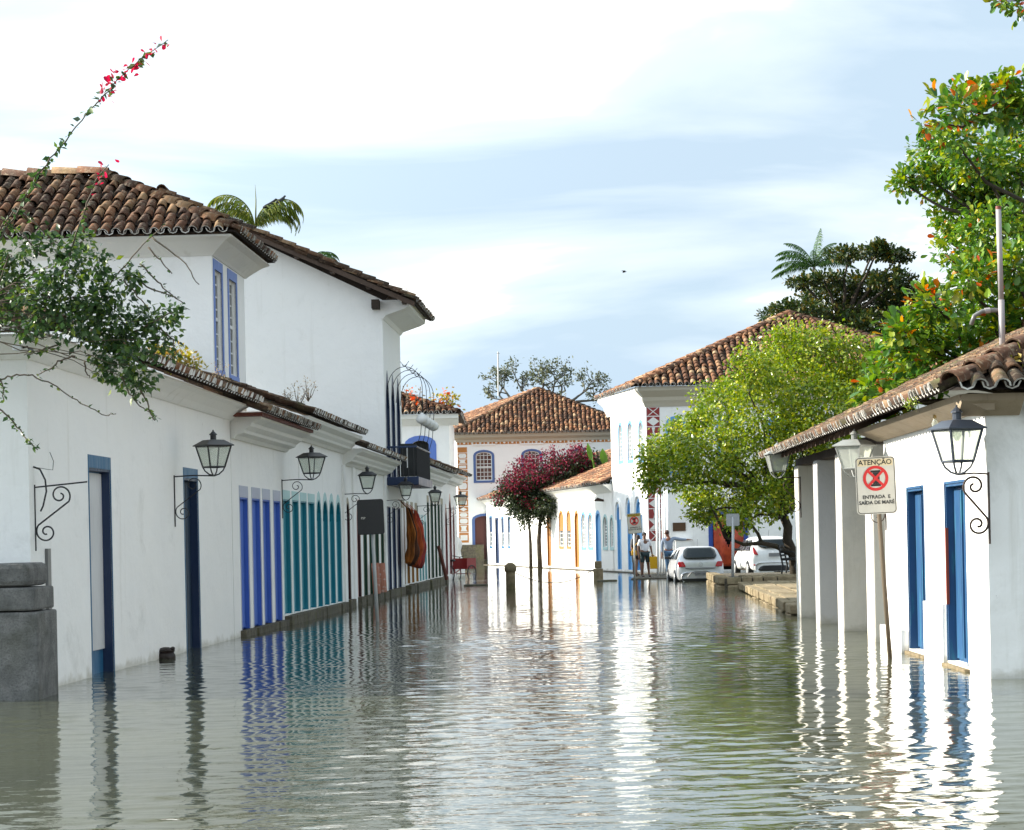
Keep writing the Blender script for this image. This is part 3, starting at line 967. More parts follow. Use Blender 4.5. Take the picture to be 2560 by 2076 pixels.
# --- tall house with the blank gable
H = wthing('gabled_house', 'tall white two storey house with blank gable wall and blue french doors', 'house', FL.p(62.8, 0))
s0, s1 = 62.9, 68.05
dn = [op(FL.S(a), FL.S(b), 0.20, 2.6) for a, b in ((968.5, 979), (981.5, 991), (993.5, 1003))]
upd = []
for i in range(3):
    a = s0 + 0.45 + i * 1.58
    upd.append(op(a, a + 1.0, 3.45, 6.25, 0.75, True))
w = MB()
wall_mesh(w, FL, s0, s1, -0.5, 3.3, dn, 0.2); wall_mesh(w, FL, s0, s1, 3.3, 8.4, upd, 0.2)
A = FL.p(s0, 0)
xr, zr = -9.7, 8.35 + 0.45 * (A.x + 9.7)
zr = 8.42 + 0.45 * (A.x + 0.98 - xr) - 0.10
gp = [(A.x, A.y, -0.5), (A.x, A.y, 8.50), (xr, A.y, zr), (-16.2, A.y, 8.35), (-16.2, A.y, -0.5)]
w.add(gp, [(0, 1, 2, 3, 4)])
E = FL.p(s1, 0)
w.add([(A.x, A.y + 0.02, 8.40), (xr, A.y + 0.02, zr - 0.1), (xr, A.y + 0.02, zr + 0.08), (A.x + 0.3, A.y + 0.02, 8.72)], [(0, 1, 2, 3)], 1)
w.add([(E.x, E.y, -0.5), (E.x, E.y, 8.35), (xr, E.y, zr), (-16.2, E.y, 8.35), (-16.2, E.y, -0.5)], [(0, 1, 2, 3, 4)])
w.build('wall', [M['clean'], M['deck']], H)
for o in dn: door(FL, o, H, M['navy'], M['clean'], depth=0.05, fw=0.02, lint=0.1, sill=-0.5)
for o in upd: door(FL, o, H, M['navy'], painted('slate_frame_paint', (0.09, 0.11, 0.16), 0.5), depth=0.06, fw=0.06, lint=0.3)
cornice(FL, s0 - 0.05, s1 + 0.1, [(-0.05, 7.95), (0.02, 7.95), (0.1, 8.05), (0.62, 8.22), (0.78, 8.30), (0.80, 8.48), (-0.05, 8.48)], H, M['clean'])
rf = Roof(H, M['tile_moss'], limit=120)
er = FL.p(s0 - 0.6, 8.42, 0.98); ee = FL.p(s1 + 0.5, 8.42, 0.98)
run = er.x - xr
rf.slope([er, ee, (xr, ee.y, 8.42 + 0.45 * run), (xr, er.y, 8.42 + 0.45 * run)])
rf.slope([(-16.6, ee.y, 8.3), (-16.6, er.y, 8.3), (xr, er.y, 8.42 + 0.45 * run), (xr, ee.y, 8.42 + 0.45 * run)])
rf.finish()
ridge((xr, er.y, 8.5 + 0.45 * run), (xr, ee.y, 8.5 + 0.45 * run), H, M['tile_moss'])
# the verge: a bedded row of tiles down the gable edge, boards and dark rafters under it
ridge((er.x, er.y + 0.1, er.z + 0.06), (xr, er.y + 0.1, 8.48 + 0.45 * run), H, M['tile_moss'], r=0.12, name='verge_tile')
vb = MB()
vb.prism([(er.x, er.y + 0.02, er.z - 0.06), (er.x, er.y + 0.02, er.z - 0.20), (xr, er.y + 0.02, 8.22 + 0.45 * run), (xr, er.y + 0.02, 8.36 + 0.45 * run)], (0, 0.05, 0))
vb.build('verge_board', M['wood'], H)
for i in range(7):
    t = (i + 0.3) / 7
    x = er.x + (xr - er.x) * t; z = er.z + (8.42 + 0.45 * run - er.z) * t
    q = MB(); q.box((x - 0.06, er.y + 0.08, z - 0.22), (x + 0.06, A.y - 0.002, z - 0.08)); q.build('purlin', M['wood'], H)
q = MB(); q.box((A.x - 0.28, er.y + 0.15, 8.22), (A.x - 0.06, A.y - 0.002, 8.46)); q.build('purlin_end', M['deck'], H)

# --- set-back upper house with the two tall windows
F1 = Fr((-7.96, 0), (0.046, 1), 1)
H = wthing('two_storey_house', 'white upper house with hipped tile roof and two tall blue windows', 'house', F1.p(44.2, 0))
s0, s1 = 44.3, 48.2
wins = []
for a, b in ((537, 554.5), (572, 590)):
    wins.append(op(F1.S(a, 780), F1.S(b, 780), 5.16, 7.18))
w = MB()
wall_mesh(w, F1, s0, s1, 2.0, 7.75, wins, 0.2)
for sa in (s0, s1):
    w.add([F1.p(sa, 2), F1.p(sa, 2, -10), F1.p(sa, 7.75, -10), F1.p(sa, 7.75)], [(0, 1, 2, 3)])
w.build('wall', M['clean'], H)
for o in wins:
    window(F1, o, H, M['bluetrim'], cols=3, rows=8, depth=0.07, fw=0.12, lint=0.2, split=0.52, sill_frame=True)
cornice(F1, s0, s1 + 0.1, coved(7.42, 7.78, 0.48), H, M['corn'], m0=1, m1=1)
FN1 = Fr((F1.p(s0, 0).x, F1.p(s0, 0).y), (-1, 0.046), -1)
cornice(FN1, 0, 9.5, coved(7.42, 7.78, 0.48), H, M['corn'], m0=1)
rf = Roof(H, M['tile_old'], pitch=0.25, row=0.38, limit=300, end=M['tile_mortar'], jitter=0.02)
ze = 7.84; a0, a1, am = s0 - 0.6, s1 + 0.6, (s0 + s1) / 2; zr = 9.42
rf.slope([F1.p(a0, ze, -8.5), F1.p(a0, ze, 0.62), F1.p(am, zr, -2.65), F1.p(am, zr, -8.5)])
rf.slope([F1.p(a0, ze, 0.62), F1.p(a1, ze, 0.62), F1.p(am, zr, -2.65)])
rf.slope([F1.p(a1, ze, 0.62), F1.p(a1, ze, -8.5), F1.p(am, zr, -8.5), F1.p(am, zr, -2.65)])
rf.finish(keep=lambda p: p.x > -12.5)
ridge(F1.p(am, zr + 0.06, -8.5), F1.p(am, zr + 0.06, -2.6), H, M['tile_old'], r=0.17, step=0.55)
ridge(F1.p(a0 + 0.05, ze + 0.05, 0.56), F1.p(am, zr + 0.06, -2.65), H, M['tile_old'], r=0.15, step=0.45)
ridge(F1.p(a1 - 0.05, ze + 0.05, 0.56), F1.p(am, zr + 0.06, -2.65), H, M['tile_old'], r=0.15, step=0.45)

# --- low houses beyond the balcony
H = wthing('white_house', 'low white house with mustard, light teal and dark green doors by the hammocks', 'house', FL.p(68.1, 0))
s0, s1 = 68.1, 83.6
spec = [(1005, 1013, 'mustard', 'khaki'), (1018, 1024, 'mustard', 'khaki'), (1029, 1034.5, 'mustard', 'khaki'), (1039.5, 1045, 'mustard', 'khaki'),
        (1048.5, 1052.5, 'lightteal', 'palateal'), (1055.5, 1059.5, 'lightteal', 'palateal'), (1062.5, 1066.5, 'lightteal', 'palateal'),
        (1070, 1074.5, 'green', 'khaki'), (1078, 1084.5, 'green', 'khaki'), (1088, 1093, 'green', 'khaki'), (1096, 1101.5, 'green', 'khaki'), (1104, 1109.5, 'green', 'khaki')]
ops = []
for a, b, lf, fr in spec:
    zt = {'mustard': 2.62, 'lightteal': 2.25, 'green': 2.95}[lf]
    ops.append(op(FL.S(a), FL.S(b), 0.25, zt))
w = MB()
wall_mesh(w, FL, s0, s1, -0.5, 4.1, ops, 0.2); side_walls(w, FL, s0, s1, 4.1, 6.0)
w.build('wall', M['white'], H)
for o, (_, _, lf, fr) in zip(ops, spec): door(FL, o, H, M[lf], M[fr], depth=0.05, fw=0.015, lint=0.22)
x = s0
while x < s1 - 0.2:
    l = rnd.uniform(0.7, 1.3)
    kb = MB(); FL.box(kb, x, min(x + l - 0.02, s1), -0.5, rnd.uniform(0.215, 0.235), 0.003, rnd.uniform(0.16, 0.24)); kb.build('plinth_stone', M['sill'], H, bevel=0.012)
    x += l
cornice(FL, s0, s1 - 0.3, stepped(3.62, 4.05, 0.48), H, M['corn'])
mono_roof(H, FL, s0, s1, 4.10, 0.56, 3.0, 0.38, M['tile_moss'], limit=120).finish()

H = wthing('white_house', 'low white end house with dark red arched doors behind the red tricycle', 'house', FL.p(83.6, 0))
s0, s1 = 83.6, 91.4
spec = [(1114.5, 1119.5), (1124.5, 1130), (1134, 1137.5)]
ops = [op(FL.S(a), FL.S(b), 0.25, 3.2 if i == 1 else 2.75, 0.4, True) for i, (a, b) in enumerate(spec)]
w = MB()
wall_mesh(w, FL, s0, s1, -0.5, 4.3, ops, 0.2); side_walls(w, FL, s0, s1, 4.3, 6.0)
w.build('wall', M['white'], H)
for o in ops: door(FL, o, H, M['red'], M['pink'], depth=0.05, fw=0.03, lint=0.25)
cornice(FL, s0 - 0.2, s1 + 0.2, stepped(3.80, 4.18, 0.42), H, M['corn'])
mono_roof(H, FL, s0 - 0.2, s1 + 0.9, 4.24, 0.50, 3.0, 0.40, M['tile_moss'], limit=90).finish()
q = MB()
q.lathe([(0.34, -0.5), (0.34, 0.5), (0.30, 0.7), (0.20, 0.95), (0.18, 1.15), (0.24, 1.35), (0.24, 1.5), (0.1, 1.75)], FL.p(92.0, 0, -0.1), 14)
q.build('buttress', M['white'], H, smooth=True)

# --- back house with the blue arched window
H = wthing('upper_house', 'white upper house with one wide cornflower blue arched window facing the street', 'house', (-5, 96, 0))
FB = Fr((-14, 96), (1, 0), 1)
xr_ = FB.S(1123, 1100)
o = op(FB.S(1030, 1120), FB.S(1072, 1120), FB.hit(1050, 1180)[1], FB.hit(1050, 1102)[1], 0.18)
w = MB()
wall_mesh(w, FB, 0, xr_, -0.5, 6.95, [o], 0.25)
w.add([FB.p(xr_, -0.5), FB.p(xr_, -0.5, -9), FB.p(xr_, 6.95, -9), FB.p(xr_, 6.95)], [(0, 1, 2, 3)])
w.build('wall', M['clean'], H)
fm = MB(); band(fm, FB, o, 0.33, 0.22, -0.02, 0.03)
wf = fm.build('window', painted('window_cornflower_paint', (0.10, 0.19, 0.55), 0.5), H)
q = MB(); slab(q, FB, o, -0.2, 0.03); q.build('pane', M['dark'], wf)  # near-black slab; darkness of the room painted in place of glass
q = MB(); FB.sweep(q, [(-0.05, 6.6), (0.05, 6.6), (0.3, 6.85), (0.42, 6.9), (0.42, 7.08), (-0.05, 7.08)], 0, xr_ + 0.42)
q.build('cornice', M['corn'], H)
rf = Roof(H, M['tile_warm'], pitch=0.27, limit=200)
rf.slope([FB.p(2, 7.12, 0.5), FB.p(xr_ + 0.5, 7.12, 0.5), FB.p(xr_ - 3.5, 8.6, -3.5), FB.p(2, 8.6, -3.5)])
rf.slope([FB.p(xr_ + 0.5, 7.12, 0.5), FB.p(xr_ + 0.5, 7.12, -9), FB.p(xr_ - 3.5, 8.6, -9), FB.p(xr_ - 3.5, 8.6, -3.5)])
rf.finish(keep=lambda p: p.x > -6.5)
ridge(FB.p(2, 8.65, -3.5), FB.p(xr_ - 3.5, 8.65, -3.5), H, M['tile_warm'])
ridge(FB.p(xr_ + 0.45, 7.16, 0.45), FB.p(xr_ - 3.5, 8.65, -3.5), H, M['tile_warm'], name='hip_tile')

# ------------------------------------------------------------------ the house that closes the view
H = wthing('mansion', 'white two storey corner house with orange painted quoins and hipped roof', 'house', at(1144, 1412, 137))
FC = Fr((at(1144, 1200, 137).x, 137), (1, 0), 1)
SC = lambda px, py=1200: FC.S(px, py)
ZC = lambda py, px=1200: FC.hit(px, py)[1]
width = 11.2
wd = [op(SC(1188, 1350), SC(1245, 1350), 0.35, ZC(1290, 1215), 0.22)]
wu = []
for a, b in ((1190, 1230), (1310, 1350), (1430, 1470)):
    wu.append(op(SC(a, 1170), SC(b, 1170), ZC(1202), ZC(1131), 0.20))
w = MB()
zmid = 3.6
wall_mesh(w, FC, 0, width, -0.5, zmid, wd, 0.3); wall_mesh(w, FC, 0, width, zmid, 7.8, wu, 0.3)
cl = Vector((-9.4, 156, 0)); c0 = FC.p(0, 0)
w.add([c0 + Vector((0, 0, -0.5)), cl + Vector((0, 0, -0.5)), cl + Vector((0, 0, 7.8)), c0 + Vector((0, 0, 7.8))], [(0, 1, 2, 3)])
w.build('wall', M['clean'], H)
for o in wu:
    window(FC, o, H, M['frameblue'], cols=4, rows=6, depth=0.1, fw=0.16, lint=0.14, glass=M['brown_glass'], split=0.48, bar=0.035)
    q = MB(); FC.box(q, o['a'] - 0.25, o['b'] + 0.25, o['z1'] + 0.42, o['z1'] + 0.50, 0.003, 0.08); q.build('window_hood', M['clean'], H)
door(FC, wd[0], H, M['brown_door'], M['frameblue'], depth=0.12, fw=0.18, lint=0.16, boards=5, sill=-0.5)
q = MB(); FC.box(q, wd[0]['a'] - 0.3, wd[0]['b'] + 0.3, 3.32, 3.42, 0.003, 0.08); q.build('door_hood', M['clean'], H)
zc0, zc1 = ZC(1108, 1200), ZC(1096, 1200)
FC_c = [(-0.05, ZC(1106)), (0.06, ZC(1106)), (0.10, ZC(1100)), (0.35, ZC(1094)), (0.42, ZC(1082)), (-0.05, ZC(1082))]
cornice(FC, 0, width, FC_c, H, M['corn_grey'], m0=1, m1=1)
# painted frieze and quoin panels
zf0, zf1 = ZC(1112), ZC(1103)
q = MB(); FC.box(q, 0, width, zf0, zf1, 0.002, 0.010); fz = q.build('frieze', M['terracotta'], H)
n = 44
for i in range(n):
    x = 0.12 + (width - 0.2) * i / n
    q = MB()
    if i % 2: q.prism([FC.p(x + 0.085 + 0.075 * math.cos(t * math.pi / 4), (zf0 + zf1) / 2 + 0.075 * math.sin(t * math.pi / 4), 0.012) for t in range(8)], FC.n * 0.004)
    else: FC.box(q, x + 0.055, x + 0.105, zf0 + 0.02, zf1 - 0.02, 0.012, 0.016)
    q.build('frieze_motif', M['whitepaint'], fz)
pw_ = SC(1170, 1200) - SC(1145, 1200)
zs_ = [1117, 1132, 1147, 1160, 1174, 1189, 1204, 1226, 1247, 1266, 1280, 1294, 1311, 1331, 1357]
for i in range(len(zs_) - 1):
    z1_, z0_ = ZC(zs_[i]) - 0.02, ZC(zs_[i + 1]) + 0.02
    q = MB(); FC.box(q, 0.03, pw_, z0_, z1_, 0.002, 0.010); pn = q.build('quoin_panel', M['terracotta'], H)
    cx_, cz = (0.03 + pw_) / 2, (z0_ + z1_) / 2; hw_, hh = (pw_ - 0.03) / 2 * 0.82, (z1_ - z0_) / 2 * 0.78
    kind = i % 5
    if kind == 0: shp = [(-1, -0.4), (-0.6, -1), (0.6, -1), (1, -0.4), (1, 0.4), (0.6, 1), (-0.6, 1), (-1, 0.4)] if i else None
    elif kind == 1: shp = [(-1, -0.5), (-0.7, -1), (0.7, -1), (1, -0.5), (1, 0.5), (0.7, 1), (-0.7, 1), (-1, 0.5)]
    elif kind == 2: shp = [(-0.9, -1), (0.9, -1), (0.6, -0.3), (0.6, 0.3), (0.9, 1), (-0.9, 1), (-0.6, 0.3), (-0.6, -0.3)]
    elif kind == 3: shp = [(-0.9, -0.7), (0.9, -0.7), (0.9, 0.7), (-0.9, 0.7)]
    else: shp = [(0, -1), (1, 0), (0, 1), (-1, 0)]
    if shp:
        q = MB(); q.prism([FC.p(cx_ + x * hw_, cz + z * hh, 0.012) for x, z in shp], FC.n * 0.004)
        q.build('quoin_motif', M['whitepaint'], pn)
rf = Roof(H, M['tile_warm'], pitch=0.285, row=0.40, limit=300)
zee = ZC(1083, 1300); pk = at(1346, 972, 143.6)
eL = FC.p(-0.5, zee, 0.5); eR = FC.p(width + 0.4, zee, 0.5); eB = Vector((-10.2, 158.0, zee))
rf.slope([eL, eR, pk])
rf.slope([eB, eL, pk])
rf.slope([eR, Vector((eR.x, 152, zee)), pk])
rf.finish()
ridge(eL + Vector((0.05, 0.05, 0.05)), pk, H, M['tile_old'], r=0.17, step=0.5, name='hip_tile')
ridge(eR + Vector((-0.05, 0.05, 0.05)), pk, H, M['tile_old'], r=0.17, step=0.5, name='hip_tile')
ridge(eB, pk, H, M['tile_warm'], r=0.17, step=0.5, name='hip_tile')
q = MB(); q.box((c0.x + 0.02, 136.72, -0.5), (c0.x + 1.55, 136.98, ZC(1362))); q.build('plinth', M['sill'], H)

# ------------------------------------------------------------------ right row, far end
FA = Fr((4.6, 100), (-0.167, 1), -1)
ZA = lambda px, py: FA.hit(px, py)[1]
def aop(a, b, y1, y0, rise=0.0, yr=1350):
    s_a, s_b = FA.S(b, yr), FA.S(a, yr)
    return op(s_a, s_b, ZA((a + b) / 2, y0) if y0 < 1405 else 0.12, ZA((a + b) / 2, y1), rise)

sb = FA.S(1383)
H = wthing('white_house', 'low sunlit white house at the far end with dark blue shutters', 'house', FA.p(sb, 0))
s0, s1 = sb, 37.5
dd = [aop(1368.5, 1377.5, 1285, 1410, 0.35), aop(1239, 1247, 1298, 1410)]
ww = [aop(1225, 1231, 1295, 1366), aop(1255, 1260, 1297, 1366), aop(1271, 1275.5, 1297, 1366)]
w = MB()
wall_mesh(w, FA, s0, s1, -0.5, 4.05, dd + ww, 0.2)
side_walls(w, FA, s0, s1, 4.05, 7.0)
w.build('wall', M['white'], H)
door(FA, dd[0], H, M['ochre'], M['ochre'], depth=0.08, fw=0.08, lint=0.12)
door(FA, dd[1], H, M['navy'], M['navy'], depth=0.08, fw=0.06, lint=0.1)
for o in ww:
    wn_ = window(FA, o, H, M['petrol'], cols=2, rows=6, depth=0.06, fw=0.09, lint=0.12, panes=False, split=0.48)
    q = MB(); slab(q, FA, op(o['a'], o['b'], o['z0'] + (o['z1'] - o['z0']) * 0.5, o['z1']), -0.03, 0.02); q.build('shutter', M['navy'], wn_)
cornice(FA, s0, s1 + 0.3, coved(3.7, 4.02, 0.40), H, M['corn'])
mono_roof(H, FA, s0, s1 + 0.5, 4.06, 0.50, 6.5, 0.40, M['tile_warm'], limit=120, pitch=0.26).finish()

H = wthing('white_house', 'low white house with ochre arched doors and sky blue windows', 'house', FA.p(0.1, 0))
s0, s1 = 0.05, sb
dd = [aop(1437.5, 1447, 1282, 1410, 0.4), aop(1490, 1501.5, 1283, 1410, 0.4)]
wo = [aop(1399, 1409, 1282, 1366, 0.4), aop(1418, 1427.5, 1282, 1366, 0.4)]
wb = [aop(1454.5, 1465, 1285, 1368, 0.4), aop(1471.5, 1482.5, 1286, 1368, 0.4), aop(1509, 1519, 1292, 1368, 0.4), aop(1526.5, 1534.5, 1294, 1368, 0.4)]
w = MB()
wall_mesh(w, FA, s0, s1, -0.5, 4.0, dd + wo + wb, 0.2)
side_walls(w, FA, s0, s1, 4.0, 7.0)
w.build('wall', M['white'], H)
door(FA, dd[0], H, M['ochre'], M['ochre'], depth=0.08, fw=0.09, lint=0.14)
door(FA, dd[1], H, M['sky'], M['sky'], depth=0.08, fw=0.08, lint=0.14)
for o in wo:
    wn_ = window(FA, o, H, M['ochre'], cols=2, rows=6, depth=0.05, fw=0.07, lint=0.12, panes=False, split=0.5)
    o2 = dict(o); o2['z0'] = o['z0'] + (o['z1'] - o['z0']) * 0.46
    q = MB(); slab(q, FA, o2, -0.03, 0.02); q.build('shutter', M['ochre'], wn_)
for i, o in enumerate(wb):
    window(FA, o, H, M['sky'] if i < 2 else M['palateal'], cols=2, rows=7, depth=0.06, fw=0.09, lint=0.12, panes=False, split=0.5, glass=glass_mat('pane_grey_%d' % i, (0.22, 0.24, 0.26), 0.2))
cornice(FA, s0, s1, coved(3.62, 3.98, 0.42), H, M['corn'])
mono_roof(H, FA, s0, s1 + 0.4, 4.03, 0.52, 7.0, 0.42, M['tile_warm'], limit=200, pitch=0.26).finish()
fs = MB(); c_ = FA.p(FA.S(1510, 1248), FA.hit(1510, 1252)[1], 0.02)
fs.tube([c_ + FA.n * 0.0, c_ + FA.n * 0.30 + Vector((0, 0, 0.06)), c_ + FA.n * 0.45], [0.05, 0.09, 0.02], 6)
fs.build('wall_lamp', M['rusty'], H)

# --- two-storey house with brick-red quoins
CR = FA.p(-7.07, 0)
FF = Fr((CR.x, CR.y), (1, 0), 1)
ZF = lambda px, py: FF.hit(px, py)[1]
H = wthing('corner_house', 'white two storey corner house with brick red painted quoins and hipped roof', 'house', (CR.x, CR.y, 0))
dl = [op(FA.S(1553.5), FA.S(1545.5), 0.12, 2.95, 0.35), op(FA.S(1581), FA.S(1571.5), 0.12, 3.1, 0.45), op(FA.S(1606), FA.S(1594), 0.12, 3.1, 0.45)]
wl_ = [op(FA.S(b, 1100), FA.S(a, 1100), ZA((a + b) / 2, y0), ZA((a + b) / 2, y1), 0.35) for a, b, y1, y0 in ((1547, 1555.5, 1062, 1152), (1570, 1581, 1058, 1150), (1597.5, 1608, 1056, 1148))]
w = MB()
wall_mesh(w, FA, -7.07, 0.04, -0.5, 3.9, dl, 0.2); wall_mesh(w, FA, -7.07, 0.04, 3.9, 7.7, wl_, 0.2)
df = op(FF.S(1783, 1380), FF.S(1860, 1380), 0.1, 2.45)
wf_ = [op(FF.S(1672, 1080), FF.S(1706, 1080), 4.3, ZF(1690, 1050), 0.2), op(FF.S(1800, 1080), FF.S(1834, 1080), 4.3, ZF(1690, 1050), 0.2), op(FF.S(1930, 1080), FF.S(1964, 1080), 4.3, ZF(1690, 1050), 0.2)]
wall_mesh(w, FF, 0, 15, -0.5, 3.9, [df], 0.25); wall_mesh(w, FF, 0, 15, 3.9, 7.7, wf_, 0.25)
w.build('wall', M['clean'], H)
for o in dl:
    door(FA, o, H, M['sky'], M['sky'], depth=0.07, fw=0.07, lint=0.14)
    q = MB(); o2 = dict(o); o2['a'] -= 0.1; o2['b'] += 0.1; o2['z1'] += 0.2; o2['z0'] = o['z1'] - 0.6; band(q, FA, o2, 0.12, 0.14, 0.003, 0.08); q.build('door_hood', M['clean'], H)
for o in wl_: window(FA, o, H, M['sky'], cols=2, rows=7, depth=0.06, fw=0.08, lint=0.14, panes=False, split=0.45, glass=glass_mat('pane_pale', (0.25, 0.27, 0.28), 0.15))
for o in wf_: window(FF, o, H, M['sky'], cols=3, rows=6, depth=0.08, fw=0.14, lint=0.16, panes=False)
# the open shop doorway: blue jambs, near-black sheet for the unlit room
q = MB(); band(q, FF, df, 0.18, 0.18, -0.02, 0.03); dfo = q.build('door', M['royal'], H)
q = MB(); slab(q, FF, df, -0.9, 0.03); q.build('dark_room_sheet', M['dark'], dfo)
fr2 = [(-0.05, 7.05), (0.04, 7.05), (0.10, 7.2), (0.16, 7.3), (0.18, 7.45), (0.36, 7.62), (0.46, 7.72), (0.46, 7.88), (-0.05, 7.88)]
cornice(FA, -7.07, 0.6, fr2, H, M['corn'], m0=1); cornice(FF, 0, 15, fr2, H, M['corn_grey'], m0=1)
zf1, zf0 = ZF(1700, 1001), ZF(1700, 1015)
q = MB(); FF.box(q, 0.06, 13, zf0, zf1, 0.002, 0.010); fz = q.build('frieze', M['redmotif'], H)
for i in range(40):
    x = 0.16 + i * 0.31; zc = (zf0 + zf1) / 2
    q = MB(); q.prism([FF.p(x + 0.13 + dx * 0.10, zc + dz * 0.10, 0.012) for dx, dz in ((-1, -0.35), (-0.35, -0.35), (-0.35, -1), (0.35, -1), (0.35, -0.35), (1, -0.35), (1, 0.35), (0.35, 0.35), (0.35, 1), (-0.35, 1), (-0.35, 0.35), (-1, 0.35))], FF.n * 0.004)
    q.build('frieze_motif', M['whitepaint'], fz)
ys_ = [1018, 1041, 1067, 1092, 1117, 1142, 1168, 1193, 1219, 1246, 1272, 1298, 1326, 1354]
pw_ = FF.S(1650, 1100)
for i in range(len(ys_) - 1):
    z1_, z0_ = ZF(1635, ys_[i]) - 0.02, ZF(1635, ys_[i + 1]) + 0.02
    q = MB(); FF.box(q, 0.04, pw_, z0_, z1_, 0.002, 0.010); pn = q.build('quoin_panel', M['redmotif'], H)
    cx_, cz = (0.04 + pw_) / 2, (z0_ + z1_) / 2; hw_, hh = (pw_ - 0.04) / 2 * 0.95, (z1_ - z0_) / 2 * 0.95
    k = i % 4
    shapes = {0: [[(-0.9, -1), (-0.7, -1), (0.9, 1), (0.7, 1)], [(0.9, -1), (0.7, -1), (-0.9, 1), (-0.7, 1)]], 1: [[(0, -1), (1, 0), (0, 1), (-1, 0)]],
              2: [[(-0.3, -1), (0.3, -1), (0.12, 0), (0.3, 1), (-0.3, 1), (-0.12, 0)]], 3: [[(-1, -1), (1, -1), (0.2, 0), (1, 1), (-1, 1), (-0.2, 0)]]}[k]
    for j, sh in enumerate(shapes):
        q = MB(); q.prism([FF.p(cx_ + x * hw_, cz + z * hh, 0.012 + 0.006 * j) for x, z in sh], FF.n * 0.004); q.build('quoin_motif', M['whitepaint'], pn)
rf = Roof(H, M['tile_warm'], pitch=0.30, row=0.40, limit=300)
pk = at(1972, 782, 101.0); ze = 7.92
cL = FF.p(-0.55, ze, 0.55); cR = FF.p(15.2, ze, 0.55); cB = FA.p(0.9, ze, 0.5)
rf.slope([cL, cR, pk]); rf.slope([cB, cL, pk]); rf.slope([cR, Vector((cR.x, 110, ze)), pk])
rf.finish()
ridge(cL + Vector((0.05, 0, 0.05)), pk, H, M['tile_warm'], r=0.17, step=0.5, name='hip_tile')
ridge(cR + Vector((-0.05, 0, 0.05)), pk, H, M['tile_warm'], r=0.17, step=0.5, name='hip_tile')
ridge(cB, pk, H, M['tile_warm'], r=0.17, step=0.5, name='hip_tile')
q = MB(); FF.box(q, FF.S(1682, 1318), FF.S(1714, 1318), ZF(1698, 1328), ZF(1698, 1307), 0.003, 0.05)
tag(q.build('bronze_plaque', plain('bronze', (0.10, 0.055, 0.03), 0.4, 0.5)), 'bronze plaque on the white wall above the pointing man', 'plaque')
q = MB(); FF.box(q, FF.S(1688, 1360), FF.S(1726, 1360), -0.5, ZF(1700, 1352), 0.003, 0.3); FF.box(q, FF.S(1686, 1360), FF.S(1728, 1360), ZF(1700, 1352), ZF(1700, 1347), 0.003, 0.34)
q.build('wall_ledge', M['clean'], H)

# tarpaulin slung in the doorway
def tarp():
    n, m_ = 22, 18
    a, b, z1, z0 = df['a'] + 0.02, df['b'] - 0.02, df['z1'] - 0.02, 0.25
    V, Fc = [], []
    for j in range(m_ + 1):
        t = j / m_
        for i in range(n + 1):
            x = i / n
            sag = 4 * x * (1 - x)
            z = z1 - (z1 - z0) * t
            out = 0.10 + 0.25 * math.sin(t * math.pi) * sag + 0.05 * math.sin(x * 17 + t * 3) + 0.03 * math.sin(x * 41 - t * 5)
            V.append(FF.p(a + (b - a) * x, z - 0.12 * sag * (1 - t), out))
    for j in range(m_):
        for i in range(n):
            if 7 <= i <= 12 and 3 <= j <= 10 - abs(i - 10): continue
            k = j * (n + 1) + i
            Fc.append((k, k + 1, k + n + 2, k + n + 1))
    mb = MB(); mb.add(V, Fc)
    m, N, L, B = new_mat('orange_tarpaulin')
    L.new(mixc(N, L, rng(N, L, noise(N, L, 3, 4), 0.35, 0.65), (0.50, 0.07, 0.02), (0.30, 0.03, 0.012)), B.inputs['Base Color']); B.inputs['Roughness'].default_value = 0.45
    o = mb.build('tarpaulin', m, smooth=True)
    so = o.modifiers.new('cloth_thickness', 'SOLIDIFY'); so.thickness = 0.01
    tag(o, 'orange red tarpaulin hung across the blue shop doorway', 'tarpaulin')
tarp()

# ------------------------------------------------------------------ pavements and the stone quay
q = MB()
q.prism([FA.p(37, -0.5, 0.32), FA.p(-7.2, -0.5, 0.4), Vector((4.35, 81.0, -0.5)), Vector((7.3, 80.6, -0.5)), Vector((7.6, 93.0, -0.5)), FA.p(-7.07, -0.5, -0.1), FA.p(37, -0.5, -0.1)], (0, 0, 0.535))
tag(q.build('pavement', stone_mat('dark_wet_paving', (0.13, 0.11, 0.08), (0.07, 0.06, 0.045), 6.0, 0.4)), 'raised stone pavement before the far houses', 'pavement', kind='structure')
q = MB()
q.prism([Vector((6.1, 63.4, -0.5)), Vector((16, 63.4, -0.5)), Vector((16, 72, -0.5)), Vector((6.5, 72, -0.5))], (0, 0, 0.82))
QU = tag(q.build('upper_quay', M['mortar']), 'higher stone quay platform under the leaning tree', 'quay', kind='structure')
q = MB()
q.prism([Vector((5.50, 42.5, -0.5)), Vector((16, 42.5, -0.5)), Vector((16, 63.3, -0.5)), Vector((6.62, 63.3, -0.5)), Vector((6.2, 55.5, -0.5))], (0, 0, 0.68))
QL = tag(q.build('lower_quay', M['mortar']), 'lower stone quay walk beyond the pillars', 'quay', kind='structure')
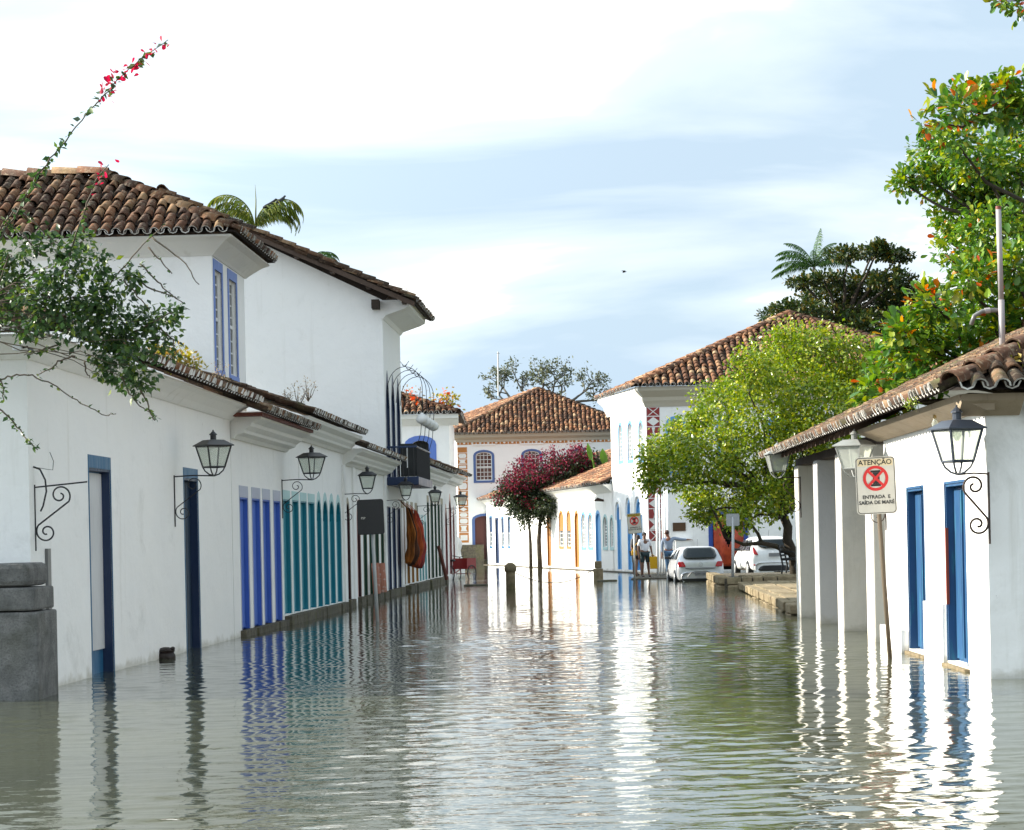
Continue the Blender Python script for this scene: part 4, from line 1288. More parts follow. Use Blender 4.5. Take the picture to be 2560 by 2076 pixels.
def stone(parent, c, sz, rz=0.0, mat=None, name='stone'):
    mb = MB()
    x, y, z = (v / 2 for v in sz)
    pts = []
    for zz in (-z, z):
        for xx, yy in ((-x, -y), (x, -y), (x, y), (-x, y)):
            pts.append((xx * rnd.uniform(0.88, 1.0), yy * rnd.uniform(0.88, 1.0), zz * rnd.uniform(0.88, 1.0)))
    mb.hexa(pts)
    o = mb.build(name, mat or M['quay'], None, bevel=min(sz) * 0.13)
    o.parent = parent
    o.location = c; o.rotation_euler = (rnd.gauss(0, 0.02), rnd.gauss(0, 0.02), rz + rnd.gauss(0, 0.02))
    return o
def course(parent, P, Q, z0, z1, depth, lo=0.28, hi=0.62, out=0.0):
    P, Q = Vector((*P, 0)), Vector((*Q, 0)); d = Q - P; ln = d.length; d.normalize(); a = 0.0
    nrm = Vector((d.y, -d.x, 0))
    while a < ln - 0.1:
        l = min(rnd.uniform(lo, hi), ln - a)
        c = P + d * (a + l / 2) + nrm * (out + rnd.uniform(-0.02, 0.03))
        stone(parent, (c.x, c.y, (z0 + z1) / 2 + rnd.uniform(-0.01, 0.01)), (l - 0.02, depth, z1 - z0), math.atan2(d.y, d.x))
        a += l
course(QU, (6.15, 63.45), (11.5, 63.45), 0.14, 0.36, 0.3); course(QU, (6.15, 63.42), (11.5, 63.42), -0.2, 0.13, 0.3)
course(QU, (6.5, 72), (6.1, 63.4), 0.14, 0.37, 0.35); course(QU, (6.5, 72), (6.1, 63.4), -0.2, 0.13, 0.35)
course(QL, (6.2, 55.5), (5.5, 42.5), 0.02, 0.22, 0.32); course(QL, (6.62, 63.2), (6.2, 55.6), 0.02, 0.22, 0.32)
course(QL, (6.2, 55.5), (5.5, 42.5), -0.2, 0.015, 0.36)
for j in range(4):       # flagstones behind the edge
    y = 42.8
    while y < 62.8:
        l = rnd.uniform(0.5, 1.0); x = 5.35 + (y - 42.5) * 0.054 + 0.50 + j * 0.62
        stone(QL, (x, y + l / 2, 0.185), (0.58, l - 0.04, 0.10), math.atan2(1, 0) - R(90) - 0.05, name='flagstone')
        y += l
for j in range(3):
    x = 6.7
    while x < 11:
        l = rnd.uniform(0.5, 1.0)
        stone(QU, (x + l / 2, 64.0 + j * 0.7, 0.325), (l - 0.04, 0.66, 0.10), 0, name='flagstone')
        x += l

# ------------------------------------------------------------------ near house on the right, with its portico
FR_ = Fr((4.64, 0), (0.018, 1), -1)
H = wthing('portico_house', 'low white house with two blue doors and a tiled portico, right side', 'house', FR_.p(23.4, 0))
s0, s1 = 23.4, 30.6
o1, o2 = op(FR_.S(2312), FR_.S(2271), 0.06, 2.13), op(FR_.S(2415), FR_.S(2366), 0.06, 2.13)
w = MB()
wall_mesh(w, FR_, s0, s1, -0.5, 2.98, [o1, o2], 0.25)
for a in (s0, s1):
    w.add([FR_.p(a, -0.5), FR_.p(a, -0.5, -8), FR_.p(a, 3.0, -8), FR_.p(a, 3.0)], [(0, 1, 2, 3)])
w.build('wall', M['white2'], H)
for o in (o1, o2):
    d = door(FR_, o, H, M['weathered'], M['weathered'], depth=0.12, fw=0.03, lint=0.03, boards=3, lining=M['weathered'], gap=0.01)
    for x in (0.36, 0.62):
        q = MB(); FR_.box(q, o['a'] + x, o['a'] + x + 0.07, 0.12, o['z1'] - 0.08, -0.094, -0.075); q.build('cover_strip', M['weathered'], d)
    q = MB(); FR_.box(q, o['a'] - 0.1, o['b'] + 0.12, -0.5, 0.03, -0.2, 0.06); q.build('door_sill', M['quay'], d)
sh = MB(); FR_.box(sh, o2['b'] - 0.045, o2['b'] - 0.004, 0.72, 1.62, -0.02, 0.012)     # strip on the door jamb, reveal shading put into its red-brown colour
tag(sh.build('reveal_shade_strip', painted('red_brown_edge', (0.30, 0.05, 0.02), 0.6), H), 'narrow red brown board beside the nearer door')
pl = MB(); FR_.box(pl, o2['b'] + 0.06, o1['a'] - 0.10, -0.5, 0.72, 0.003, 0.05); pl.build('plinth', M['white2'], H)
pl = MB(); FR_.box(pl, o1['b'] + 0.1, s1, -0.5, 0.30, 0.003, 0.10); pl.build('plinth', M['white2'], H)
for a, b in ((31.80, 32.53), (35.22, 35.86), (38.34, 38.87), (41.32, 41.86)):
    q = MB(); FR_.box(q, a, b, -0.5, 2.86, -0.46, 0.0)
    q.build('pillar', M['grey2'] if 38 < a < 39 else M['grey'], H, bevel=0.02)
for a in (32.8, 36.3):
    q = MB(); FR_.box(q, a, a + 1.4, -0.5, 0.34, -0.9, -0.5); q.build('low_wall', M['grey'], H)
q = MB(); FR_.box(q, 30.62, 42.0, -0.5, 2.9, -5.2, -5.0); q.build('back_wall', M['grey'], H)
q = MB(); FR_.box(q, 30.6, 42.1, 2.86, 3.00, -0.40, -0.06); q.build('beam', M['wood'], H)
for i in range(20):
    a = 31.0 + i * 0.58
    q = MB(); q.hexa([FR_.p(a, 2.97, 0.40), FR_.p(a + 0.08, 2.97, 0.40), FR_.p(a + 0.08, 4.1, -2.2), FR_.p(a, 4.1, -2.2),
                      FR_.p(a, 3.05, 0.40), FR_.p(a + 0.08, 3.05, 0.40), FR_.p(a + 0.08, 4.18, -2.2), FR_.p(a, 4.18, -2.2)])
    q.build('rafter', M['wood'], H)
timber = painted('bleached_timber', (0.32, 0.25, 0.17), 0.8, 0.5, (0.20, 0.16, 0.11))
for i in range(9):
    a = s0 - 0.25 + i * 0.86
    q = MB(); FR_.sweep(q, [(-0.05, 2.85), (0.04, 2.85), (0.12, 2.89), (0.30, 2.96), (0.32, 3.02), (-0.05, 3.02)], a, a + 0.845 + rnd.uniform(-0.01, 0.01)); q.build('eave_board', timber, H)
FNR = Fr((FR_.p(s0, 0).x, FR_.p(s0, 0).y), (1, -0.018), 1)
q = MB(); FNR.sweep(q, [(-0.05, 2.80), (0.05, 2.80), (0.30, 2.95), (0.30, 3.02), (-0.05, 3.02)], -0.3, 0.35); q.build('eave_board', timber, H)
rf = Roof(H, M['tile_moss'], pitch=0.225, limit=300, end=M['tile_mortar'], jitter=0.02)
ze = 3.08; sl = 0.46; run = 4.6
rf.slope([FR_.p(42.6, ze, 0.50), FR_.p(s0 - 0.5, ze, 0.50), FR_.p(s0 - 0.5 + run, ze + sl * run, 0.5 - run), FR_.p(42.6, ze + sl * run, 0.5 - run)])
rf.slope([FR_.p(s0 - 0.5, ze, 0.50), FR_.p(s0 - 0.5, ze, -8.7), FR_.p(s0 - 0.5 + run, ze + sl * run, 0.5 - run)])
rf.slope([FR_.p(s0 - 0.5, ze, -8.7), FR_.p(42.6, ze, -8.7), FR_.p(42.6, ze + sl * run, 0.5 - run), FR_.p(s0 - 0.5 + run, ze + sl * run, 0.5 - run)])
rf.finish(keep=lambda p: p.x < 9.0)
ridge(FR_.p(s0 - 0.45, ze + 0.05, 0.45), FR_.p(s0 - 0.5 + run, ze + sl * run + 0.06, 0.5 - run), H, M['tile_old'], r=0.135, step=0.42, name='hip_tile')
ridge(FR_.p(s0 - 0.5 + run, ze + sl * run + 0.06, 0.5 - run), FR_.p(42.6, ze + sl * run + 0.06, 0.5 - run), H, M['tile_warm'], r=0.16, step=0.42)
q = MB(); q.box((FR_.p(s0, 0).x + 0.42, 23.30, 2.72), (FR_.p(s0, 0).x + 0.60, 23.37, 2.90)); q.build('junction_box', plain('white_plastic', (0.75, 0.75, 0.72), 0.4), H)
# front wall toward the camera is part of 'wall'; grass tufts grow in the tiles

# ------------------------------------------------------------------ wall lanterns
def spiral_bracket(L=0.60, drop=0.72):
    """arm and double scroll in the xz plane; the wall is at x=-L, the lantern stands at x=0"""
    pts = []
    T, Bc = (-0.31 * L / 0.6, -0.125), (-L + 0.13, -0.53)
    for i in range(40):
        t = i / 39; a = R(300 + 430 * (1 - t)) - R(60 + 300)
        r = 0.022 + 0.098 * t
        a = R(-35) + R(470) * (1 - t)
        pts.append((T[0] + r * math.cos(a), 0, T[1] + r * math.sin(a)))
    for i in range(40):
        t = i / 39; a = R(140) + R(500) * t
        r = 0.120 - 0.098 * t
        pts.append((Bc[0] + r * math.cos(a), 0, Bc[1] + r * math.sin(a)))
    return pts
def lantern(label, pos, nrm, h=0.68, L=0.60, metal='iron', turn=0.0, scroll_r=0.008, group='wall lanterns along the street', arm_metal=None, bulb=False, wide=1.0):
    rz = math.atan2(nrm.y, nrm.x)
    root = thing('wall_lantern', label, 'lantern', pos, rz, group)
    mt = M[metal]; am = M[arm_metal or metal]
    sq = lambda w, z: [Vector((c * w / 2 * h * wide, s * w / 2 * h * wide, z * h)) for c, s in ((-1, -1), (1, -1), (1, 1), (-1, 1))]
    rot = Matrix.Rotation(turn, 4, 'Z')
    def P(l): return [rot @ p for p in l]
    mb = MB()                                    # hood, neck, cone and finial
    prof = [(0.57, 0.640), (0.664, 0.645), (0.664, 0.662), (0.34, 0.775), (0.13, 0.785)]
    rings = [P(sq(w, z)) for w, z in prof]
    for a, b in zip(rings, rings[1:]):
        mb.add(a + b, [(i, (i + 1) % 4, 4 + (i + 1) % 4, 4 + i) for i in range(4)])
    mb.lathe([(0.065 * h, 0.78 * h), (0.065 * h, 0.88 * h), (0.09 * h, 0.885 * h), (0.085 * h, 0.90 * h), (0.012 * h, 0.972 * h), (0.018 * h, 0.985 * h), (0.004 * h, 1.0 * h)], k=10)
    mb.build('hood', mt, root)
    cg = MB()
    top, bot = P(sq(0.56, 0.642)), P(sq(0.35, 0.19))
    for a, b in zip(top, bot): cg.tube([a, b], 0.014 * h / 0.68, 5)
    for ring in (top, bot):
        for i in range(4): cg.tube([ring[i], ring[(i + 1) % 4]], 0.013 * h / 0.68, 5)
    cg.build('cage', mt, root)
    for i in range(4):
        q = MB(); q.add([top[i], top[(i + 1) % 4], bot[(i + 1) % 4], bot[i]], [(0, 1, 2, 3)])
        o = q.build('pane', M['lamp_glass'], root)
    for i in range(4):
        p = bot[i]
        q = MB(); q.tube([p, Vector((p.x * 0.82, p.y * 0.82, 0.11 * h)), Vector((p.x * 0.45, p.y * 0.45, 0.035 * h)), Vector((0, 0, 0.0))], 0.011 * h / 0.68, 5)
        q.build('strap', mt, root)
    if bulb:
        q = MB(); q.lathe([(0.02, 0.36), (0.045, 0.40), (0.05, 0.45), (0.03, 0.52), (0.03, 0.60)], k=8); q.build('bulb', M['lamp_glass'], root, smooth=True)
    br = MB()
    br.tube([(-L, 0, 0.0), (-L * 0.5, 0, 0.012), (0, 0, 0.0)], 0.010, 6)
    br.tube([(-L + 0.005, 0, 0.02), (-L + 0.005, 0, -0.74)], 0.011, 6)
    b = br.build('bracket', am, root)
    sc = MB(); sc.tube(spiral_bracket(L), scroll_r, 5); sc.build('scroll', am, b, smooth=True)
    return root
def left_lamp(px, py, label, h=0.68, out=0.60, **kw):
    s, z = FL.hit(px, py, out)
    return lantern(label, FL.p(s, z, out), FL.n, h, out - 0.004, **kw)
left_lamp(535, 1190, 'black wall lantern beside the second petrol blue doorway, largest on the left', turn=R(38))
left_lamp(780, 1200, 'black wall lantern above the cobalt and teal doors', turn=R(40))
left_lamp(919, 1235, 'black wall lantern right above the black sign board', turn=R(8))
left_lamp(1015, 1251, 'black wall lantern just under the balcony floor', turn=R(6))
left_lamp(1088, 1265, 'black wall lantern in front of the tall dark green doors', turn=R(9))
left_lamp(1152, 1271, 'small black wall lantern beside the orange painted quoins', turn=R(25))
def right_lamp(px, py, label, h, out, **kw):
    s, z = FR_.hit(px, py, out)
    return lantern(label, FR_.p(s, z, out), FR_.n, h, out - 0.004, **kw)
right_lamp(2395, 1187, 'blue grey lantern on a scrolled bracket at the near right house corner', 0.74, 0.33, metal='lantern_grey', arm_metal='rusty', turn=R(20), scroll_r=0.013, bulb=True, wide=0.92)
right_lamp(2138, 1195, 'pale grey lantern behind the tide warning sign', 0.68, 0.42, metal='lantern_pale', arm_metal='rusty', turn=R(52))
right_lamp(1945, 1196, 'pale lantern at the far end of the portico eaves', 0.68, 0.42, metal='lantern_pale', arm_metal='rusty', turn=R(5))

# the bracket that lost its lantern, with its loose cable
s_, z_ = FL.hit(80, 1203)
bx = thing('empty_bracket', 'empty black scroll bracket at the house corner above the granite post', 'bracket', FL.p(24.62, z_ - 0.04, 0.60), math.atan2(FL.n.y, FL.n.x))
q = MB(); q.tube([(-0.6, 0, -0.03), (0, 0, 0.02)], 0.009, 6); q.tube([(-0.595, 0, 0.0), (-0.595, 0, -0.74)], 0.010, 6); q.build('arm', M['iron'], bx)
q = MB(); q.tube(spiral_bracket(0.6), 0.010, 5); q.build('scroll', M['iron'], bx, smooth=True)
q = MB(); q.tube([(-0.6, -0.02, 0.20), (-0.52, -0.04, 0.17), (-0.46, -0.05, 0.05), (-0.45, -0.05, -0.08), (-0.49, -0.05, -0.24), (-0.52, -0.05, -0.30)], 0.011, 6)
q.tube([(-0.6, -0.02, 0.20), (-0.45, -0.02, 0.17), (-0.38, -0.02, 0.16), (-0.37, -0.02, 0.26), (-0.41, -0.02, 0.36)], 0.004, 4); q.build('cable', M['iron'], bx)

# ------------------------------------------------------------------ street signs
sign_face = plain('sign_white', (0.60, 0.57, 0.50), 0.4)
sign_head = plain('sign_cream', (0.72, 0.60, 0.38), 0.4)
sign_yellow = plain('sign_yellow', (0.62, 0.42, 0.05), 0.4)
sign_black = plain('sign_black', (0.012, 0.012, 0.012), 0.4)
sign_red = plain('sign_red', (0.62, 0.02, 0.02), 0.4)
def rrect(w, h, r, y, k=5):
    pts = []
    for cx, cz, a0 in ((w / 2 - r, h / 2 - r, 0), (-w / 2 + r, h / 2 - r, 90), (-w / 2 + r, -h / 2 + r, 180), (w / 2 - r, -h / 2 + r, 270)):
        for i in range(k + 1):
            a = R(a0 + 90 * i / k); pts.append(Vector((cx + r * math.cos(a), y, cz + r * math.sin(a))))
    return pts
def tide_sign(label, loc, zc, rz, tilt, pole_r, pole_mat, head_mat, w=0.50, h=0.72, front=True, pole_top=None, lean=0.0):
    root = thing('tide_sign', label, 'sign', loc, rz)
    pole = MB(); pole.tube([(-lean, 0.03, -0.5 - loc[2]), (0, 0.03, (pole_top or zc + h / 2 - 0.1))], pole_r, 8); pole.build('pole', pole_mat, root, smooth=True)
    tr = Matrix.Translation((0, 0, zc)) @ Matrix.Rotation(tilt, 4, 'Y')
    def put(mb, name, mat, parent=root):
        mb.v = [tuple(tr @ Vector(p)) for p in mb.v]; return mb.build(name, mat, parent)
    q = MB(); q.prism(rrect(w, h, 0.05, 0.0), (0, 0.004, 0))
    panel = put(q, 'panel', sign_face if front else sign_black)
    if not front: return root, panel, tr
    q = MB()
    o_, i_ = rrect(w - 0.02, h - 0.02, 0.045, -0.002), rrect(w - 0.036, h - 0.036, 0.038, -0.002)
    n = len(o_); q.add(o_ + i_, [(k, (k + 1) % n, n + (k + 1) % n, n + k) for k in range(n)]); put(q, 'border', sign_black, panel)
    q = MB(); q.add([(-w / 2 + 0.03, -0.0015, h / 2 - 0.115), (w / 2 - 0.03, -0.0015, h / 2 - 0.115), (w / 2 - 0.03, -0.0015, h / 2 - 0.028), (-w / 2 + 0.03, -0.0015, h / 2 - 0.028)], [(0, 1, 2, 3)]); put(q, 'header', head_mat, panel)
    zc_ = 0.09 * h / 0.72; ro, ri = 0.158, 0.122
    q = MB(); n = 36
    vo = [(ro * math.cos(2 * math.pi * k / n), -0.005, zc_ + ro * math.sin(2 * math.pi * k / n)) for k in range(n)]
    vi = [(ri * math.cos(2 * math.pi * k / n), -0.005, zc_ + ri * math.sin(2 * math.pi * k / n)) for k in range(n)]
    q.add(vo + vi, [(k, (k + 1) % n, n + (k + 1) % n, n + k) for k in range(n)])
    for sg in (1, -1):
        d = Vector((math.cos(R(45)) * sg, 0, math.sin(R(45)))); pn = Vector((-d.z, 0, d.x)) * 0.016
        c = Vector((0, -0.0055 - 0.0005 * sg, zc_)); q.add([c - d * ri - pn, c + d * ri - pn, c + d * ri + pn, c - d * ri + pn], [(0, 1, 2, 3)])
    put(q, 'prohibition_ring', sign_red, panel)
    q = MB()
    for x0, x1, z0, z1 in ((-0.062, 0.062, 0.072, 0.10), (-0.062, 0.062, -0.10, -0.072), (-0.035, 0.05, -0.071, 0.071)):
        q.add([(x0, -0.003, zc_ + z0), (x1, -0.003, zc_ + z0), (x1, -0.003, zc_ + z1), (x0, -0.003, zc_ + z1)], [(0, 1, 2, 3)])
    put(q, 'parking_letter', sign_black, panel)
    base = tr @ Matrix.Rotation(R(90), 4, 'X')
    for txt, sz, z in (('ATENÇÃO', 0.088, h / 2 - 0.072), ('ENTRADA  E', 0.062, -0.145), ('SAÍDA DE MARÉ', 0.062, -0.215)):
        text_part(txt, sz, sign_black, panel, base @ Matrix.Translation((0, z, 0.004)), bold=0.0012)
    return root, panel, tr
p0 = at(2232, 1648, 27.6); c0_ = at(2190, 1214, 27.6)
tide_sign('tide warning sign reading ATENÇÃO on a wooden pole, right foreground', (c0_.x, 27.6, 0), c0_.z, R(-3), R(-1.6), 0.028, painted('grey_wood_pole', (0.11, 0.08, 0.05), 0.8, 0.5, (0.26, 0.21, 0.15)), sign_head, lean=-0.16)
c1 = at(1586, 1309, 78.0)
tide_sign('small distant tide warning sign on a thin grey pole beside the people', (c1.x, 78.0, 0), c1.z, R(4), R(-4), 0.03, M['steel'], sign_yellow, lean=0.04)
c2 = at(1832, 1300, 64.3)
tide_sign('traffic sign on grey steel pole half hidden by the leaning tree', (c2.x, 64.3, 0), c2.z, R(-30), 0, 0.045, M['steel'], sign_head, w=0.42, h=0.36, lean=0.08, front=False)[1].data.materials[0] = M['steel']
# seen from behind: black board on a bare post
c3 = at(927, 1293, 43.9)
root, panel, tr = tide_sign('black back of a sign board on a pale post, left of the street', (c3.x, 43.9, 0), c3.z, R(2), R(-1.5), 0.035, plain('pale_post', (0.50, 0.50, 0.48), 0.6), sign_head, w=0.53, h=0.70, front=False, lean=-0.11, pole_top=c3.z + 0.33)
root.children[0].location.y = -0.085
for i, (t, sz, z) in enumerate((('PSP', 0.06, -0.02),)):
    text_part(t, sz, sign_face, panel, tr @ Matrix.Rotation(R(90), 4, 'X') @ Matrix.Translation((-0.15, z, 0.003)), bold=0.001)

# ------------------------------------------------------------------ granite corner post, pipe, floating bundle
pr = wthing('granite_post', 'stacked grey granite corner post standing in the water at far left', 'post', (-5.5, 24.2, 0))
yb0, yb1 = 23.25, 24.25
for (x1, x0, z0, z1, inset) in ((-5.03, -5.60, -0.5, 0.93, 0.0), (-5.61, -6.4, -0.5, 0.93, 0.01), (-5.06, -6.4, 0.945, 1.19, 0.0), (-5.12, -5.56, 1.20, 1.45, 0.0), (-5.575, -6.4, 1.20, 1.44, 0.03)):
    q = MB(); q.box((x0, yb0 + inset, z0), (x1, yb1, z1))
    q.build('granite_block', M['stone'], pr, bevel=0.06 if z0 > 1.1 else 0.022)
s_, _ = FL.hit(119, 1400)
q = MB(); FL.box(q, 25.02, 25.16, 0.1, FL.hit(119, 1372)[1], 0.003, 0.035)
tag(q.build('cable_duct', M['greypvc']), 'short grey cable duct on the wall behind the granite post', 'duct')

fb = at(418, 1655, 31.2)
bundle = thing('floating_bundle', 'dark brown rounded bundle floating by the white wall', 'bundle', (fb.x, fb.y, 0))
m_, N_, L_, B_ = new_mat('wet_brown_hide'); B_.inputs['Base Color'].default_value = (0.022, 0.013, 0.010, 1); B_.inputs['Roughness'].default_value = 0.55
bump(N_, L_, B_, noise(N_, L_, 18, 4), 0.7, 0.03)
def blob(name, c, r, parent, mat, k=14, j=9, amp=0.08, seed=0):
    rr = random.Random(seed); mb = MB(); V = []
    for a in range(j + 1):
        th = math.pi * a / j
        for b in range(k):
            ph = 2 * math.pi * b / k
            w = 1 + amp * math.sin(3 * ph + 2 * th + seed) + amp * (rr.random() - 0.5)
            V.append((c[0] + r[0] * math.sin(th) * math.cos(ph) * w, c[1] + r[1] * math.sin(th) * math.sin(ph) * w, c[2] + r[2] * math.cos(th) * w))
    Fc = [(a * k + b, a * k + (b + 1) % k, (a + 1) * k + (b + 1) % k, (a + 1) * k + b) for a in range(j) for b in range(k)]
    mb.add(V, Fc); return mb.build(name, mat, parent, smooth=True)
blob('lower_bulge', (0, 0, 0.02), (0.135, 0.11, 0.09), bundle, m_, seed=1)
blob('upper_fold', (-0.01, 0, 0.115), (0.115, 0.09, 0.045), bundle, m_, seed=4, amp=0.12)
blob('end_knot', (0.085, -0.02, 0.14), (0.035, 0.035, 0.03), bundle, m_, seed=7)

# ------------------------------------------------------------------ bollards and chain
def bollard(px, py, Y, label, h, round_top):
    p = at(px, py, Y)
    t = thing('stone_bollard', label, 'bollard', (p.x, Y, 0), 0, 'stone bollards in the flooded square')
    q = MB()
    if round_top:
        q.lathe([(0.16, -0.5), (0.155, h * 0.6), (0.15, h * 0.62)], k=14); q.build('shaft', M['quay'], t, smooth=True)
        q = MB(); q.lathe([(0.15, h * 0.62), (0.19, h * 0.66), (0.20, h * 0.78), (0.17, h * 0.90), (0.09, h * 0.98), (0.01, h)], k=14); q.build('cap', M['quay'], t, smooth=True)
    else:
        q.box((-0.17, -0.17, -0.5), (0.17, 0.17, h * 0.62)); q.build('shaft', M['quay'], t, bevel=0.02)
        q = MB(); q.box((-0.13, -0.13, h * 0.63), (0.13, 0.13, h)); q.build('cap', M['quay'], t, bevel=0.04)
    return p
pA = bollard(1277, 1471, 70.5, 'round topped stone bollard, left end of the chain', 0.84, True)
pB = bollard(1496, 1452, 80.0, 'square stone bollard, right end of the chain', 0.72, False)
ch = MB(); pts = []
A_, B2 = Vector((pA.x + 0.16, 70.5, 0.50)), Vector((pB.x - 0.16, 80.0, 0.42))
for i in range(33):
    t = i / 32; p = A_.lerp(B2, t); p.z -= 0.40 * 4 * t * (1 - t); pts.append(p)
ch.tube(pts, 0.016, 5)
tag(ch.build('chain', M['rusty'], smooth=True), 'sagging rusty chain strung between the two stone bollards', 'chain')
for px, py, Y, w_, lab in ((1190, 1458, 76, 0.42, 'dark wet stone block just above the water near the tricycle'), (1518, 1450, 79, 0.35, 'low dark kerb stone beside the square bollard')):
    p = at(px, py, Y); q = MB(); q.box((p.x - w_, Y - 0.2, -0.4), (p.x + w_, Y + 0.2, 0.05))
    tag(q.build('kerb_stone', M['sill'], bevel=0.03), lab, 'kerb stone')

# ------------------------------------------------------------------ vent pipe on the right roof
t = wthing('vent_pipe', 'tall pale plastic vent pipe rising from the right roof', 'pipe', at(2506, 895, 26.5))
q = MB(); q.tube([at(2507, 905, 26.5), at(2503, 750, 26.5)], 0.037, 12); q.tube([at(2503, 752, 26.5), at(2496, 522, 26.5)], 0.032, 12); q.build('pipe', M['pvc'], t, smooth=True)
q = MB(); q.tube([at(2496, 524, 26.5), at(2496, 516, 26.5)], 0.034, 12); q.build('cap', plain('red_brown_cap', (0.2, 0.05, 0.03), 0.6), t)
q = MB(); q.tube([at(2500, 776, 26.55), at(2478, 776, 26.55), at(2455, 779, 26.55), at(2436, 790, 26.55), at(2428, 812, 26.55)], 0.027, 10); t2 = q.build('elbow_pipe', M['greypvc'], smooth=True)
tag(t2, 'grey bent overflow pipe behind the vent pipe', 'pipe')
q = MB(); q.tube([at(2462, 777.5, 26.55), at(2475, 776, 26.55)], 0.034, 10); q.build('collar', M['pvc'], t2)

# bare bulb hanging under the eaves
bp = FR_.p(FR_.S(2337, 1055, 0.2), FR_.hit(2337, 1060, 0.2)[1], 0.2)
t = thing('bare_bulb', 'clear bare light bulb hanging under the right eaves', 'bulb', bp)
q = MB(); q.lathe([(0.005, -0.05), (0.032, -0.035), (0.04, 0.0), (0.022, 0.045), (0.018, 0.06)], k=10); q.build('globe', M['lamp_glass'], t, smooth=True)
q = MB(); q.lathe([(0.02, 0.06), (0.02, 0.10), (0.004, 0.11), (0.004, 0.2)], k=8); q.build('socket', plain('ochre_socket', (0.3, 0.2, 0.06), 0.5), t)

# security cameras and flood light
for px, py, out, F_, lab, mt in ((608, 1042, 0.12, FL, 'small black flood light and camera under the left eaves', 'iron'), (45, 870, 0.0, None, 'small white camera under the roof corner at far left', None)):
    if F_: p = F_.p(F_.S(px, py, out), F_.hit(px, py, out)[1], out)
    else: p = at(px, py, 24.0)
    t = thing('security_camera', lab, 'camera', p)
    q = MB(); q.box((-0.05, -0.05, -0.035), (0.05, 0.05, 0.035)); q.build('housing', M[mt] if mt else plain('white_camera', (0.7, 0.7, 0.7), 0.4), t, bevel=0.01)
    q = MB(); q.tube([(0.05, 0, 0), (0.10, 0, 0.01), (0.13, 0, -0.02)], 0.012, 6); q.build('arm', M['iron'], t)
    q = MB(); q.lathe([(0.005, -0.045), (0.03, -0.03), (0.034, 0.0), (0.02, 0.02)], (0.14, 0, -0.03), 8); q.build('dome', M['greypvc'], t, smooth=True)

# ------------------------------------------------------------------ balcony with its hooped globes
t = wthing('balcony', 'navy timber balcony on the tall gabled house', 'balcony', FL.p(63.4, 3.2, 0.4))
b0, b1 = 63.2, 68.0
q = MB(); FL.box(q, b0, b1, 3.20, 3.44, 0.003, 0.92); q.build('floor_slab', M['navy'], t, bevel=0.02)
for a in np.linspace(b0 + 0.2, b1 - 0.2, 22):
    q = MB(); q.tube([FL.p(a, 3.44, 0.86), FL.p(a, 4.28, 0.86)], 0.014, 5); q.build('baluster', M['iron'], t)
for o_ in np.linspace(0.15, 0.78, 5):
    q = MB(); q.tube([FL.p(b0 + 0.06, 3.44, o_), FL.p(b0 + 0.06, 4.28, o_)], 0.014, 5); q.build('baluster', M['iron'], t)
q = MB(); q.tube([FL.p(b0 + 0.06, 4.30, 0.01), FL.p(b0 + 0.06, 4.30, 0.86), FL.p(b1 - 0.06, 4.30, 0.86), FL.p(b1 - 0.06, 4.30, 0.01)], 0.03, 6); q.build('handrail', M['navy'], t)
q = MB(); FL.box(q, b0 + 0.3, b0 + 0.34, 3.46, 4.40, 0.38, 0.84)
bn = q.build('banner', plain('black_banner', (0.012, 0.014, 0.014), 0.6)); tag(bn, 'black cloth banner hung on the balcony end', 'banner')
q = MB(); FL.box(q, b0 + 0.287, b0 + 0.296, 3.70, 4.28, 0.56, 0.59); q.build('white_stripe', M['whitepaint'], bn)
for i in range(4):
    a = 63.5 + i * 1.35
    hoop = wthing('globe_bracket', ['nearest', 'second', 'third', 'farthest'][i] + ' hooped iron bracket with white glass globe above the balcony', 'bracket lamp', FL.p(a, 5.0, 0.0), 'hooped globe lamps above the balcony')
    pts = [FL.p(a, 5.75, 0.02)]
    for k in range(13):
        th = math.pi * (1 - k / 12); pts.append(FL.p(a, 6.0 + 0.62 * math.sin(th), 0.55 + 0.5 * math.cos(th)))
    pts += [FL.p(a, 5.55, 1.05), FL.p(a, 4.7, 0.98), FL.p(a, 4.3, 0.86)]
    q = MB(); q.tube(pts, 0.010, 5); q.build('hoop', M['iron'], hoop, smooth=True)
    q = MB()
    for dx_, dz in ((-0.1, 0.1), (0.1, 0.1), (-0.06, 0.02), (0.06, 0.02)):
        q.tube([FL.p(a, 6.62, 0.55), FL.p(a, 6.64 + dz, 0.55 + dx_), FL.p(a, 6.66 + dz * 1.2, 0.55 + dx_ * 1.3)], 0.009, 4)
    q.build('finial', M['iron'], hoop)
    q = MB(); c = FL.p(a, 5.12, 1.02); q.lathe([(0.04, 0.16), (0.05, 0.12), (0.14, 0.06), (0.17, -0.03), (0.14, -0.12), (0.05, -0.17)], c, 12); q.build('globe', M['whitepaint'], hoop, smooth=True)
for i, (px, py) in enumerate(((1051, 1206), (1060, 1206))):
    p = at(px, py, 66 + i * 1.5)
    l = thing('hanging_lantern', ('nearer' if i == 0 else 'farther') + ' of two small black lanterns hanging beyond the balcony', 'lantern', p, 0, 'small hanging lanterns')
    q = MB(); q.lathe([(0.01, -0.17), (0.05, -0.13), (0.10, 0.05), (0.12, 0.06), (0.03, 0.16), (0.01, 0.2)], k=6); q.build('body', M['iron'], l)
    q = MB(); q.tube([(0, 0, 0.2), (0, 0, 0.42)], 0.008, 4); q.build('hanger', M['iron'], l)

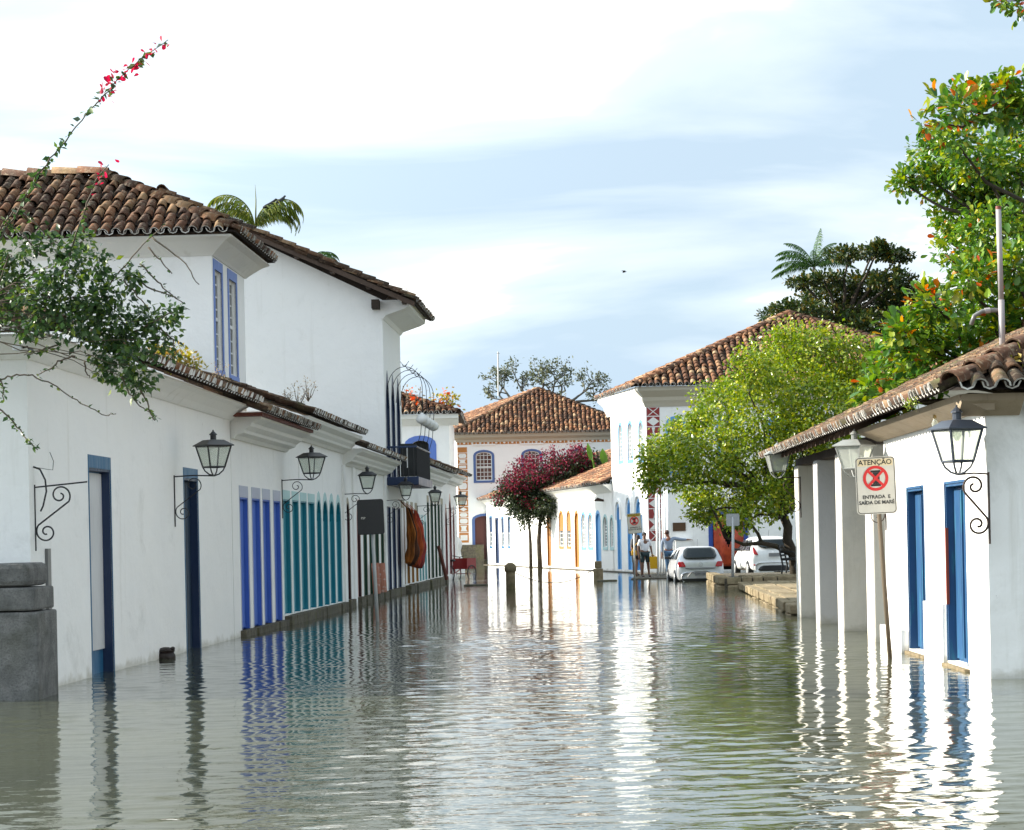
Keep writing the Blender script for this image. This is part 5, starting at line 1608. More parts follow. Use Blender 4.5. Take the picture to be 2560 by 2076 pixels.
# ------------------------------------------------------------------ hammocks hanging outside the shop
hcols = [('orange', (0.50, 0.09, 0.015)), ('dark red', (0.33, 0.02, 0.015)), ('golden orange', (0.42, 0.13, 0.015)), ('rust red', (0.42, 0.05, 0.015)), ('brown', (0.10, 0.035, 0.015))]
hsp = [(1017, 2), (1022, 4), (1029, 0), (1036, 3), (1043, 1)]
for i, (px, ci) in enumerate(hsp):
    nm, c = hcols[ci]
    s_, zt = FL.hit(px, 1272 + i * 3, 0.30)
    _, zb = FL.hit(px, 1418 - (4 - i) * 2, 0.30)
    a = s_; V, Fc = [], []
    n, m2 = 22, 24
    for j in range(m2 + 1):
        tt = j / m2
        wd_ = (0.03 + 0.115 * min(1, tt * 1.8) * (1 if tt < 0.9 else (1 - tt) / 0.1 * 0.4 + 0.6)) * (1 + 0.22 * math.sin(6 * tt + 2.1 * i) + 0.12 * math.sin(17 * tt + i))
        for k in range(n):
            ph = 2 * math.pi * k / n
            fold = 1 + 0.34 * math.sin(3 * ph + i + 2 * tt) + 0.22 * math.sin(5 * ph + 4 * tt + 2 * i)
            V.append(FL.p(a + wd_ * 1.2 * fold * math.cos(ph) + 0.15 * tt, zt + (zb - zt) * tt - 0.06 * math.cos(ph), 0.30 + wd_ * 0.85 * fold * math.sin(ph) + 0.12 * math.sin(math.pi * tt)))
    Fc = [(j * n + k, j * n + (k + 1) % n, (j + 1) * n + (k + 1) % n, (j + 1) * n + k) for j in range(m2) for k in range(n)] + [tuple(range(n)), tuple(range(m2 * n, m2 * n + n))]
    q = MB(); q.add(V, Fc)
    mm, N_, L_, B_ = new_mat('hammock_' + nm.replace(' ', '_'))
    L_.new(mixc(N_, L_, rng(N_, L_, noise(N_, L_, 9, 3, stretch=(1, 1, 0.2)), 0.4, 0.6), c, tuple(v * 0.45 for v in c)), B_.inputs['Base Color']); B_.inputs['Roughness'].default_value = 0.9
    hk = q.build('hammock', mm, smooth=True)
    tag(hk, nm + ' folded cloth hammock hanging outside the mustard doors', 'hammock', 'hammocks hung for sale')
    q = MB()
    for k in range(4): q.tube([FL.p(a + 0.06 * k - 0.1, zt + 0.02, 0.30), FL.p(a, zt + 0.28, 0.06)], 0.01, 4)
    q.build('cords', mm, hk)

# leaning timber prop by the green doors
q = MB(); q.tube([at(1096, 1365, 79), at(1117, 1450, 79)], 0.07, 6)
tag(q.build('timber_prop', M['redwood']), 'slanting timber prop in front of the dark green doors', 'timber')
q = MB(); q.tube([at(1106, 1430, 78.5), at(1129, 1385, 78.5), at(1131, 1372, 78.5)], 0.02, 5)
# rolled prints leaning at the green arched doors
for px in (941, 957):
    s_, z1_ = FL.hit(px, 1408, 0.2); q = MB(); q.tube([FL.p(s_, 0.22, 0.2), FL.p(s_, z1_, 0.16)], 0.10, 10)
    o = q.build('print_roll', painted('red_white_print_%d' % px, (0.42, 0.16, 0.10), 0.6, 0.8, (0.7, 0.66, 0.6), grain=(2, 2, 2)))
    tag(o, ('nearer' if px == 941 else 'farther') + ' of two reddish printed panels standing at the green arched doors', 'panel', 'printed panels at the doors')

# ------------------------------------------------------------------ red cargo tricycle
def tricycle():
    p = at(1143, 1449, 88.0)
    t = thing('cargo_tricycle', 'red cargo tricycle parked in the water at the end of the left row', 'tricycle', (p.x, 88.0, -0.10), R(60))
    redp = plain('red_bicycle_paint', (0.30, 0.02, 0.02), 0.4)
    def wheel(x, y, r=0.33):
        q = MB(); pts = [(x + r * math.cos(2 * math.pi * k / 24), y, r + r * math.sin(2 * math.pi * k / 24)) for k in range(25)]
        q.tube(pts, 0.022, 6, cap=False); w_ = q.build('wheel', M['iron'], t)
        for k in range(12):
            a = 2 * math.pi * k / 12; q = MB(); q.tube([(x, y, r), (x + r * math.cos(a), y, r + r * math.sin(a))], 0.004, 3); q.build('spoke', M['steel'], w_)
    wheel(0.55, 0.36); wheel(0.55, -0.36); wheel(-0.55, 0)
    q = MB(); q.box((0.22, -0.34, 0.52), (0.92, 0.34, 0.58))
    for a, b in (((0.22, -0.34), (0.92, -0.31)), ((0.22, 0.31), (0.92, 0.34)), ((0.22, -0.31), (0.25, 0.31)), ((0.89, -0.31), (0.92, 0.31))): q.box((a[0], a[1], 0.58), (b[0], b[1], 0.95))
    q.build('cargo_box', redp, t)
    q = MB(); q.tube([(0.2, 0, 0.5), (-0.2, 0, 0.35), (-0.28, 0, 0.82)], 0.02, 6); q.tube([(-0.2, 0, 0.35), (-0.55, 0, 0.33), (-0.27, 0, 0.72)], 0.016, 6); q.tube([(0.55, -0.36, 0.33), (0.55, 0.36, 0.33)], 0.016, 6); q.tube([(0.3, 0, 0.3), (0.22, 0, 1.0)], 0.018, 6); q.build('frame', redp, t)
    q = MB(); q.tube([(0.05, -0.30, 1.08), (0.2, -0.2, 1.03), (0.22, 0, 1.0), (0.2, 0.2, 1.03), (0.05, 0.30, 1.08)], 0.016, 6); q.build('handlebar', M['iron'], t)
    blob('saddle', (-0.3, 0, 0.88), (0.15, 0.09, 0.05), t, M['iron'], amp=0.02)
tricycle()

# ------------------------------------------------------------------ white flag poles, bench, antennas
for i, (px, r, top) in enumerate(((1645, 0.05, 1232), (1652, 0.03, 1236), (1659, 0.03, 1240), (1665, 0.045, 1228), (1672, 0.06, 1225))):
    b = at(px, 1440, 86 + i * 0.4); tp = at(px - 4, top, 86 + i * 0.4)
    q = MB(); q.tube([(b.x, b.y, 0.0), tp], r, 8)
    tag(q.build('white_pole', M['clean'], smooth=True), ['leftmost', 'second', 'middle', 'fourth', 'rightmost'][i] + ' of five slim white poles behind the standing men', 'pole', 'white poles at the corner')
def bench():
    p = at(1978, 1432, 66.5)
    t = thing('iron_bench', 'black iron bench on the quay beside the portico', 'bench', (p.x, 66.5, 0.375), R(-14))
    for y in (-0.55, 0.55):
        q = MB(); q.tube([(-0.22, y, 0), (-0.18, y, 0.25), (-0.22, y, 0.44), (-0.30, y, 0.86)], 0.028, 6); q.tube([(0.26, y, 0), (0.18, y, 0.2), (0.22, y, 0.42), (-0.22, y, 0.42)], 0.028, 6); q.tube([(-0.24, y, 0.66), (0.12, y, 0.66), (0.22, y, 0.60), (0.20, y, 0.43)], 0.024, 6); q.build('leg', M['iron'], t)
    for i in range(5):
        q = MB(); q.box((-0.2 + i * 0.095, -0.6, 0.445), (-0.125 + i * 0.095, 0.6, 0.47)); q.build('seat_slat', M['iron'], t)
    for i in range(4):
        x = -0.21 - i * 0.025; z = 0.52 + i * 0.09; q = MB(); q.box((x - 0.012, -0.6, z), (x + 0.012, 0.6, z + 0.065)); q.build('back_slat', M['iron'], t)
bench()
q = MB(); q.tube([at(1246, 990, 150), at(1245, 880, 150)], 0.05, 5); q.tube([at(1242, 884, 150), at(1249, 884, 150)], 0.03, 4)
tag(q.build('antenna', M['steel']), 'thin mast antenna behind the central hipped roof', 'antenna')

# ------------------------------------------------------------------ cars
def car(name, label, loc, rz, paint, L=3.9, W=0.83, Hr=1.46, kind=0):
    t = thing(name, label, 'car', loc, rz)
    if kind == 0: st = [(0.0, 0.50, 0.80), (0.03, 0.80, 0.95), (0.12, 0.99, 0.985), (0.34, 1.22, 0.995), (0.56, 1.40, 1.0), (0.75, Hr - 0.02, 1.0), (1.4, Hr, 1.0), (2.1, Hr - 0.02, 1.0), (2.45, Hr - 0.10, 1.0), (3.0, 1.0, 0.99), (3.5, 0.90, 0.97), (3.8, 0.74, 0.90), (L, 0.55, 0.74)]
    else: st = [(0.0, 0.52, 0.82), (0.03, 0.84, 0.96), (0.14, 1.05, 0.985), (0.32, 1.28, 0.99), (0.42, 1.40, 0.99), (0.55, Hr, 1.0), (1.3, Hr + 0.02, 1.0), (2.0, Hr - 0.01, 1.0), (2.35, Hr - 0.10, 1.0), (3.05, 1.02, 0.99), (3.55, 0.90, 0.96), (3.8, 0.75, 0.88), (L, 0.55, 0.72)]
    prof = [(0.90, 0.0), (0.99, 0.14), (1.0, 0.40), (0.985, 0.66), (0.95, 0.78), (0.89, 0.88), (0.80, 0.955), (0.55, 0.99), (0.25, 1.0)]
    V, F = [], []
    for y, zt, ws in st:
        z0 = 0.20
        row = []
        for wf, zf in prof:
            zz = z0 + (zt - z0) * zf
            w = W * ws * wf
            if zz > 0.92: w = min(w, W * ws * (0.955 - 0.27 * (zz - 0.92) / (Hr - 0.92)))
            row.append((w, zz))
        loop = [(-w, y, z) for w, z in row] + [(w, y, z) for w, z in reversed(row)]
        V += loop
    k = 2 * len(prof)
    for i in range(len(st) - 1):
        for j in range(k - 1): F.append((i * k + j, i * k + j + 1, (i + 1) * k + j + 1, (i + 1) * k + j))
        F.append((i * k + k - 1, i * k, (i + 1) * k, (i + 1) * k + k - 1))
    F += [tuple(range(k)), tuple(range((len(st) - 1) * k, len(st) * k))]
    mb = MB(); mb.add(V, F)
    b = mb.build('body', paint, t, smooth=True)
    sd = b.modifiers.new('subdivision', 'SUBSURF'); sd.levels = 2; sd.render_levels = 2
    sr = plain('red_lens_' + name, (0.42, 0.008, 0.012), 0.15); gl = glass_mat('car_glass_' + name, (0.008, 0.012, 0.012), 0.04); blk = M['iron']
    def patch(nm, pts, mat, bow=0.0, n=8, parent=t, thick=0.012):
        """curved panel from 4 corner points (bl, br, tr, tl), bowed outward at mid-width, with rounded corners"""
        bl, br, tr, tl = (Vector(p) for p in pts); V = []; F = []
        for j in range(n + 1):
            v = j / n; e = min(v, 1 - v) * n
            ins = 0.10 if e < 0.5 else (0.035 if e < 1.5 else 0.0)
            for i in range(n + 1):
                u = ins + (1 - 2 * ins) * i / n
                p = bl.lerp(br, u).lerp(tl.lerp(tr, u), v); p.y -= bow * 4 * u * (1 - u); V.append(p)
        for j in range(n):
            for i in range(n): a = j * (n + 1) + i; F.append((a, a + 1, a + n + 2, a + n + 1))
        q = MB(); q.add(V, F); o = q.build(nm, mat, parent, smooth=True)
        so = o.modifiers.new('thickness', 'SOLIDIFY'); so.thickness = thick; return o
    if kind == 0:
        rw = patch('rear_window', [(-0.60, 0.095, 0.99), (0.60, 0.095, 0.99), (0.52, 0.43, 1.36), (-0.52, 0.43, 1.36)], gl, 0.05)
        for sx in (-1, 1): patch('tail_light', [(sx * 0.50, -0.012, 0.70), (sx * 0.76, 0.05, 0.70), (sx * 0.775, 0.07, 0.88), (sx * 0.58, 0.025, 0.88)] if sx > 0 else [(-0.76, 0.05, 0.70), (-0.50, -0.012, 0.70), (-0.58, 0.025, 0.88), (-0.775, 0.07, 0.88)], sr, 0.012, thick=0.02)
        patch('crease_shadow_strip', [(-0.48, -0.018, 0.63), (0.48, -0.018, 0.63), (0.54, 0.0, 0.67), (-0.54, 0.0, 0.67)], plain('seam_shadow_grey', (0.16, 0.16, 0.16), 0.5, 0.4), 0.01)  # grey strip painted as the shadow in the tailgate crease
        q = MB(); q.tube([(0.065 * math.cos(R(a)), -0.035, 0.78 + 0.065 * math.sin(R(a))) for a in range(0, 361, 20)], 0.009, 5, cap=False); q.tube([(-0.03, -0.035, 0.82), (-0.012, -0.035, 0.745), (0, -0.035, 0.785), (0.012, -0.035, 0.745), (0.03, -0.035, 0.82)], 0.006, 4); q.build('badge', M['steel'], t)
        pz, pw = 0.455, 0.20
        q = MB(); q.tube([(-0.45, -0.04, 0.36), (-0.34, -0.045, 0.50), (-0.2, -0.05, 0.54), (0.2, -0.05, 0.54), (0.34, -0.045, 0.50), (0.45, -0.04, 0.36)], 0.02, 5); q.build('recess_shadow_bar', plain('bumper_shadow', (0.2, 0.2, 0.2), 0.5), t)  # grey bar paints the shadow of a bumper recess not modelled
        lower = patch('bumper_valance', [(-0.74, 0.02, 0.19), (0.74, 0.02, 0.19), (0.76, -0.005, 0.30), (-0.76, -0.005, 0.30)], blk, 0.04)
    else:
        rw = patch('rear_window', [(-0.52, 0.12, 1.06), (0.52, 0.12, 1.06), (0.56, 0.36, 1.36), (-0.56, 0.36, 1.36)], gl, 0.06)
        for sx in (-1, 1):
            pts = [(0.56, 0.00, 0.80), (0.74, 0.03, 0.84), (0.76, 0.16, 1.12), (0.68, 0.14, 1.06)]
            if sx < 0: pts = [(-0.74, 0.03, 0.84), (-0.56, 0.0, 0.80), (-0.68, 0.14, 1.06), (-0.76, 0.16, 1.12)]
            patch('tail_light', pts, sr, 0.012, thick=0.02)
        patch('bumper_valance', [(-0.62, 0.0, 0.22), (0.62, 0.0, 0.22), (0.48, -0.02, 0.42), (-0.48, -0.02, 0.42)], blk, 0.05)
        for sx in (-1, 1): patch('reflector', [(sx * 0.66 - 0.09, 0.0, 0.42), (sx * 0.66 + 0.09, 0.0, 0.42), (sx * 0.66 + 0.09, 0.005, 0.47), (sx * 0.66 - 0.09, 0.005, 0.47)], sr, 0.0, 4)
        pz, pw = 0.80, 0.20
        q = MB(); q.tube([(0.0, 0.055, 1.04), (0.03, 0.10, 1.10), (0.2, 0.13, 1.13)], 0.012, 5); q.build('wiper', blk, t)
        q = MB(); q.lathe([(0.04, 0), (0.035, 0.01)], (0, -0.02, 0.9), 10); q.build('badge', M['steel'], t)
    q = MB(); q.box((-pw, -0.066, pz - 0.065), (pw, -0.045, pz + 0.065)); pl = q.build('number_plate', plain('plate_grey', (0.22, 0.22, 0.23), 0.5), t)
    if kind == 0: text_part('LXM 1361', 0.085, M['iron'], pl, Matrix.Translation((0, -0.068, pz)) @ Matrix.Rotation(R(90), 4, 'X'))
    for sx in (-1, 1):
        for y0, y1, yb0, yb1 in ((0.62, 1.30, 0.42, 1.36), (1.38, 2.28, 1.42, 2.78)):
            wr, wb = W * 0.715, W * 0.955
            pts = [(sx * wb, yb0 + 0.05, 0.97), (sx * wb, yb1, 0.97), (sx * (wr + 0.05), y1, Hr - 0.14), (sx * (wr + 0.05), y0 + 0.08, Hr - 0.12)]
            q = MB(); V = [Vector(p) + Vector((sx * 0.012, 0, 0)) for p in pts]; q.prism(V, (-sx * 0.02, 0, 0)); q.build('side_window', gl, t)
        q = MB(); q.hexa([(sx * x, y, z) for x, y, z in ((W * 0.93, 2.50, 0.95), (W + 0.16, 2.52, 0.95), (W + 0.15, 2.60, 0.96), (W * 0.93, 2.60, 0.96), (W * 0.93, 2.50, 1.03), (W + 0.15, 2.52, 1.06), (W + 0.14, 2.60, 1.06), (W * 0.93, 2.60, 1.03))]); q.build('door_mirror', blk, t, bevel=0.015)
        for y in (0.62, 3.10):
            q = MB(); V = []
            prof2 = [(0.29, 0), (0.30, 0.03), (0.30, 0.16), (0.29, 0.19)]
            for r, x in prof2:
                for a in range(20): V.append((sx * (W - 0.17 + x), y + r * math.cos(2 * math.pi * a / 20), 0.30 + r * math.sin(2 * math.pi * a / 20)))
            F = [(i * 20 + a, i * 20 + (a + 1) % 20, (i + 1) * 20 + (a + 1) % 20, (i + 1) * 20 + a) for i in range(3) for a in range(20)] + [tuple(range(20)), tuple(range(60, 80))]
            q.add(V, F); w_ = q.build('wheel', blk, t)
            q = MB(); V = []
            for r, x in ((0.19, 0.192), (0.18, 0.2), (0.05, 0.205)):
                for a in range(16): V.append((sx * (W - 0.17 + x), y + r * math.cos(2 * math.pi * a / 16), 0.30 + r * math.sin(2 * math.pi * a / 16)))
            q.add(V, [(i * 16 + a, i * 16 + (a + 1) % 16, (i + 1) * 16 + (a + 1) % 16, (i + 1) * 16 + a) for i in range(2) for a in range(16)] + [tuple(range(32, 48))]); q.build('hubcap', M['steel'], w_)
    q = MB(); q.tube([(0, 0.95, Hr - 0.01), (0, 0.80, Hr + 0.22)], 0.006, 4); q.build('aerial', blk, t)
    return t
def car_paint(name, c, metal):
    m, N, L, B = new_mat(name)
    dust = noise(N, L, 3, 4)
    L.new(mixc(N, L, rng(N, L, dust, 0.4, 0.7, 0, 0.25), c, (0.38, 0.35, 0.30)), B.inputs['Base Color'])
    B.inputs['Metallic'].default_value = metal; B.inputs['Roughness'].default_value = 0.32; B.inputs['Coat Weight'].default_value = 0.6; B.inputs['Coat Roughness'].default_value = 0.08
    return m
pc = at(1752, 1448, 75.5)
car('silver_hatchback', 'silver hatchback parked with its rear in the water', (pc.x, 75.5, -0.20), R(1.5), car_paint('silver_paint', (0.60, 0.61, 0.63), 0.3), Hr=1.42)
pc = at(1936, 1448, 79.5)
car('white_hatchback', 'white hatchback parked behind the stone quay', (pc.x, 79.5, 0.02), R(5), car_paint('white_car_paint', (0.80, 0.80, 0.79), 0.0), kind=1, W=0.85, Hr=1.47)

# ------------------------------------------------------------------ people
def skin(name, nodes, edges, mat, parent, sub=2, root=0):
    me = bpy.data.meshes.new(name)
    me.from_pydata([n[0] for n in nodes], edges, [])
    o = bpy.data.objects.new(name, me); link(o, parent)
    me.materials.append(mat)
    sk = o.modifiers.new('skin', 'SKIN'); sk.use_smooth_shade = True
    if not me.skin_vertices: me.skin_vertices.new(name='skin')
    for i, n in enumerate(nodes):
        r = n[1]; me.skin_vertices[0].data[i].radius = r if isinstance(r, tuple) else (r, r)
        me.skin_vertices[0].data[i].use_root = (i == root)
    sd = o.modifiers.new('subdivision', 'SUBSURF'); sd.levels = sub; sd.render_levels = sub
    return o
def hand(nodes, edges, wi, wrist, d, side):
    d = Vector(d).normalized(); sd = d.cross(Vector((0, 0, 1))); sd = sd.normalized() if sd.length > 0.2 else Vector((1, 0, 0))
    pm = wrist + d * 0.07; nodes.append((pm, (0.036, 0.018))); pi = len(nodes) - 1; edges.append((wi, pi))
    for k, (off, ln) in enumerate(((-0.030, 0.060), (-0.010, 0.075), (0.010, 0.072), (0.028, 0.055))):
        a = pm + sd * off + d * 0.035; b = a + d * ln * 0.6 + Vector((0, 0, -0.006)); c = b + d * ln * 0.4 + Vector((0, 0, -0.015))
        nodes.extend([(a, 0.0095), (b, 0.009), (c, 0.007)]); n = len(nodes); edges.extend([(pi, n - 3), (n - 3, n - 2), (n - 2, n - 1)])
    a = wrist + d * 0.03 - sd * 0.04; b = a + d * 0.045 - sd * 0.02
    nodes.extend([(a, 0.011), (b, 0.009)]); n = len(nodes); edges.extend([(wi, n - 2), (n - 2, n - 1)])
def person(label, loc, rz, P, skinc, clothes, hairc, hair_long=False, scale=1.0, mats=None):
    t = thing('person', label, 'person', loc, rz); t.scale = (scale,) * 3
    sk_m = plain('skin_tone_%d' % len(bpy.data.materials), skinc, 0.6)
    g = {k: Vector(v) for k, v in P.items()}
    nodes, edges, idx = [], [], {}
    def nd(k, p, r, par=None):
        nodes.append((p, r)); idx[k] = len(nodes) - 1
        if par: edges.append((idx[par], idx[k]))
    nd('pel', g['pel'], (0.15, 0.11)); nd('waist', g['pel'].lerp(g['chest'], 0.45), (0.135, 0.105), 'pel'); nd('chest', g['chest'], (0.165, 0.115), 'waist')
    nd('neck', g['neck'], 0.055, 'chest'); nd('jaw', g['neck'].lerp(g['head'], 0.55), (0.062, 0.075), 'neck'); nd('head', g['head'], (0.080, 0.095), 'jaw'); nd('crown', g['head'] + (g['head'] - g['neck']).normalized() * 0.085, (0.055, 0.065), 'head')
    for s in ('L', 'R'):
        nd('sh' + s, g['sh' + s], 0.062, 'chest'); nd('el' + s, g['el' + s], 0.042, 'sh' + s); nd('wr' + s, g['wr' + s], 0.028, 'el' + s)
        hand(nodes, edges, idx['wr' + s], g['wr' + s], g['wr' + s] - g['el' + s], s)
        nd('hip' + s, g['hip' + s], 0.092, 'pel'); nd('kn' + s, g['kn' + s], 0.060, 'hip' + s); nd('cf' + s, g['kn' + s].lerp(g['an' + s], 0.3), 0.056, 'kn' + s); nd('an' + s, g['an' + s], 0.036, 'cf' + s)
        f = g.get('ft' + s, g['an' + s] + Vector((0, -0.16, -0.05))); nd('ft' + s, f, (0.042, 0.030), 'an' + s)
    face = g['head'] + Vector(P.get('face', (0, -0.095, -0.01)))
    nodes.append((face.lerp(g['head'], 0.12) + Vector((0, 0, -0.012)), 0.016)); edges.append((idx['head'], len(nodes) - 1))
    body = skin('body', nodes, edges, sk_m, t)
    # clothing
    for nm, m_, bits in clothes:
        n2, e2, i2 = [], [], {}
        for key, a, b, fr, r, par in bits:
            p = g[a] if b is None else g[a].lerp(g[b], fr)
            n2.append((p, r)); i2[key] = len(n2) - 1
            if par: e2.append((i2[par], i2[key]))
        skin(nm, n2, e2, m_, t)
    hm = plain('hair_%d' % len(bpy.data.materials), hairc, 0.7)
    back = (g['head'] - face).normalized()
    blob('hair', tuple(g['head'] + Vector((0, 0, 0.045)) + back * 0.022), (0.088, 0.098, 0.082), t, hm, amp=0.03, seed=3)
    if hair_long: blob('long_hair', tuple(g['head'] + back * 0.05 - Vector((0, 0, 0.14))), (0.105, 0.08, 0.22), t, hm, amp=0.06, seed=5)
    ex = plain('eye_dark_%d' % len(bpy.data.materials), (0.02, 0.015, 0.01), 0.3)
    sdv = back.cross(Vector((0, 0, 1))).normalized()
    for s in (-1, 1):
        blob('eye', tuple(g['head'] - back * 0.088 + sdv * 0.032 * s + Vector((0, 0, 0.006))), (0.011, 0.008, 0.007), t, ex, k=6, j=4, amp=0)
        blob('ear', tuple(g['head'] + sdv * 0.085 * s), (0.012, 0.02, 0.03), t, sk_m, k=6, j=4, amp=0)
    blob('mouth', tuple(g['head'] - back * 0.086 - Vector((0, 0, 0.052))), (0.022, 0.008, 0.006), t, plain('lips_%d' % len(bpy.data.materials), tuple(c * 0.5 for c in skinc), 0.5), k=6, j=4, amp=0)
    return t
STAND = dict(pel=(0, 0, 0.95), chest=(0, 0, 1.28), neck=(0, 0.0, 1.46), head=(0, -0.02, 1.60), shL=(-0.19, 0, 1.40), elL=(-0.25, 0.02, 1.12), wrL=(-0.25, -0.05, 0.86), shR=(0.19, 0, 1.40), elR=(0.26, 0.02, 1.12), wrR=(0.28, -0.06, 0.86),
             hipL=(-0.09, 0, 0.90), knL=(-0.10, -0.01, 0.49), anL=(-0.10, 0.02, 0.08), hipR=(0.09, 0, 0.90), knR=(0.11, -0.02, 0.49), anR=(0.12, 0.02, 0.08))
def shirt(m_, r=1.12, long=False, name='shirt'):
    b = [('p', 'pel', None, 0, (0.165, 0.13), None), ('w', 'pel', 'chest', 0.45, (0.16, 0.135), 'p'), ('c', 'chest', None, 0, (0.178, 0.128), 'w'), ('n', 'chest', 'neck', 0.7, (0.085, 0.08), 'c')]
    for s in 'LR':
        b += [('s' + s, 'sh' + s, None, 0, 0.075, 'c'), ('e' + s, 'sh' + s, 'el' + s, 0.8, 0.062, 's' + s)]
        if long: b += [('m' + s, 'el' + s, 'wr' + s, 0.15, 0.056, 'e' + s), ('x' + s, 'el' + s, 'wr' + s, 0.85, 0.042, 'm' + s)]
    return (name, m_, b)
def trousers(m_, long=True, name='trousers', fr=0.9):
    b = [('p', 'pel', None, 0, (0.16, 0.12), None)]
    for s in 'LR':
        b += [('h' + s, 'hip' + s, None, 0, 0.102, 'p')]
        if long: b += [('k' + s, 'kn' + s, None, 0, 0.078, 'h' + s), ('a' + s, 'kn' + s, 'an' + s, 0.9, 0.062, 'k' + s)]
        else: b += [('k' + s, 'hip' + s, 'kn' + s, fr, 0.088, 'h' + s)]
    return (name, m_, b)
def shoes(m_):
    out = []
    for s in 'LR': out.append(('shoe', m_, [('a', 'an' + s, None, 0, 0.05, None), ('f', 'ft' + s, None, 0, (0.05, 0.04), 'a')]))
    return out
def fab(name, c): return painted(name, c, 0.9, 0.15, tuple(v * 0.7 for v in c), grain=(3, 3, 3), scale=8)
def feet(P):
    for s in 'LR': P['ft' + s] = tuple(Vector(P['an' + s]) + Vector((0, -0.15, -0.04)))
    return P
# man in a white T-shirt holding a yellow bag
Pm = feet(dict(STAND)); Pm['knR'] = (0.12, -0.02, 0.49); Pm['anR'] = (0.16, 0.0, 0.08); Pm = feet(Pm)
pw = at(1613, 1443, 82.3)
person('man in white T-shirt and dark shorts holding a yellow bag', (pw.x, 82.3, 0.04), R(15), Pm, (0.16, 0.075, 0.045),
       [shirt(fab('white_cotton', (0.72, 0.72, 0.76))), trousers(fab('dark_green_shorts', (0.02, 0.04, 0.045)), False, 'shorts')] + shoes(M['iron']), (0.012, 0.010, 0.009), scale=0.985)
yb = wthing('yellow_bag', 'yellow shopping bag in the man\'s hand', 'bag', (pw.x + 0.30, 82.2, 0.30))
q = MB(); q.hexa([(pw.x + 0.18, 82.14, 0.36), (pw.x + 0.46, 82.14, 0.36), (pw.x + 0.44, 82.28, 0.36), (pw.x + 0.20, 82.28, 0.36), (pw.x + 0.16, 82.19, 0.82), (pw.x + 0.46, 82.19, 0.82), (pw.x + 0.45, 82.22, 0.82), (pw.x + 0.17, 82.22, 0.82)])
q.build('bag_body', fab('yellow_bag_cloth', (0.62, 0.34, 0.01)), yb, bevel=0.02)
q = MB(); q.tube([(pw.x + 0.20, 82.2, 0.81), (pw.x + 0.28, 82.2, 0.90), (pw.x + 0.40, 82.2, 0.81)], 0.012, 5); q.build('handle', fab('yellow_handle_cloth', (0.55, 0.28, 0.01)), yb)
# woman in black with a yellow shoulder bag, seen from behind
Pw = feet(dict(STAND)); Pw['face'] = (0, 0.095, -0.01); Pw['elL'] = (-0.27, 0.06, 1.14); Pw['wrL'] = (-0.12, 0.22, 1.02)
for s in 'LR': Pw['ft' + s] = tuple(Vector(Pw['an' + s]) + Vector((0, 0.15, -0.04)))
pw2 = at(1597, 1436, 84.2)
person('woman in black skirt with long dark hair and a yellow shoulder bag, seen from behind', (pw2.x, 84.2, 0.04), R(-10), Pw, (0.30, 0.16, 0.11),
       [shirt(fab('black_top', (0.02, 0.018, 0.018)), name='blouse'), ('skirt', fab('black_skirt', (0.015, 0.013, 0.013)), [('p', 'pel', None, 0, (0.17, 0.13), None), ('k', 'hipL', 'knR', 0.55, (0.185, 0.14), 'p')])] + shoes(fab('tan_sandal', (0.3, 0.2, 0.12))), (0.03, 0.016, 0.010), True, scale=0.93)
q = MB(); q.box((pw2.x - 0.27, 84.0, 0.86), (pw2.x - 0.08, 84.10, 1.04)); sbg = q.build('shoulder_bag', fab('yellow_leather', (0.62, 0.33, 0.01)), bevel=0.02); tag(sbg, 'small yellow shoulder bag on the woman\'s hip', 'bag')
q = MB(); q.tube([(pw2.x - 0.25, 84.05, 1.03), (pw2.x - 0.08, 84.04, 1.30), (pw2.x + 0.08, 84.12, 1.42)], 0.012, 5); q.build('strap', fab('yellow_strap', (0.6, 0.34, 0.05)), sbg)
# dark figure half hidden by the sign pole
Ph = feet(dict(STAND)); pw3 = at(1588, 1433, 85.6)
person('person in grey clothes half hidden behind the thin sign pole', (pw3.x, 85.6, 0.04), R(60), Ph, (0.14, 0.07, 0.045),
       [shirt(fab('charcoal_shirt', (0.12, 0.12, 0.12)), name='shirt'), trousers(fab('grey_shorts', (0.22, 0.21, 0.20)), False, 'shorts', 1.0)] + shoes(M['iron']), (0.01, 0.01, 0.01), scale=1.0)
# man in a blue-grey long-sleeved shirt, arm stretched out to the right, seen from behind
Pp = feet(dict(STAND)); Pp['face'] = (-0.03, 0.09, -0.01); Pp['shR'] = (0.19, 0, 1.42); Pp['elR'] = (0.46, 0.02, 1.37); Pp['wrR'] = (0.72, 0.04, 1.36); Pp['head'] = (-0.06, 0.0, 1.60)
Pp['knR'] = (0.14, 0.03, 0.49); Pp['anR'] = (0.20, 0.05, 0.08); Pp['knL'] = (-0.06, 0.0, 0.49); Pp['anL'] = (-0.02, 0.0, 0.08)
for s in 'LR': Pp['ft' + s] = tuple(Vector(Pp['an' + s]) + Vector((0, 0.15, -0.04)))
pw4 = at(1673, 1443, 81.6)
person('man in blue grey long sleeved shirt and jeans pointing to the right', (pw4.x, 81.6, 0.04), R(0), Pp, (0.20, 0.075, 0.04),
       [shirt(fab('blue_grey_shirt', (0.24, 0.29, 0.38)), long=True), trousers(fab('blue_denim', (0.05, 0.11, 0.20)))] + shoes(M['rusty']), (0.05, 0.018, 0.012), scale=1.02)

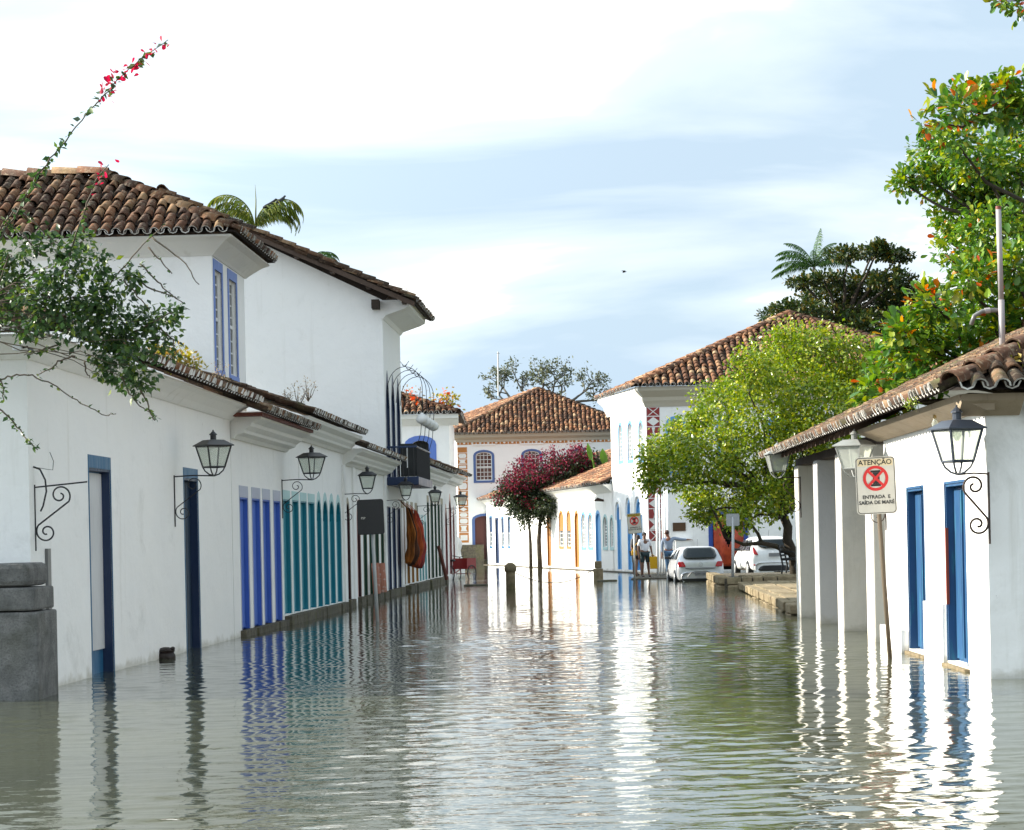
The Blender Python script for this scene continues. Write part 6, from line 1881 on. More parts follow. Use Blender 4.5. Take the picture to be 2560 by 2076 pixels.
# ------------------------------------------------------------------ vegetation
LEAF = (np.array([(0, 0, 0), (-0.30, 0.42, 0.07), (0, 1, -0.05), (0.30, 0.42, 0.07), (0, 0.45, 0)]), np.array([(0, 3, 4), (3, 2, 4), (2, 1, 4), (1, 0, 4)]))
OVAL = (np.array([(0, 0, 0), (0.13, 0.22, 0.02), (0.29, 0.62, 0.06), (0.20, 0.90, 0.04), (0, 1.0, -0.04), (-0.20, 0.90, 0.04), (-0.29, 0.62, 0.06), (-0.13, 0.22, 0.02), (0, 0.55, -0.02)]),
        np.array([(0, 1, 8), (1, 2, 8), (2, 3, 8), (3, 4, 8), (4, 5, 8), (5, 6, 8), (6, 7, 8), (7, 0, 8)]))
def leaf_matrices(P, D, size, r, droop=0.3, spread=0.9, flat=0.0):
    """leaf frames at points P pointing roughly along D"""
    n = len(P)
    d = D + r.normal(0, spread, (n, 3)); d[:, 2] -= droop
    d /= np.linalg.norm(d, axis=1)[:, None] + 1e-9
    up = r.normal(0, 0.6, (n, 3)); up[:, 2] += 1.0 + flat
    x = np.cross(d, up); x /= np.linalg.norm(x, axis=1)[:, None] + 1e-9
    z = np.cross(x, d)
    s = size * r.uniform(0.6, 1.2, n)
    m = np.zeros((n, 4, 4)); m[:, :3, 0] = x * s[:, None]; m[:, :3, 1] = d * s[:, None]; m[:, :3, 2] = z * s[:, None]; m[:, :3, 3] = P; m[:, 3, 3] = 1
    return m
def clump_leaves(c, rad, n_twig, per, size, r, twig_r=0.25, shell=0.5, droop=0.3, spread=0.9, flat=0.0):
    """leaves in little sprays through an ellipsoid, denser toward its outside"""
    v = r.normal(0, 1, (n_twig, 3)); v /= np.linalg.norm(v, axis=1)[:, None]
    q = r.uniform(shell ** 3, 1, n_twig) ** (1 / 3) * r.uniform(0.85, 1.1, n_twig)
    tips = np.array(c) + v * q[:, None] * np.array(rad)
    P = np.repeat(tips, per, 0) + r.normal(0, twig_r * 0.5, (n_twig * per, 3))
    D = P - np.repeat(tips - v * twig_r * 0.8, per, 0)
    D /= np.linalg.norm(D, axis=1)[:, None] + 1e-9
    return leaf_matrices(P, D, size, r, droop, spread, flat), tips
def put_leaves(root, mats_, tmpl, mat, singles=0, name='crown', alt=None, alt_p=0.0, seed=1):
    r = np.random.default_rng(seed)
    A = np.concatenate(mats_)
    if singles:
        me = bpy.data.meshes.new('leaf'); me.from_pydata([tuple(v) for v in tmpl[0]], [], [tuple(map(int, f)) for f in tmpl[1]]); me.materials.append(mat); me.update()
        me2 = None
        if alt: me2 = me.copy(); me2.materials.clear(); me2.materials.append(alt)
        sz = np.linalg.norm(A[:, :3, 1], axis=1) / A[:, 1, 3] * (1 + 0 * A[:, 1, 3])
        front = np.argsort(-(sz * r.uniform(0.7, 1, len(A)) / A[:, 1, 3] ** 2))[:singles]
        for i in front:
            o = bpy.data.objects.new('leaf', me2 if (alt and r.random() < alt_p) else me)
            o.matrix_world = Matrix(A[i].tolist()); link(o, root)
        A = np.delete(A, front, 0)
    if alt and alt_p:
        pick = r.random(len(A)) < alt_p
        V, F, _ = stamp(tmpl[0], tmpl[1], A[pick]); tag(np_mesh('coloured_leaves', V, F, alt, root), kind='stuff')
        A = A[~pick]
    V, F, _ = stamp(tmpl[0], tmpl[1], A)
    tag(np_mesh(name, V, F, mat, root), kind='stuff')
def limb(mb, A, B, r0, r1, r, wob=0.12, n=6, sag=0.0):
    A, B = Vector(A), Vector(B); ln = (B - A).length; pts = []
    for i in range(n + 1):
        t = i / n; p = A.lerp(B, t); k = math.sin(math.pi * t) * ln * wob
        pts.append(p + Vector((r.normal(0, 0.35) * k, r.normal(0, 0.35) * k, r.normal(0, 0.3) * k + sag * math.sin(math.pi * t))))
    mb.tube(pts, [r0 + (r1 - r0) * i / n for i in range(n + 1)], 6)
    return pts
def clumps_px(lst, Y, dY, r, depth=0.8):
    out = []
    for px, py, rx, ry in lst:
        y = Y + r.uniform(-dY, dY); s = FPX / y; c = at(px, py, y)
        out.append(((c.x, c.y, c.z), (rx / s, max(rx, ry) / s * depth, ry / s)))
    return out

green_tree = leaf_mat('yellow_green_leaf', [(0, (0.07, 0.13, 0.012)), (0.35, (0.16, 0.25, 0.016)), (0.7, (0.29, 0.37, 0.020)), (1, (0.46, 0.43, 0.03))], 0.32, 0.24)
almond = leaf_mat('almond_leaf', [(0, (0.040, 0.12, 0.020)), (0.4, (0.095, 0.20, 0.026)), (0.75, (0.18, 0.29, 0.028)), (1, (0.36, 0.36, 0.03))], 0.27, 0.28)
almond_red = leaf_mat('orange_almond_leaf', [(0, (0.45, 0.05, 0.012)), (0.5, (0.55, 0.13, 0.015)), (1, (0.50, 0.27, 0.02))], 0.35, 0.35)
dark_almond = leaf_mat('dark_almond_leaf', [(0, (0.014, 0.034, 0.010)), (0.5, (0.034, 0.062, 0.013)), (0.85, (0.085, 0.10, 0.015)), (1, (0.20, 0.12, 0.02))], 0.4, 0.18)
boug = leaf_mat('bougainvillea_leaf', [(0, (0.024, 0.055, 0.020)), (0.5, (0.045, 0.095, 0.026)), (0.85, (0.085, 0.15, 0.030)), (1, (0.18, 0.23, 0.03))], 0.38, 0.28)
boug_dark = leaf_mat('dark_bougainvillea_leaf', [(0, (0.012, 0.024, 0.010)), (0.6, (0.028, 0.048, 0.016)), (1, (0.06, 0.075, 0.02))], 0.45, 0.2)  # darker greens, for the dark foliage of the far tree
magenta = leaf_mat('magenta_bract', [(0, (0.08, 0.004, 0.020)), (0.6, (0.17, 0.005, 0.035)), (1, (0.30, 0.008, 0.030))], 0.7, 0.2)
pinkred = leaf_mat('pink_red_bract', [(0, (0.45, 0.01, 0.05)), (1, (0.62, 0.03, 0.08))], 0.6, 0.35)
orange_fl = leaf_mat('orange_bloom', [(0, (0.55, 0.06, 0.02)), (1, (0.70, 0.14, 0.03))], 0.6, 0.3)
weed = leaf_mat('yellow_weed_leaf', [(0, (0.16, 0.17, 0.02)), (0.6, (0.32, 0.28, 0.03)), (1, (0.45, 0.26, 0.08))], 0.5, 0.35)
dry = leaf_mat('dry_weed', [(0, (0.25, 0.20, 0.13)), (1, (0.48, 0.38, 0.26))], 0.8, 0.3)
palm_m = leaf_mat('palm_leaflet', [(0, (0.022, 0.060, 0.018)), (0.6, (0.050, 0.110, 0.026)), (1, (0.11, 0.18, 0.035))], 0.6, 0.3, 0.1)
palm_y = leaf_mat('sunlit_palm_leaflet', [(0, (0.06, 0.095, 0.015)), (0.6, (0.13, 0.17, 0.022)), (1, (0.26, 0.25, 0.05))], 0.55, 0.35, 0.2)  # paler, yellower copy of the palm leaflet, sunlight put into the colour
banana_m = leaf_mat('banana_leaf', [(0, (0.10, 0.22, 0.03)), (1, (0.16, 0.30, 0.04))], 0.35, 0.4)

# --- leaning light green tree on the quay
r = np.random.default_rng(21)
T = wthing('leaning_tree', 'light yellow green leaning tree on the quay before the red quoined house', 'tree', (9.0, 67.0, 0.3))
cl = clumps_px([(1965, 862, 62, 48), (2045, 868, 85, 52), (2135, 905, 75, 60), (1890, 925, 72, 55), (1985, 955, 110, 75), (1810, 1005, 75, 55), (1905, 1050, 120, 85), (2060, 1020, 105, 85), (2150, 1000, 60, 70), (1712, 1090, 52, 40),
                (1785, 1130, 105, 75), (1900, 1165, 105, 75), (2010, 1130, 100, 85), (2090, 1120, 70, 80), (1650, 1125, 42, 34), (1822, 1245, 85, 55), (1700, 1180, 55, 36), (1930, 1245, 75, 48), (1745, 1225, 45, 30), (1628, 1160, 30, 34), (1628, 1205, 20, 22), (2000, 1225, 50, 45), (1745, 1050, 30, 20), (1850, 1300, 40, 22), (1755, 1285, 26, 18), (2120, 950, 60, 40), (2200, 960, 50, 45)], 67, 1.6, r, 0.9)
tr = MB()
base = at(1992, 1432, 67); k1 = at(1968, 1350, 67); k2 = at(1958, 1290, 67.2); k3 = at(1925, 1282, 67.3)
tr.tube([base - Vector((0, 0, 0.3)), at(1985, 1390, 67), k1, at(1970, 1318, 67), k2], [0.20, 0.17, 0.15, 0.14, 0.13], 8)
tr.tube([at(1985, 1388, 67), at(1940, 1366, 66.7), at(1905, 1358, 66.4), at(1860, 1362, 66.2), at(1812, 1342, 66)], [0.10, 0.08, 0.068, 0.055, 0.04], 7)
tr.tube([at(1905, 1360, 66.4), at(1895, 1335, 66.5), at(1870, 1300, 66.6)], [0.06, 0.05, 0.03], 6)
tr.tube([at(1812, 1342, 66), at(1800, 1310, 66), at(1775, 1262, 66)], [0.05, 0.04, 0.025], 6)
tr.build('trunk', M['bark'], T, smooth=True)
bl = MB()
for c, rad in cl:
    limb(bl, k2 if c[0] > 6.6 else at(1925, 1230, 67), c, 0.06, 0.015, r, 0.15)
bl.build('limbs', M['bark'], T, smooth=True)
ms = []
for c, rad in cl:
    vol = rad[0] * rad[2]
    m, _ = clump_leaves(c, rad, int(95 * vol / 0.8) + 24, 14, 0.145, r, 0.27, 0.25)
    ms.append(m)
    m, _ = clump_leaves(c, tuple(q_ * 1.25 for q_ in rad), int(30 * vol / 0.8) + 7, 10, 0.125, r, 0.2, 0.8)
    ms.append(m)
put_leaves(T, ms, LEAF, green_tree, 120)

# --- tropical almond behind the right roof, big leaves, some turned orange
r = np.random.default_rng(8)
T = wthing('almond_tree', 'tropical almond tree with large green and orange leaves behind the right roof', 'tree', (9.5, 41, 0))
cl = clumps_px([(2190, 985, 45, 45), (2235, 930, 70, 60), (2300, 870, 80, 60), (2290, 960, 70, 50), (2380, 800, 85, 60), (2400, 885, 90, 55), (2480, 740, 70, 60), (2490, 830, 80, 60), (2545, 660, 45, 60), (2545, 770, 45, 60), (2260, 830, 45, 40), (2330, 760, 60, 45), (2420, 700, 60, 45), (2230, 1010, 50, 30)], 40.5, 1.5, r, 0.9)
tr = MB(); b = (10.2, 41, -0.5); tr.tube([b, (10.1, 41, 3.0), (9.8, 41, 5.5)], [0.28, 0.24, 0.18], 8); tr.build('trunk', M['bark'], T, smooth=True)
bl = MB(); ms = []
for c, rad in cl:
    limb(bl, (9.9, 41, 4.0), c, 0.07, 0.02, r, 0.10)
    m, tips = clump_leaves(c, rad, int(24 * rad[0] * rad[2] / 0.2) + 10, 9, 0.21, r, 0.22, 0.35, droop=0.1, spread=0.75, flat=0.5); ms.append(m)
bl.build('limbs', M['bark'], T, smooth=True)
put_leaves(T, ms, OVAL, almond, 300, alt=almond_red, alt_p=0.04)

# --- taller tree at the right edge
r = np.random.default_rng(9)
T = wthing('tall_tree', 'tall glossy green tree rising at the right edge of the sky', 'tree', (13.5, 50, 0))
cl = clumps_px([(2345, 395, 70, 45), (2440, 400, 90, 55), (2530, 400, 60, 70), (2300, 440, 45, 30), (2255, 456, 22, 14), (2390, 455, 90, 45), (2490, 480, 80, 60), (2400, 545, 65, 50), (2480, 580, 80, 60), (2545, 560, 40, 80), (2400, 620, 60, 45), (2460, 660, 70, 50), (2380, 345, 55, 26), (2530, 320, 50, 40), (2330, 350, 30, 20), (2440, 480, 60, 40)], 50, 1.5, r, 0.9)
tr = MB(); tr.tube([(13.8, 50, -0.5), (13.4, 50, 4.5), (12.6, 50, 8.5), (12.0, 50, 10.5)], [0.35, 0.28, 0.2, 0.1], 8); tr.build('trunk', M['bark'], T, smooth=True)
bl = MB(); ms = []
for c, rad in cl:
    limb(bl, (12.6, 50, 7.5), c, 0.08, 0.02, r, 0.10)
    m, _ = clump_leaves(c, rad, int(72 * rad[0] * rad[2] / 0.4) + 14, 10, 0.165, r, 0.24, 0.35, droop=0.15); ms.append(m)
bl.build('limbs', M['bark'], T, smooth=True)
put_leaves(T, ms, OVAL, almond, 300, alt=almond_red, alt_p=0.015, seed=3)
# --- branch of big leaves above it
r = np.random.default_rng(19)
T = wthing('almond_branch', 'spreading almond branch of big round leaves and orange ones, top right', 'tree', at(2600, 300, 38))
cl = clumps_px([(2500, 222, 60, 26), (2440, 232, 40, 22), (2545, 240, 35, 35), (2400, 270, 40, 22), (2480, 275, 60, 22), (2345, 252, 16, 10), (2308, 308, 16, 16), (2360, 300, 26, 10), (2540, 290, 40, 25), (2400, 235, 26, 14)], 38, 0.5, r, 1.0)
bl = MB()
bl.tube([at(2640, 290, 38), at(2540, 282, 38), at(2460, 290, 38), at(2405, 318, 38), at(2360, 310, 38), at(2312, 302, 38)], [0.05, 0.045, 0.035, 0.025, 0.014, 0.006], 6)
bl.tube([at(2460, 290, 38), at(2420, 270, 38), at(2365, 262, 38), at(2345, 256, 38)], [0.025, 0.02, 0.012, 0.006], 6)
bl.tube([at(2700, 900, 38), at(2690, 600, 38), at(2640, 290, 38)], [0.2, 0.15, 0.05], 7)
bl.build('limbs', M['bark'], T, smooth=True)
ms = [clump_leaves(c, rad, int(48 * rad[0] * rad[2] / 0.1) + 4, 4, 0.21, r, 0.16, 0.1, droop=0.0, spread=0.6, flat=0.6)[0] for c, rad in cl]
put_leaves(T, ms, OVAL, almond, 200, alt=almond_red, alt_p=0.09, seed=5)
T = wthing('leaf_spray', 'small leafy twig entering the sky at the top right corner', 'tree', at(2570, 0, 36))
r = np.random.default_rng(29)
cl = clumps_px([(2520, 6, 34, 10), (2552, 22, 18, 12), (2490, 2, 14, 6)], 36, 0.2, r, 1.0)
bl = MB(); bl.tube([at(2640, -20, 36), at(2550, 2, 36), at(2485, 4, 36)], [0.03, 0.015, 0.005], 5); bl.build('twig', M['bark'], T)
put_leaves(T, [clump_leaves(c, rad, 12, 4, 0.13, r, 0.10, 0.1)[0] for c, rad in cl], OVAL, almond, 60, alt=almond_red, alt_p=0.15)

# --- dark layered almond tree in the distance and the palm behind it
r = np.random.default_rng(12)
T = wthing('layered_tree', 'dark tiered almond tree rising behind the red quoined house roof', 'tree', (19, 128, 0))
cl = clumps_px([(2120, 636, 62, 12), (2185, 632, 60, 12), (2245, 640, 36, 13), (2200, 622, 16, 16), (2060, 700, 60, 13), (2005, 706, 40, 9), (2150, 705, 85, 20), (2230, 700, 70, 22), (2080, 740, 90, 26), (2180, 760, 90, 34), (1990, 778, 75, 24), (2070, 800, 110, 34), (2190, 820, 110, 44), (1935, 790, 40, 12), (2260, 760, 70, 50), (2120, 850, 110, 30), (2310, 830, 60, 60)], 128, 3.0, r, 1.0)
bl = MB()
bl.tube([(19.8, 128, -0.5), (19.6, 128, 8), (19.4, 128, 14)], [0.5, 0.4, 0.2], 8)
for c, rad in cl: limb(bl, (19.5, 128, min(13.5, c[2] - 0.5)), c, 0.14, 0.04, r, 0.06)
bl.build('trunk', M['bark'], T, smooth=True)
ms = [clump_leaves(c, rad, int(105 * rad[0] * rad[2] / 0.8) + 40, 7, 0.28, r, 0.2, 0.1, droop=0.0, flat=1.0)[0] for c, rad in cl]
put_leaves(T, ms, OVAL, dark_almond, 0)

def palm(name, label, c, Y, fronds, scale, mat, trunk_to=0.0, seed=1):
    """fronds: list of (azimuth deg, start elevation deg, length, droop)"""
    r = np.random.default_rng(seed); p = at(c[0], c[1], Y)
    T = wthing(name, label, 'palm', (p.x, Y, trunk_to))
    q = MB(); q.tube([(p.x + 0.15, Y, trunk_to), (p.x + 0.05, Y, p.z * 0.5), (p.x, Y, p.z)], [0.22 * scale, 0.17 * scale, 0.13 * scale], 8); q.build('trunk', M['palebark'], T, smooth=True)
    for az, el, ln, dr in fronds:
        a = R(az); d = Vector((math.cos(a), math.sin(a), 0)); pts = []; e_ = R(el); pos = Vector(p); n = 22; st = ln / n
        for i in range(n + 1):
            pts.append(pos.copy()); pos = pos + (d * math.cos(e_) + Vector((0, 0, math.sin(e_)))) * st; e_ -= R(dr) / n * (0.5 + i / n)
        q = MB(); q.tube(pts, [0.035 * scale * (1 - 0.85 * i / n) + 0.004 for i in range(n + 1)], 5)
        f = q.build('frond', mat, T)
        side = d.cross(Vector((0, 0, 1))); q = MB(); V, F = [], []
        for i in range(3, n + 1):
            t = (pts[i] - pts[i - 1]).normalized()
            for k in range(3):
                for sg in (-1, 1):
                    b = pts[i - 1].lerp(pts[i], k / 3); ll = ln * 0.23 * math.sin(math.pi * (0.12 + 0.85 * i / n)) ** 0.7 * r.uniform(0.8, 1.1)
                    dd = (side * sg * 0.75 + t * 0.6 + Vector((0, 0, -0.45 + r.normal(0, 0.12)))).normalized(); m_ = b + dd * ll * 0.5; tp = b + (dd + Vector((0, 0, -0.45))).normalized() * ll
                    w = t * (0.0075 * ln); o = len(V); V += [b - w * 0.5, b + w * 0.5, m_ + w, tp, m_ - w]; F.append((o, o + 1, o + 2, o + 3, o + 4))
        q.add(V, F); tag(q.build('leaflets', mat, f), kind='stuff')
palm('palm_tree', 'feathery palm with sunlit arching fronds behind the gabled house', (636, 575), 78, [(178, 88, 2.9, 190), (172, 80, 2.6, 190), (185, 70, 2.3, 190), (5, 80, 2.9, 200), (356, 74, 2.7, 215), (12, 62, 2.3, 190), (2, 68, 2.6, 200), (150, 75, 2.0, 170), (345, 55, 2.0, 170)], 0.8, palm_y, seed=2)
q = MB(); q.tube([at(639, 580, 78), at(640, 500, 78), at(638, 462, 78)], [0.04, 0.02, 0.004], 5); tag(q.build('palm_spear', palm_y), 'thin upright unopened palm spear above the gabled house', 'palm')
palm('palm_tree', 'low dark palm frond just showing over the gabled roof slope', (775, 660), 84, [(10, 60, 1.5, 150), (350, 40, 1.4, 120), (160, 60, 1.3, 140), (30, 70, 1.3, 150)], 0.7, palm_m, seed=4)
palm('palm_tree', 'tall dark royal palm behind the right hand roofs', (2035, 668), 136, [(180, 58, 2.9, 110), (168, 30, 2.9, 90), (195, 44, 2.8, 95), (186, 8, 2.9, 60), (172, 72, 2.6, 85), (30, 82, 2.5, 14), (10, 62, 2.6, 80), (355, 44, 2.8, 85), (350, 22, 2.8, 70), (20, 74, 2.4, 80), (260, 66, 1.8, 90), (210, 20, 2.3, 70), (330, 30, 2.2, 70)], 0.75, palm_m, seed=6)

# --- sparse tree behind the central roof
r = np.random.default_rng(31)
T = wthing('sparse_tree', 'thin spreading tree with bare branches behind the central roof', 'tree', (2, 168, 0))
bl = MB(); tips = []
def grow(p, d, ln, rad, lev):
    n = 5; pts = [p]; dd = Vector(d)
    for i in range(n):
        dd = (dd + Vector((r.normal(0, 0.16), r.normal(0, 0.16), r.normal(0.03, 0.13)))).normalized(); pts.append(pts[-1] + dd * ln / n)
    bl.tube(pts, [rad * (1 - 0.45 * i / n) for i in range(n + 1)], 5)
    if lev == 0: tips.append((pts[-1], dd)); tips.append((pts[-3], dd)); return
    for _ in range(3):
        nd = (dd * 0.9 + Vector((r.normal(0, 0.85), r.normal(0, 0.5), r.normal(0.05, 0.42)))).normalized()
        grow(pts[-1 if _ else -3], nd, ln * r.uniform(0.6, 0.85), rad * 0.55, lev - 1)
for px, tx, y_ in ((1285, 1245, 960), (1320, 1310, 940), (1345, 1350, 940), (1365, 1400, 945), (1390, 1440, 955), (1425, 1490, 970), (1285, 1215, 985), (1440, 1500, 995)):
    a, b = at(px, 1005, 168), at(tx, y_, 168); grow(a, (b - a).normalized(), 1.35, 0.12, 3)
bl.tube([(2.0, 168, -0.5), (2.0, 168, 7), at(1345, 1010, 168)], [0.5, 0.4, 0.3], 8)
for px in (1285, 1330, 1370, 1385, 1440, 1290): bl.tube([(2.0, 168, 7.5), at(px, 1012, 168)], [0.2, 0.13], 6)
bl.build('trunk', M['palebark'], T, smooth=True)
P = np.array([tuple(p) for p, d in tips]); D = np.array([tuple(d) for p, d in tips])
keep = (P[:, 0] > -1.8) | (r.random(len(P)) < 0.3)
P, D = P[keep], D[keep]
m_ = leaf_matrices(np.repeat(P, 5, 0) + r.normal(0, 0.16, (len(P) * 5, 3)), np.repeat(D, 5, 0), 0.26, r)
put_leaves(T, [m_], LEAF, leaf_mat('grey_green_leaf', [(0, (0.07, 0.085, 0.05)), (0.6, (0.11, 0.13, 0.07)), (1, (0.17, 0.17, 0.09))], 0.6, 0.2), 0)

# --- magenta bougainvillea over the far low houses
r = np.random.default_rng(41)
T = wthing('bougainvillea_tree', 'bougainvillea tree with dark foliage and magenta flowers over the far low houses', 'tree', (1.5, 116, 0))
cl = clumps_px([(1330, 1205, 65, 40), (1400, 1190, 75, 45), (1470, 1175, 60, 40), (1350, 1250, 60, 40), (1410, 1230, 60, 35), (1290, 1215, 34, 24), (1330, 1275, 34, 20), (1362, 1290, 18, 18), (1495, 1195, 40, 18), (1520, 1180, 20, 14), (1500, 1160, 30, 24), (1440, 1205, 60, 30), (1300, 1250, 36, 26), (1310, 1300, 10, 14), (1270, 1230, 30, 18), (1250, 1250, 16, 12), (1285, 1275, 20, 12), (1375, 1262, 50, 22), (1320, 1230, 60, 36), (1430, 1165, 60, 26)], 115, 1.2, r, 0.8)
cf = clumps_px([(1285, 1195, 40, 26), (1310, 1165, 40, 22), (1360, 1150, 55, 20), (1420, 1140, 45, 18), (1455, 1135, 30, 16), (1400, 1165, 60, 22), (1265, 1225, 22, 18), (1245, 1245, 12, 10), (1340, 1180, 45, 22), (1470, 1150, 30, 18), (1380, 1125, 14, 8), (1440, 1118, 14, 8), (1300, 1225, 40, 20), (1400, 1205, 60, 18), (1480, 1180, 30, 14), (1330, 1255, 30, 14)], 114.2, 0.8, r, 0.8)
q = MB()
q.tube([(at(1327, 1415, 116).x, 116, -0.3), at(1326, 1360, 116), at(1322, 1300, 116)], [0.10, 0.09, 0.06], 7); q.tube([(at(1350, 1415, 115.8).x, 115.8, -0.3), at(1347, 1350, 115.8), at(1352, 1280, 115.5)], [0.14, 0.12, 0.08], 7)
for c, rad in cl: limb(q, at(1350, 1290, 115.6), c, 0.05, 0.015, r, 0.15)
q.build('trunk', M['bark'], T, smooth=True)
ms = [clump_leaves(c, rad, int(85 * rad[0] * rad[2] / 0.5) + 26, 9, 0.17, r, 0.34, 0.2)[0] for c, rad in cl]
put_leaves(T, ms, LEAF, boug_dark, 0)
ms = [clump_leaves(c, rad, int(26 * rad[0] * rad[2] / 0.3) + 6, 8, 0.14, r, 0.2, 0.2)[0] for c, rad in cf]
put_leaves(T, ms, OVAL, magenta, 0, name='blossoms')
q = MB()
for x0, y0, x1, y1, w in ((1478, 1150, 1466, 1108, 0.14), (1512, 1162, 1503, 1122, 0.2)):
    a, b = at(x0, y0, 113), at(x1, y1, 113); d = (b - a); n = 6; V = []
    for i in range(n + 1):
        t = i / n; ww = w * math.sin(math.pi * (0.15 + 0.82 * t)) ; c = a.lerp(b, t) + Vector((0.06 * t, 0, 0.0)); V += [c - Vector((ww, -0.03, 0)), c + Vector((0, 0.03, 0)), c + Vector((ww, -0.03, 0))]
    q.add(V, [(3 * i + j, 3 * i + j + 1, 3 * i + j + 4, 3 * i + j + 3) for i in range(n) for j in range(2)])
q.tube([at(1500, 1240, 113), at(1482, 1150, 113)], 0.06, 5)
o = q.build('banana_plant', banana_m); tag(o, 'two bright green banana leaves poking above the far tiled roof', 'plant')

# --- near bougainvillea hanging in from the left
r = np.random.default_rng(51)
YB = 22.9
T = wthing('bougainvillea', 'dark green bougainvillea hanging over the roof corner at far left', 'shrub', at(-60, 800, YB))
cl = clumps_px([(a_, b_, c_ * 1.2, d_ * 1.15) for a_, b_, c_, d_ in [(40, 735, 70, 46), (120, 745, 75, 48), (200, 745, 70, 44), (275, 745, 60, 40), (70, 800, 80, 36), (165, 800, 80, 42), (250, 805, 70, 44), (320, 810, 55, 36), (385, 800, 36, 26), (405, 850, 30, 34), (310, 865, 50, 40), (265, 890, 40, 28), (330, 915, 42, 40), (290, 930, 34, 28), (345, 960, 30, 32), (430, 785, 12, 14), (180, 640, 40, 22), (130, 610, 34, 18), (210, 600, 20, 26), (30, 640, 34, 30), (15, 690, 40, 36), (240, 665, 40, 24), (330, 690, 30, 16), (150, 690, 60, 24)]], YB, 0.35, r, 0.7)
br_px = [  # (points, leaf density per metre, leaf size)
    ([(-20, 620), (25, 560), (60, 500), (100, 425), (150, 370), (205, 300), (260, 235), (310, 185), (360, 140), (420, 100)], 46, 0.088),
    ([(150, 700), (180, 620), (200, 560), (225, 490), (240, 450), (272, 412)], 34, 0.075),
    ([(-20, 990), (0, 950), (40, 937), (80, 940), (130, 960), (180, 995), (230, 1022), (265, 1040), (290, 1035)], 9, 0.05),
    ([(-10, 1015), (20, 1040), (45, 1070), (70, 1100), (95, 1125)], 60, 0.062),
    ([(345, 960), (365, 1000), (378, 1035), (385, 1050), (392, 1040)], 55, 0.062), ([(300, 940), (325, 985), (345, 1010), (372, 1030)], 40, 0.055),
    ([(190, 890), (150, 900), (128, 920), (110, 930), (95, 940)], 18, 0.055), ([(150, 860), (120, 870), (90, 885), (60, 888)], 44, 0.065),
    ([(230, 780), (290, 690), (340, 630), (415, 555)], 10, 0.055), ([(380, 595), (430, 630), (470, 670), (498, 712)], 3, 0.04), ([(350, 660), (395, 705), (425, 735), (457, 757)], 30, 0.05),
    ([(330, 690), (380, 725), (420, 735), (442, 747)], 16, 0.045), ([(310, 700), (345, 740), (375, 775)], 14, 0.045), ([(370, 620), (400, 650), (430, 685)], 22, 0.05),
    ([(20, 640), (0, 700), (-10, 760)], 60, 0.06), ([(340, 830), (390, 800), (432, 780), (438, 810)], 50, 0.062), ([(400, 820), (432, 850), (440, 885), (425, 900)], 50, 0.07),
    ([(-20, 600), (40, 520), (90, 560), (130, 600), (190, 640)], 30, 0.06), ([(100, 640), (60, 590), (20, 560), (-20, 540)], 40, 0.06), ([(-20, 930), (5, 960), (10, 1000)], 60, 0.06), ([(210, 900), (215, 930), (225, 945)], 8, 0.04)]
tw = MB(); ms = []; fl = []
def on_branch(poly, dens, size, Yv):
    pts = [at(x, y, Yv + r.normal(0, 0.06)) for x, y in poly]
    sm = []
    for i in range(len(pts) - 1):
        for k in range(4): sm.append(pts[i].lerp(pts[i + 1], k / 4) + Vector((r.normal(0, 0.006), r.normal(0, 0.006), r.normal(0, 0.006))))
    sm.append(pts[-1]); n = len(sm)
    return sm, n
for bi, (poly, dens, size) in enumerate(br_px):
    sm, n = on_branch(poly, dens, size, YB - 0.15)
    tw.tube(sm, [0.009 * (1 - 0.7 * i / n) + 0.0015 for i in range(n)], 5)
    P, D = [], []
    for a, b in zip(sm, sm[1:]):
        c = r.poisson((b - a).length * dens)
        for _ in range(c):
            P.append(tuple(a.lerp(b, r.random()))); D.append((r.normal(0, 0.8), r.normal(0, 0.6), r.normal(0, 0.6)))
    if P: ms.append(leaf_matrices(np.array(P) + r.normal(0, 0.012, (len(P), 3)), np.array(D), size, r, 0.35, 0.3))
    if bi in (0, 1):
        k0 = int(n * 0.66)
        Pf = np.array([tuple(sm[min(n - 1, int(k0 + (n - k0) * r.random() ** (1.5 if bi == 0 else 1)))]) for _ in range(64 if bi == 0 else 14)]) + r.normal(0, 0.04, (64 if bi == 0 else 14, 3))
        fl.append(leaf_matrices(Pf, r.normal(0, 1, (len(Pf), 3)), 0.072, r, 0, 0.5))
for c, rad in cl:
    limb(tw, at(-160 + r.uniform(-40, 60), 790 + r.uniform(-90, 60), YB), c, 0.008, 0.003, r, 0.10, n=8)
    m, tips_ = clump_leaves(c, rad, int(24 * rad[0] * rad[2] / 0.06) + 7, 8, 0.088, r, 0.10, 0.1, droop=0.45); ms.append(m)
    for t_ in tips_[:: 9]:
        limb(tw, c, tuple(t_), 0.004, 0.0015, r, 0.18, n=5)
tw.build('branches', M['twig'], T, smooth=True)
put_leaves(T, ms, LEAF, boug, 300, name='foliage')
put_leaves(T, fl, OVAL, pinkred, 0, name='blossoms')

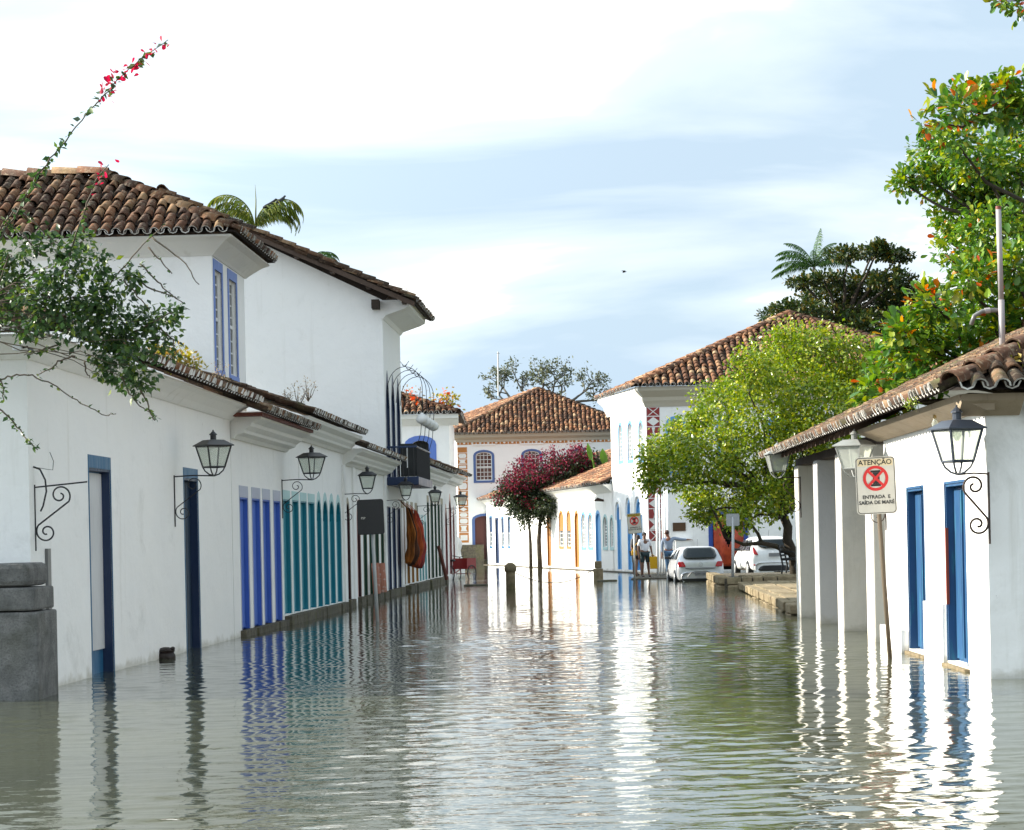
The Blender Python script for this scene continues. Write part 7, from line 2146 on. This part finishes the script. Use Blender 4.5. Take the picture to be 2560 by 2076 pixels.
# --- weeds and flowers rooted on the roofs
def tuft(name, label, lst, Y, mat, size, n, seed, fl=None, flp=0.0, stalk=True, dens=1.0):
    r = np.random.default_rng(seed); c0 = at(*lst[0][:2], Y)
    T = wthing(name, label, 'plant', c0 - Vector((0, 0, 0.2)))
    q = MB(); ms = []
    for c, rad in clumps_px(lst, Y, 0.3, r, 0.7):
        m, tips_ = clump_leaves(c, rad, n, 5, size, r, size * 1.6, 0.1, droop=-0.2); ms.append(m)
        for t_ in tips_[::2]: limb(q, (c[0], c[1], c[2] - rad[2] * 1.3), tuple(t_), 0.008 * Y / 35, 0.003 * Y / 35, r, 0.1, n=4)
    q.build('stems', M['twig'], T)
    put_leaves(T, ms, LEAF, mat, 0, name='foliage')
    if fl: put_leaves(T, [clump_leaves(c, (rad[0] * 0.8, rad[1] * 0.8, rad[2] * 0.8), max(2, int(n * flp)), 6, size * 1.2, r, size * 1.2, 0.3)[0] for c, rad in clumps_px(lst, Y, 0.2, r, 0.7)], OVAL, fl, 0, name='blossoms')
tuft('roof_weed', 'yellow green weed sprouting from the nearest left eaves', [(430, 893, 30, 18), (470, 905, 32, 20), (400, 885, 22, 12)], 32, weed, 0.075, 40, 61)
tuft('roof_weed', 'dry pinkish weed on the eaves under the tall blue windows', [(545, 920, 18, 28), (560, 950, 16, 14)], 36, dry, 0.04, 10, 62)
tuft('roof_weed', 'dry twiggy weed on the mossy roof above the teal doors', [(745, 985, 38, 26), (770, 970, 30, 26), (720, 990, 16, 14)], 48, dry, 0.05, 14, 63)
tuft('roof_flower', 'orange flowering plant on the upper house roof beside the hooped lamps', [(1022, 982, 12, 13), (1050, 985, 26, 20)], 96, dry, 0.14, 8, 64, orange_fl, 0.25)
tuft('roof_flower', 'orange flowering plant at the right end of the upper house roof', [(1115, 995, 18, 16), (1125, 1008, 18, 14), (1098, 1000, 10, 10)], 97, weed, 0.2, 9, 65, orange_fl, 0.3)
tuft('roof_weed', 'tiny dry weed at the eave end of the gabled roof', [(1010, 722, 14, 10)], 64, dry, 0.05, 8, 66)
tuft('roof_grass', 'orange grass tuft growing in the near right tiles', [(2545, 925, 18, 14)], 23.6, weed, 0.10, 14, 67)
tuft('roof_grass', 'moss cushion on the near right eave tiles', [(2508, 945, 14, 8), (2280, 1010, 10, 8)], 24.2, green_tree, 0.03, 30, 68)

# ------------------------------------------------------------------ birds
def bird(label, p, s, rz, up=30):
    t = thing('bird', label, 'bird', p, rz, None)
    bk = plain('black_plumage_%d' % len(bpy.data.materials), (0.012, 0.012, 0.013), 0.6)
    b = skin('body', [((-0.30 * s, 0, 0.12 * s), (0.03 * s, 0.05 * s)), ((-0.10 * s, 0, 0.20 * s), 0.09 * s), ((0.08 * s, 0, 0.30 * s), 0.10 * s), ((0.18 * s, 0, 0.42 * s), 0.045 * s), ((0.22 * s, 0, 0.47 * s), 0.045 * s), ((0.29 * s, 0, 0.455 * s), 0.014 * s)], [(0, 1), (1, 2), (2, 3), (3, 4), (4, 5)], bk, t, root=1)
    for sg in (-1, 1):
        q = MB(); q.tube([(0, 0.04 * s * sg, 0.14 * s), (0.02 * s, 0.04 * s * sg, 0.0)], 0.012 * s, 5); q.build('leg', bk, t)
    return t
bird('black vulture perched on the palm, left of the pair', at(676, 528, 78), 0.9, R(10)); bird('black vulture perched on the palm, right of the pair', at(703, 517, 78), 0.85, R(50))
bird('small dark bird on the hip of the upper left roof', at(526, 540, 62), 0.35, R(160))
t = thing('flying_bird', 'tiny bird gliding far off in the sky above the street', 'bird', at(1560, 681, 160))
q = MB(); q.tube([(-0.10, 0, 0), (0.14, 0, 0.02)], [0.05, 0.02], 6); q.build('body', M['iron'], t)
for sg in (-1, 1):
    q = MB(); q.add([(0.05, 0, 0), (-0.06, 0, 0), (-0.10 + 0.02 * sg, 0.12 * sg, 0.12), (0.26 * sg, 0.25 * sg, 0.04), (0.10, 0.1 * sg, 0.11)], [(0, 1, 2, 3, 4)]); q.build('wing', M['iron'], t)
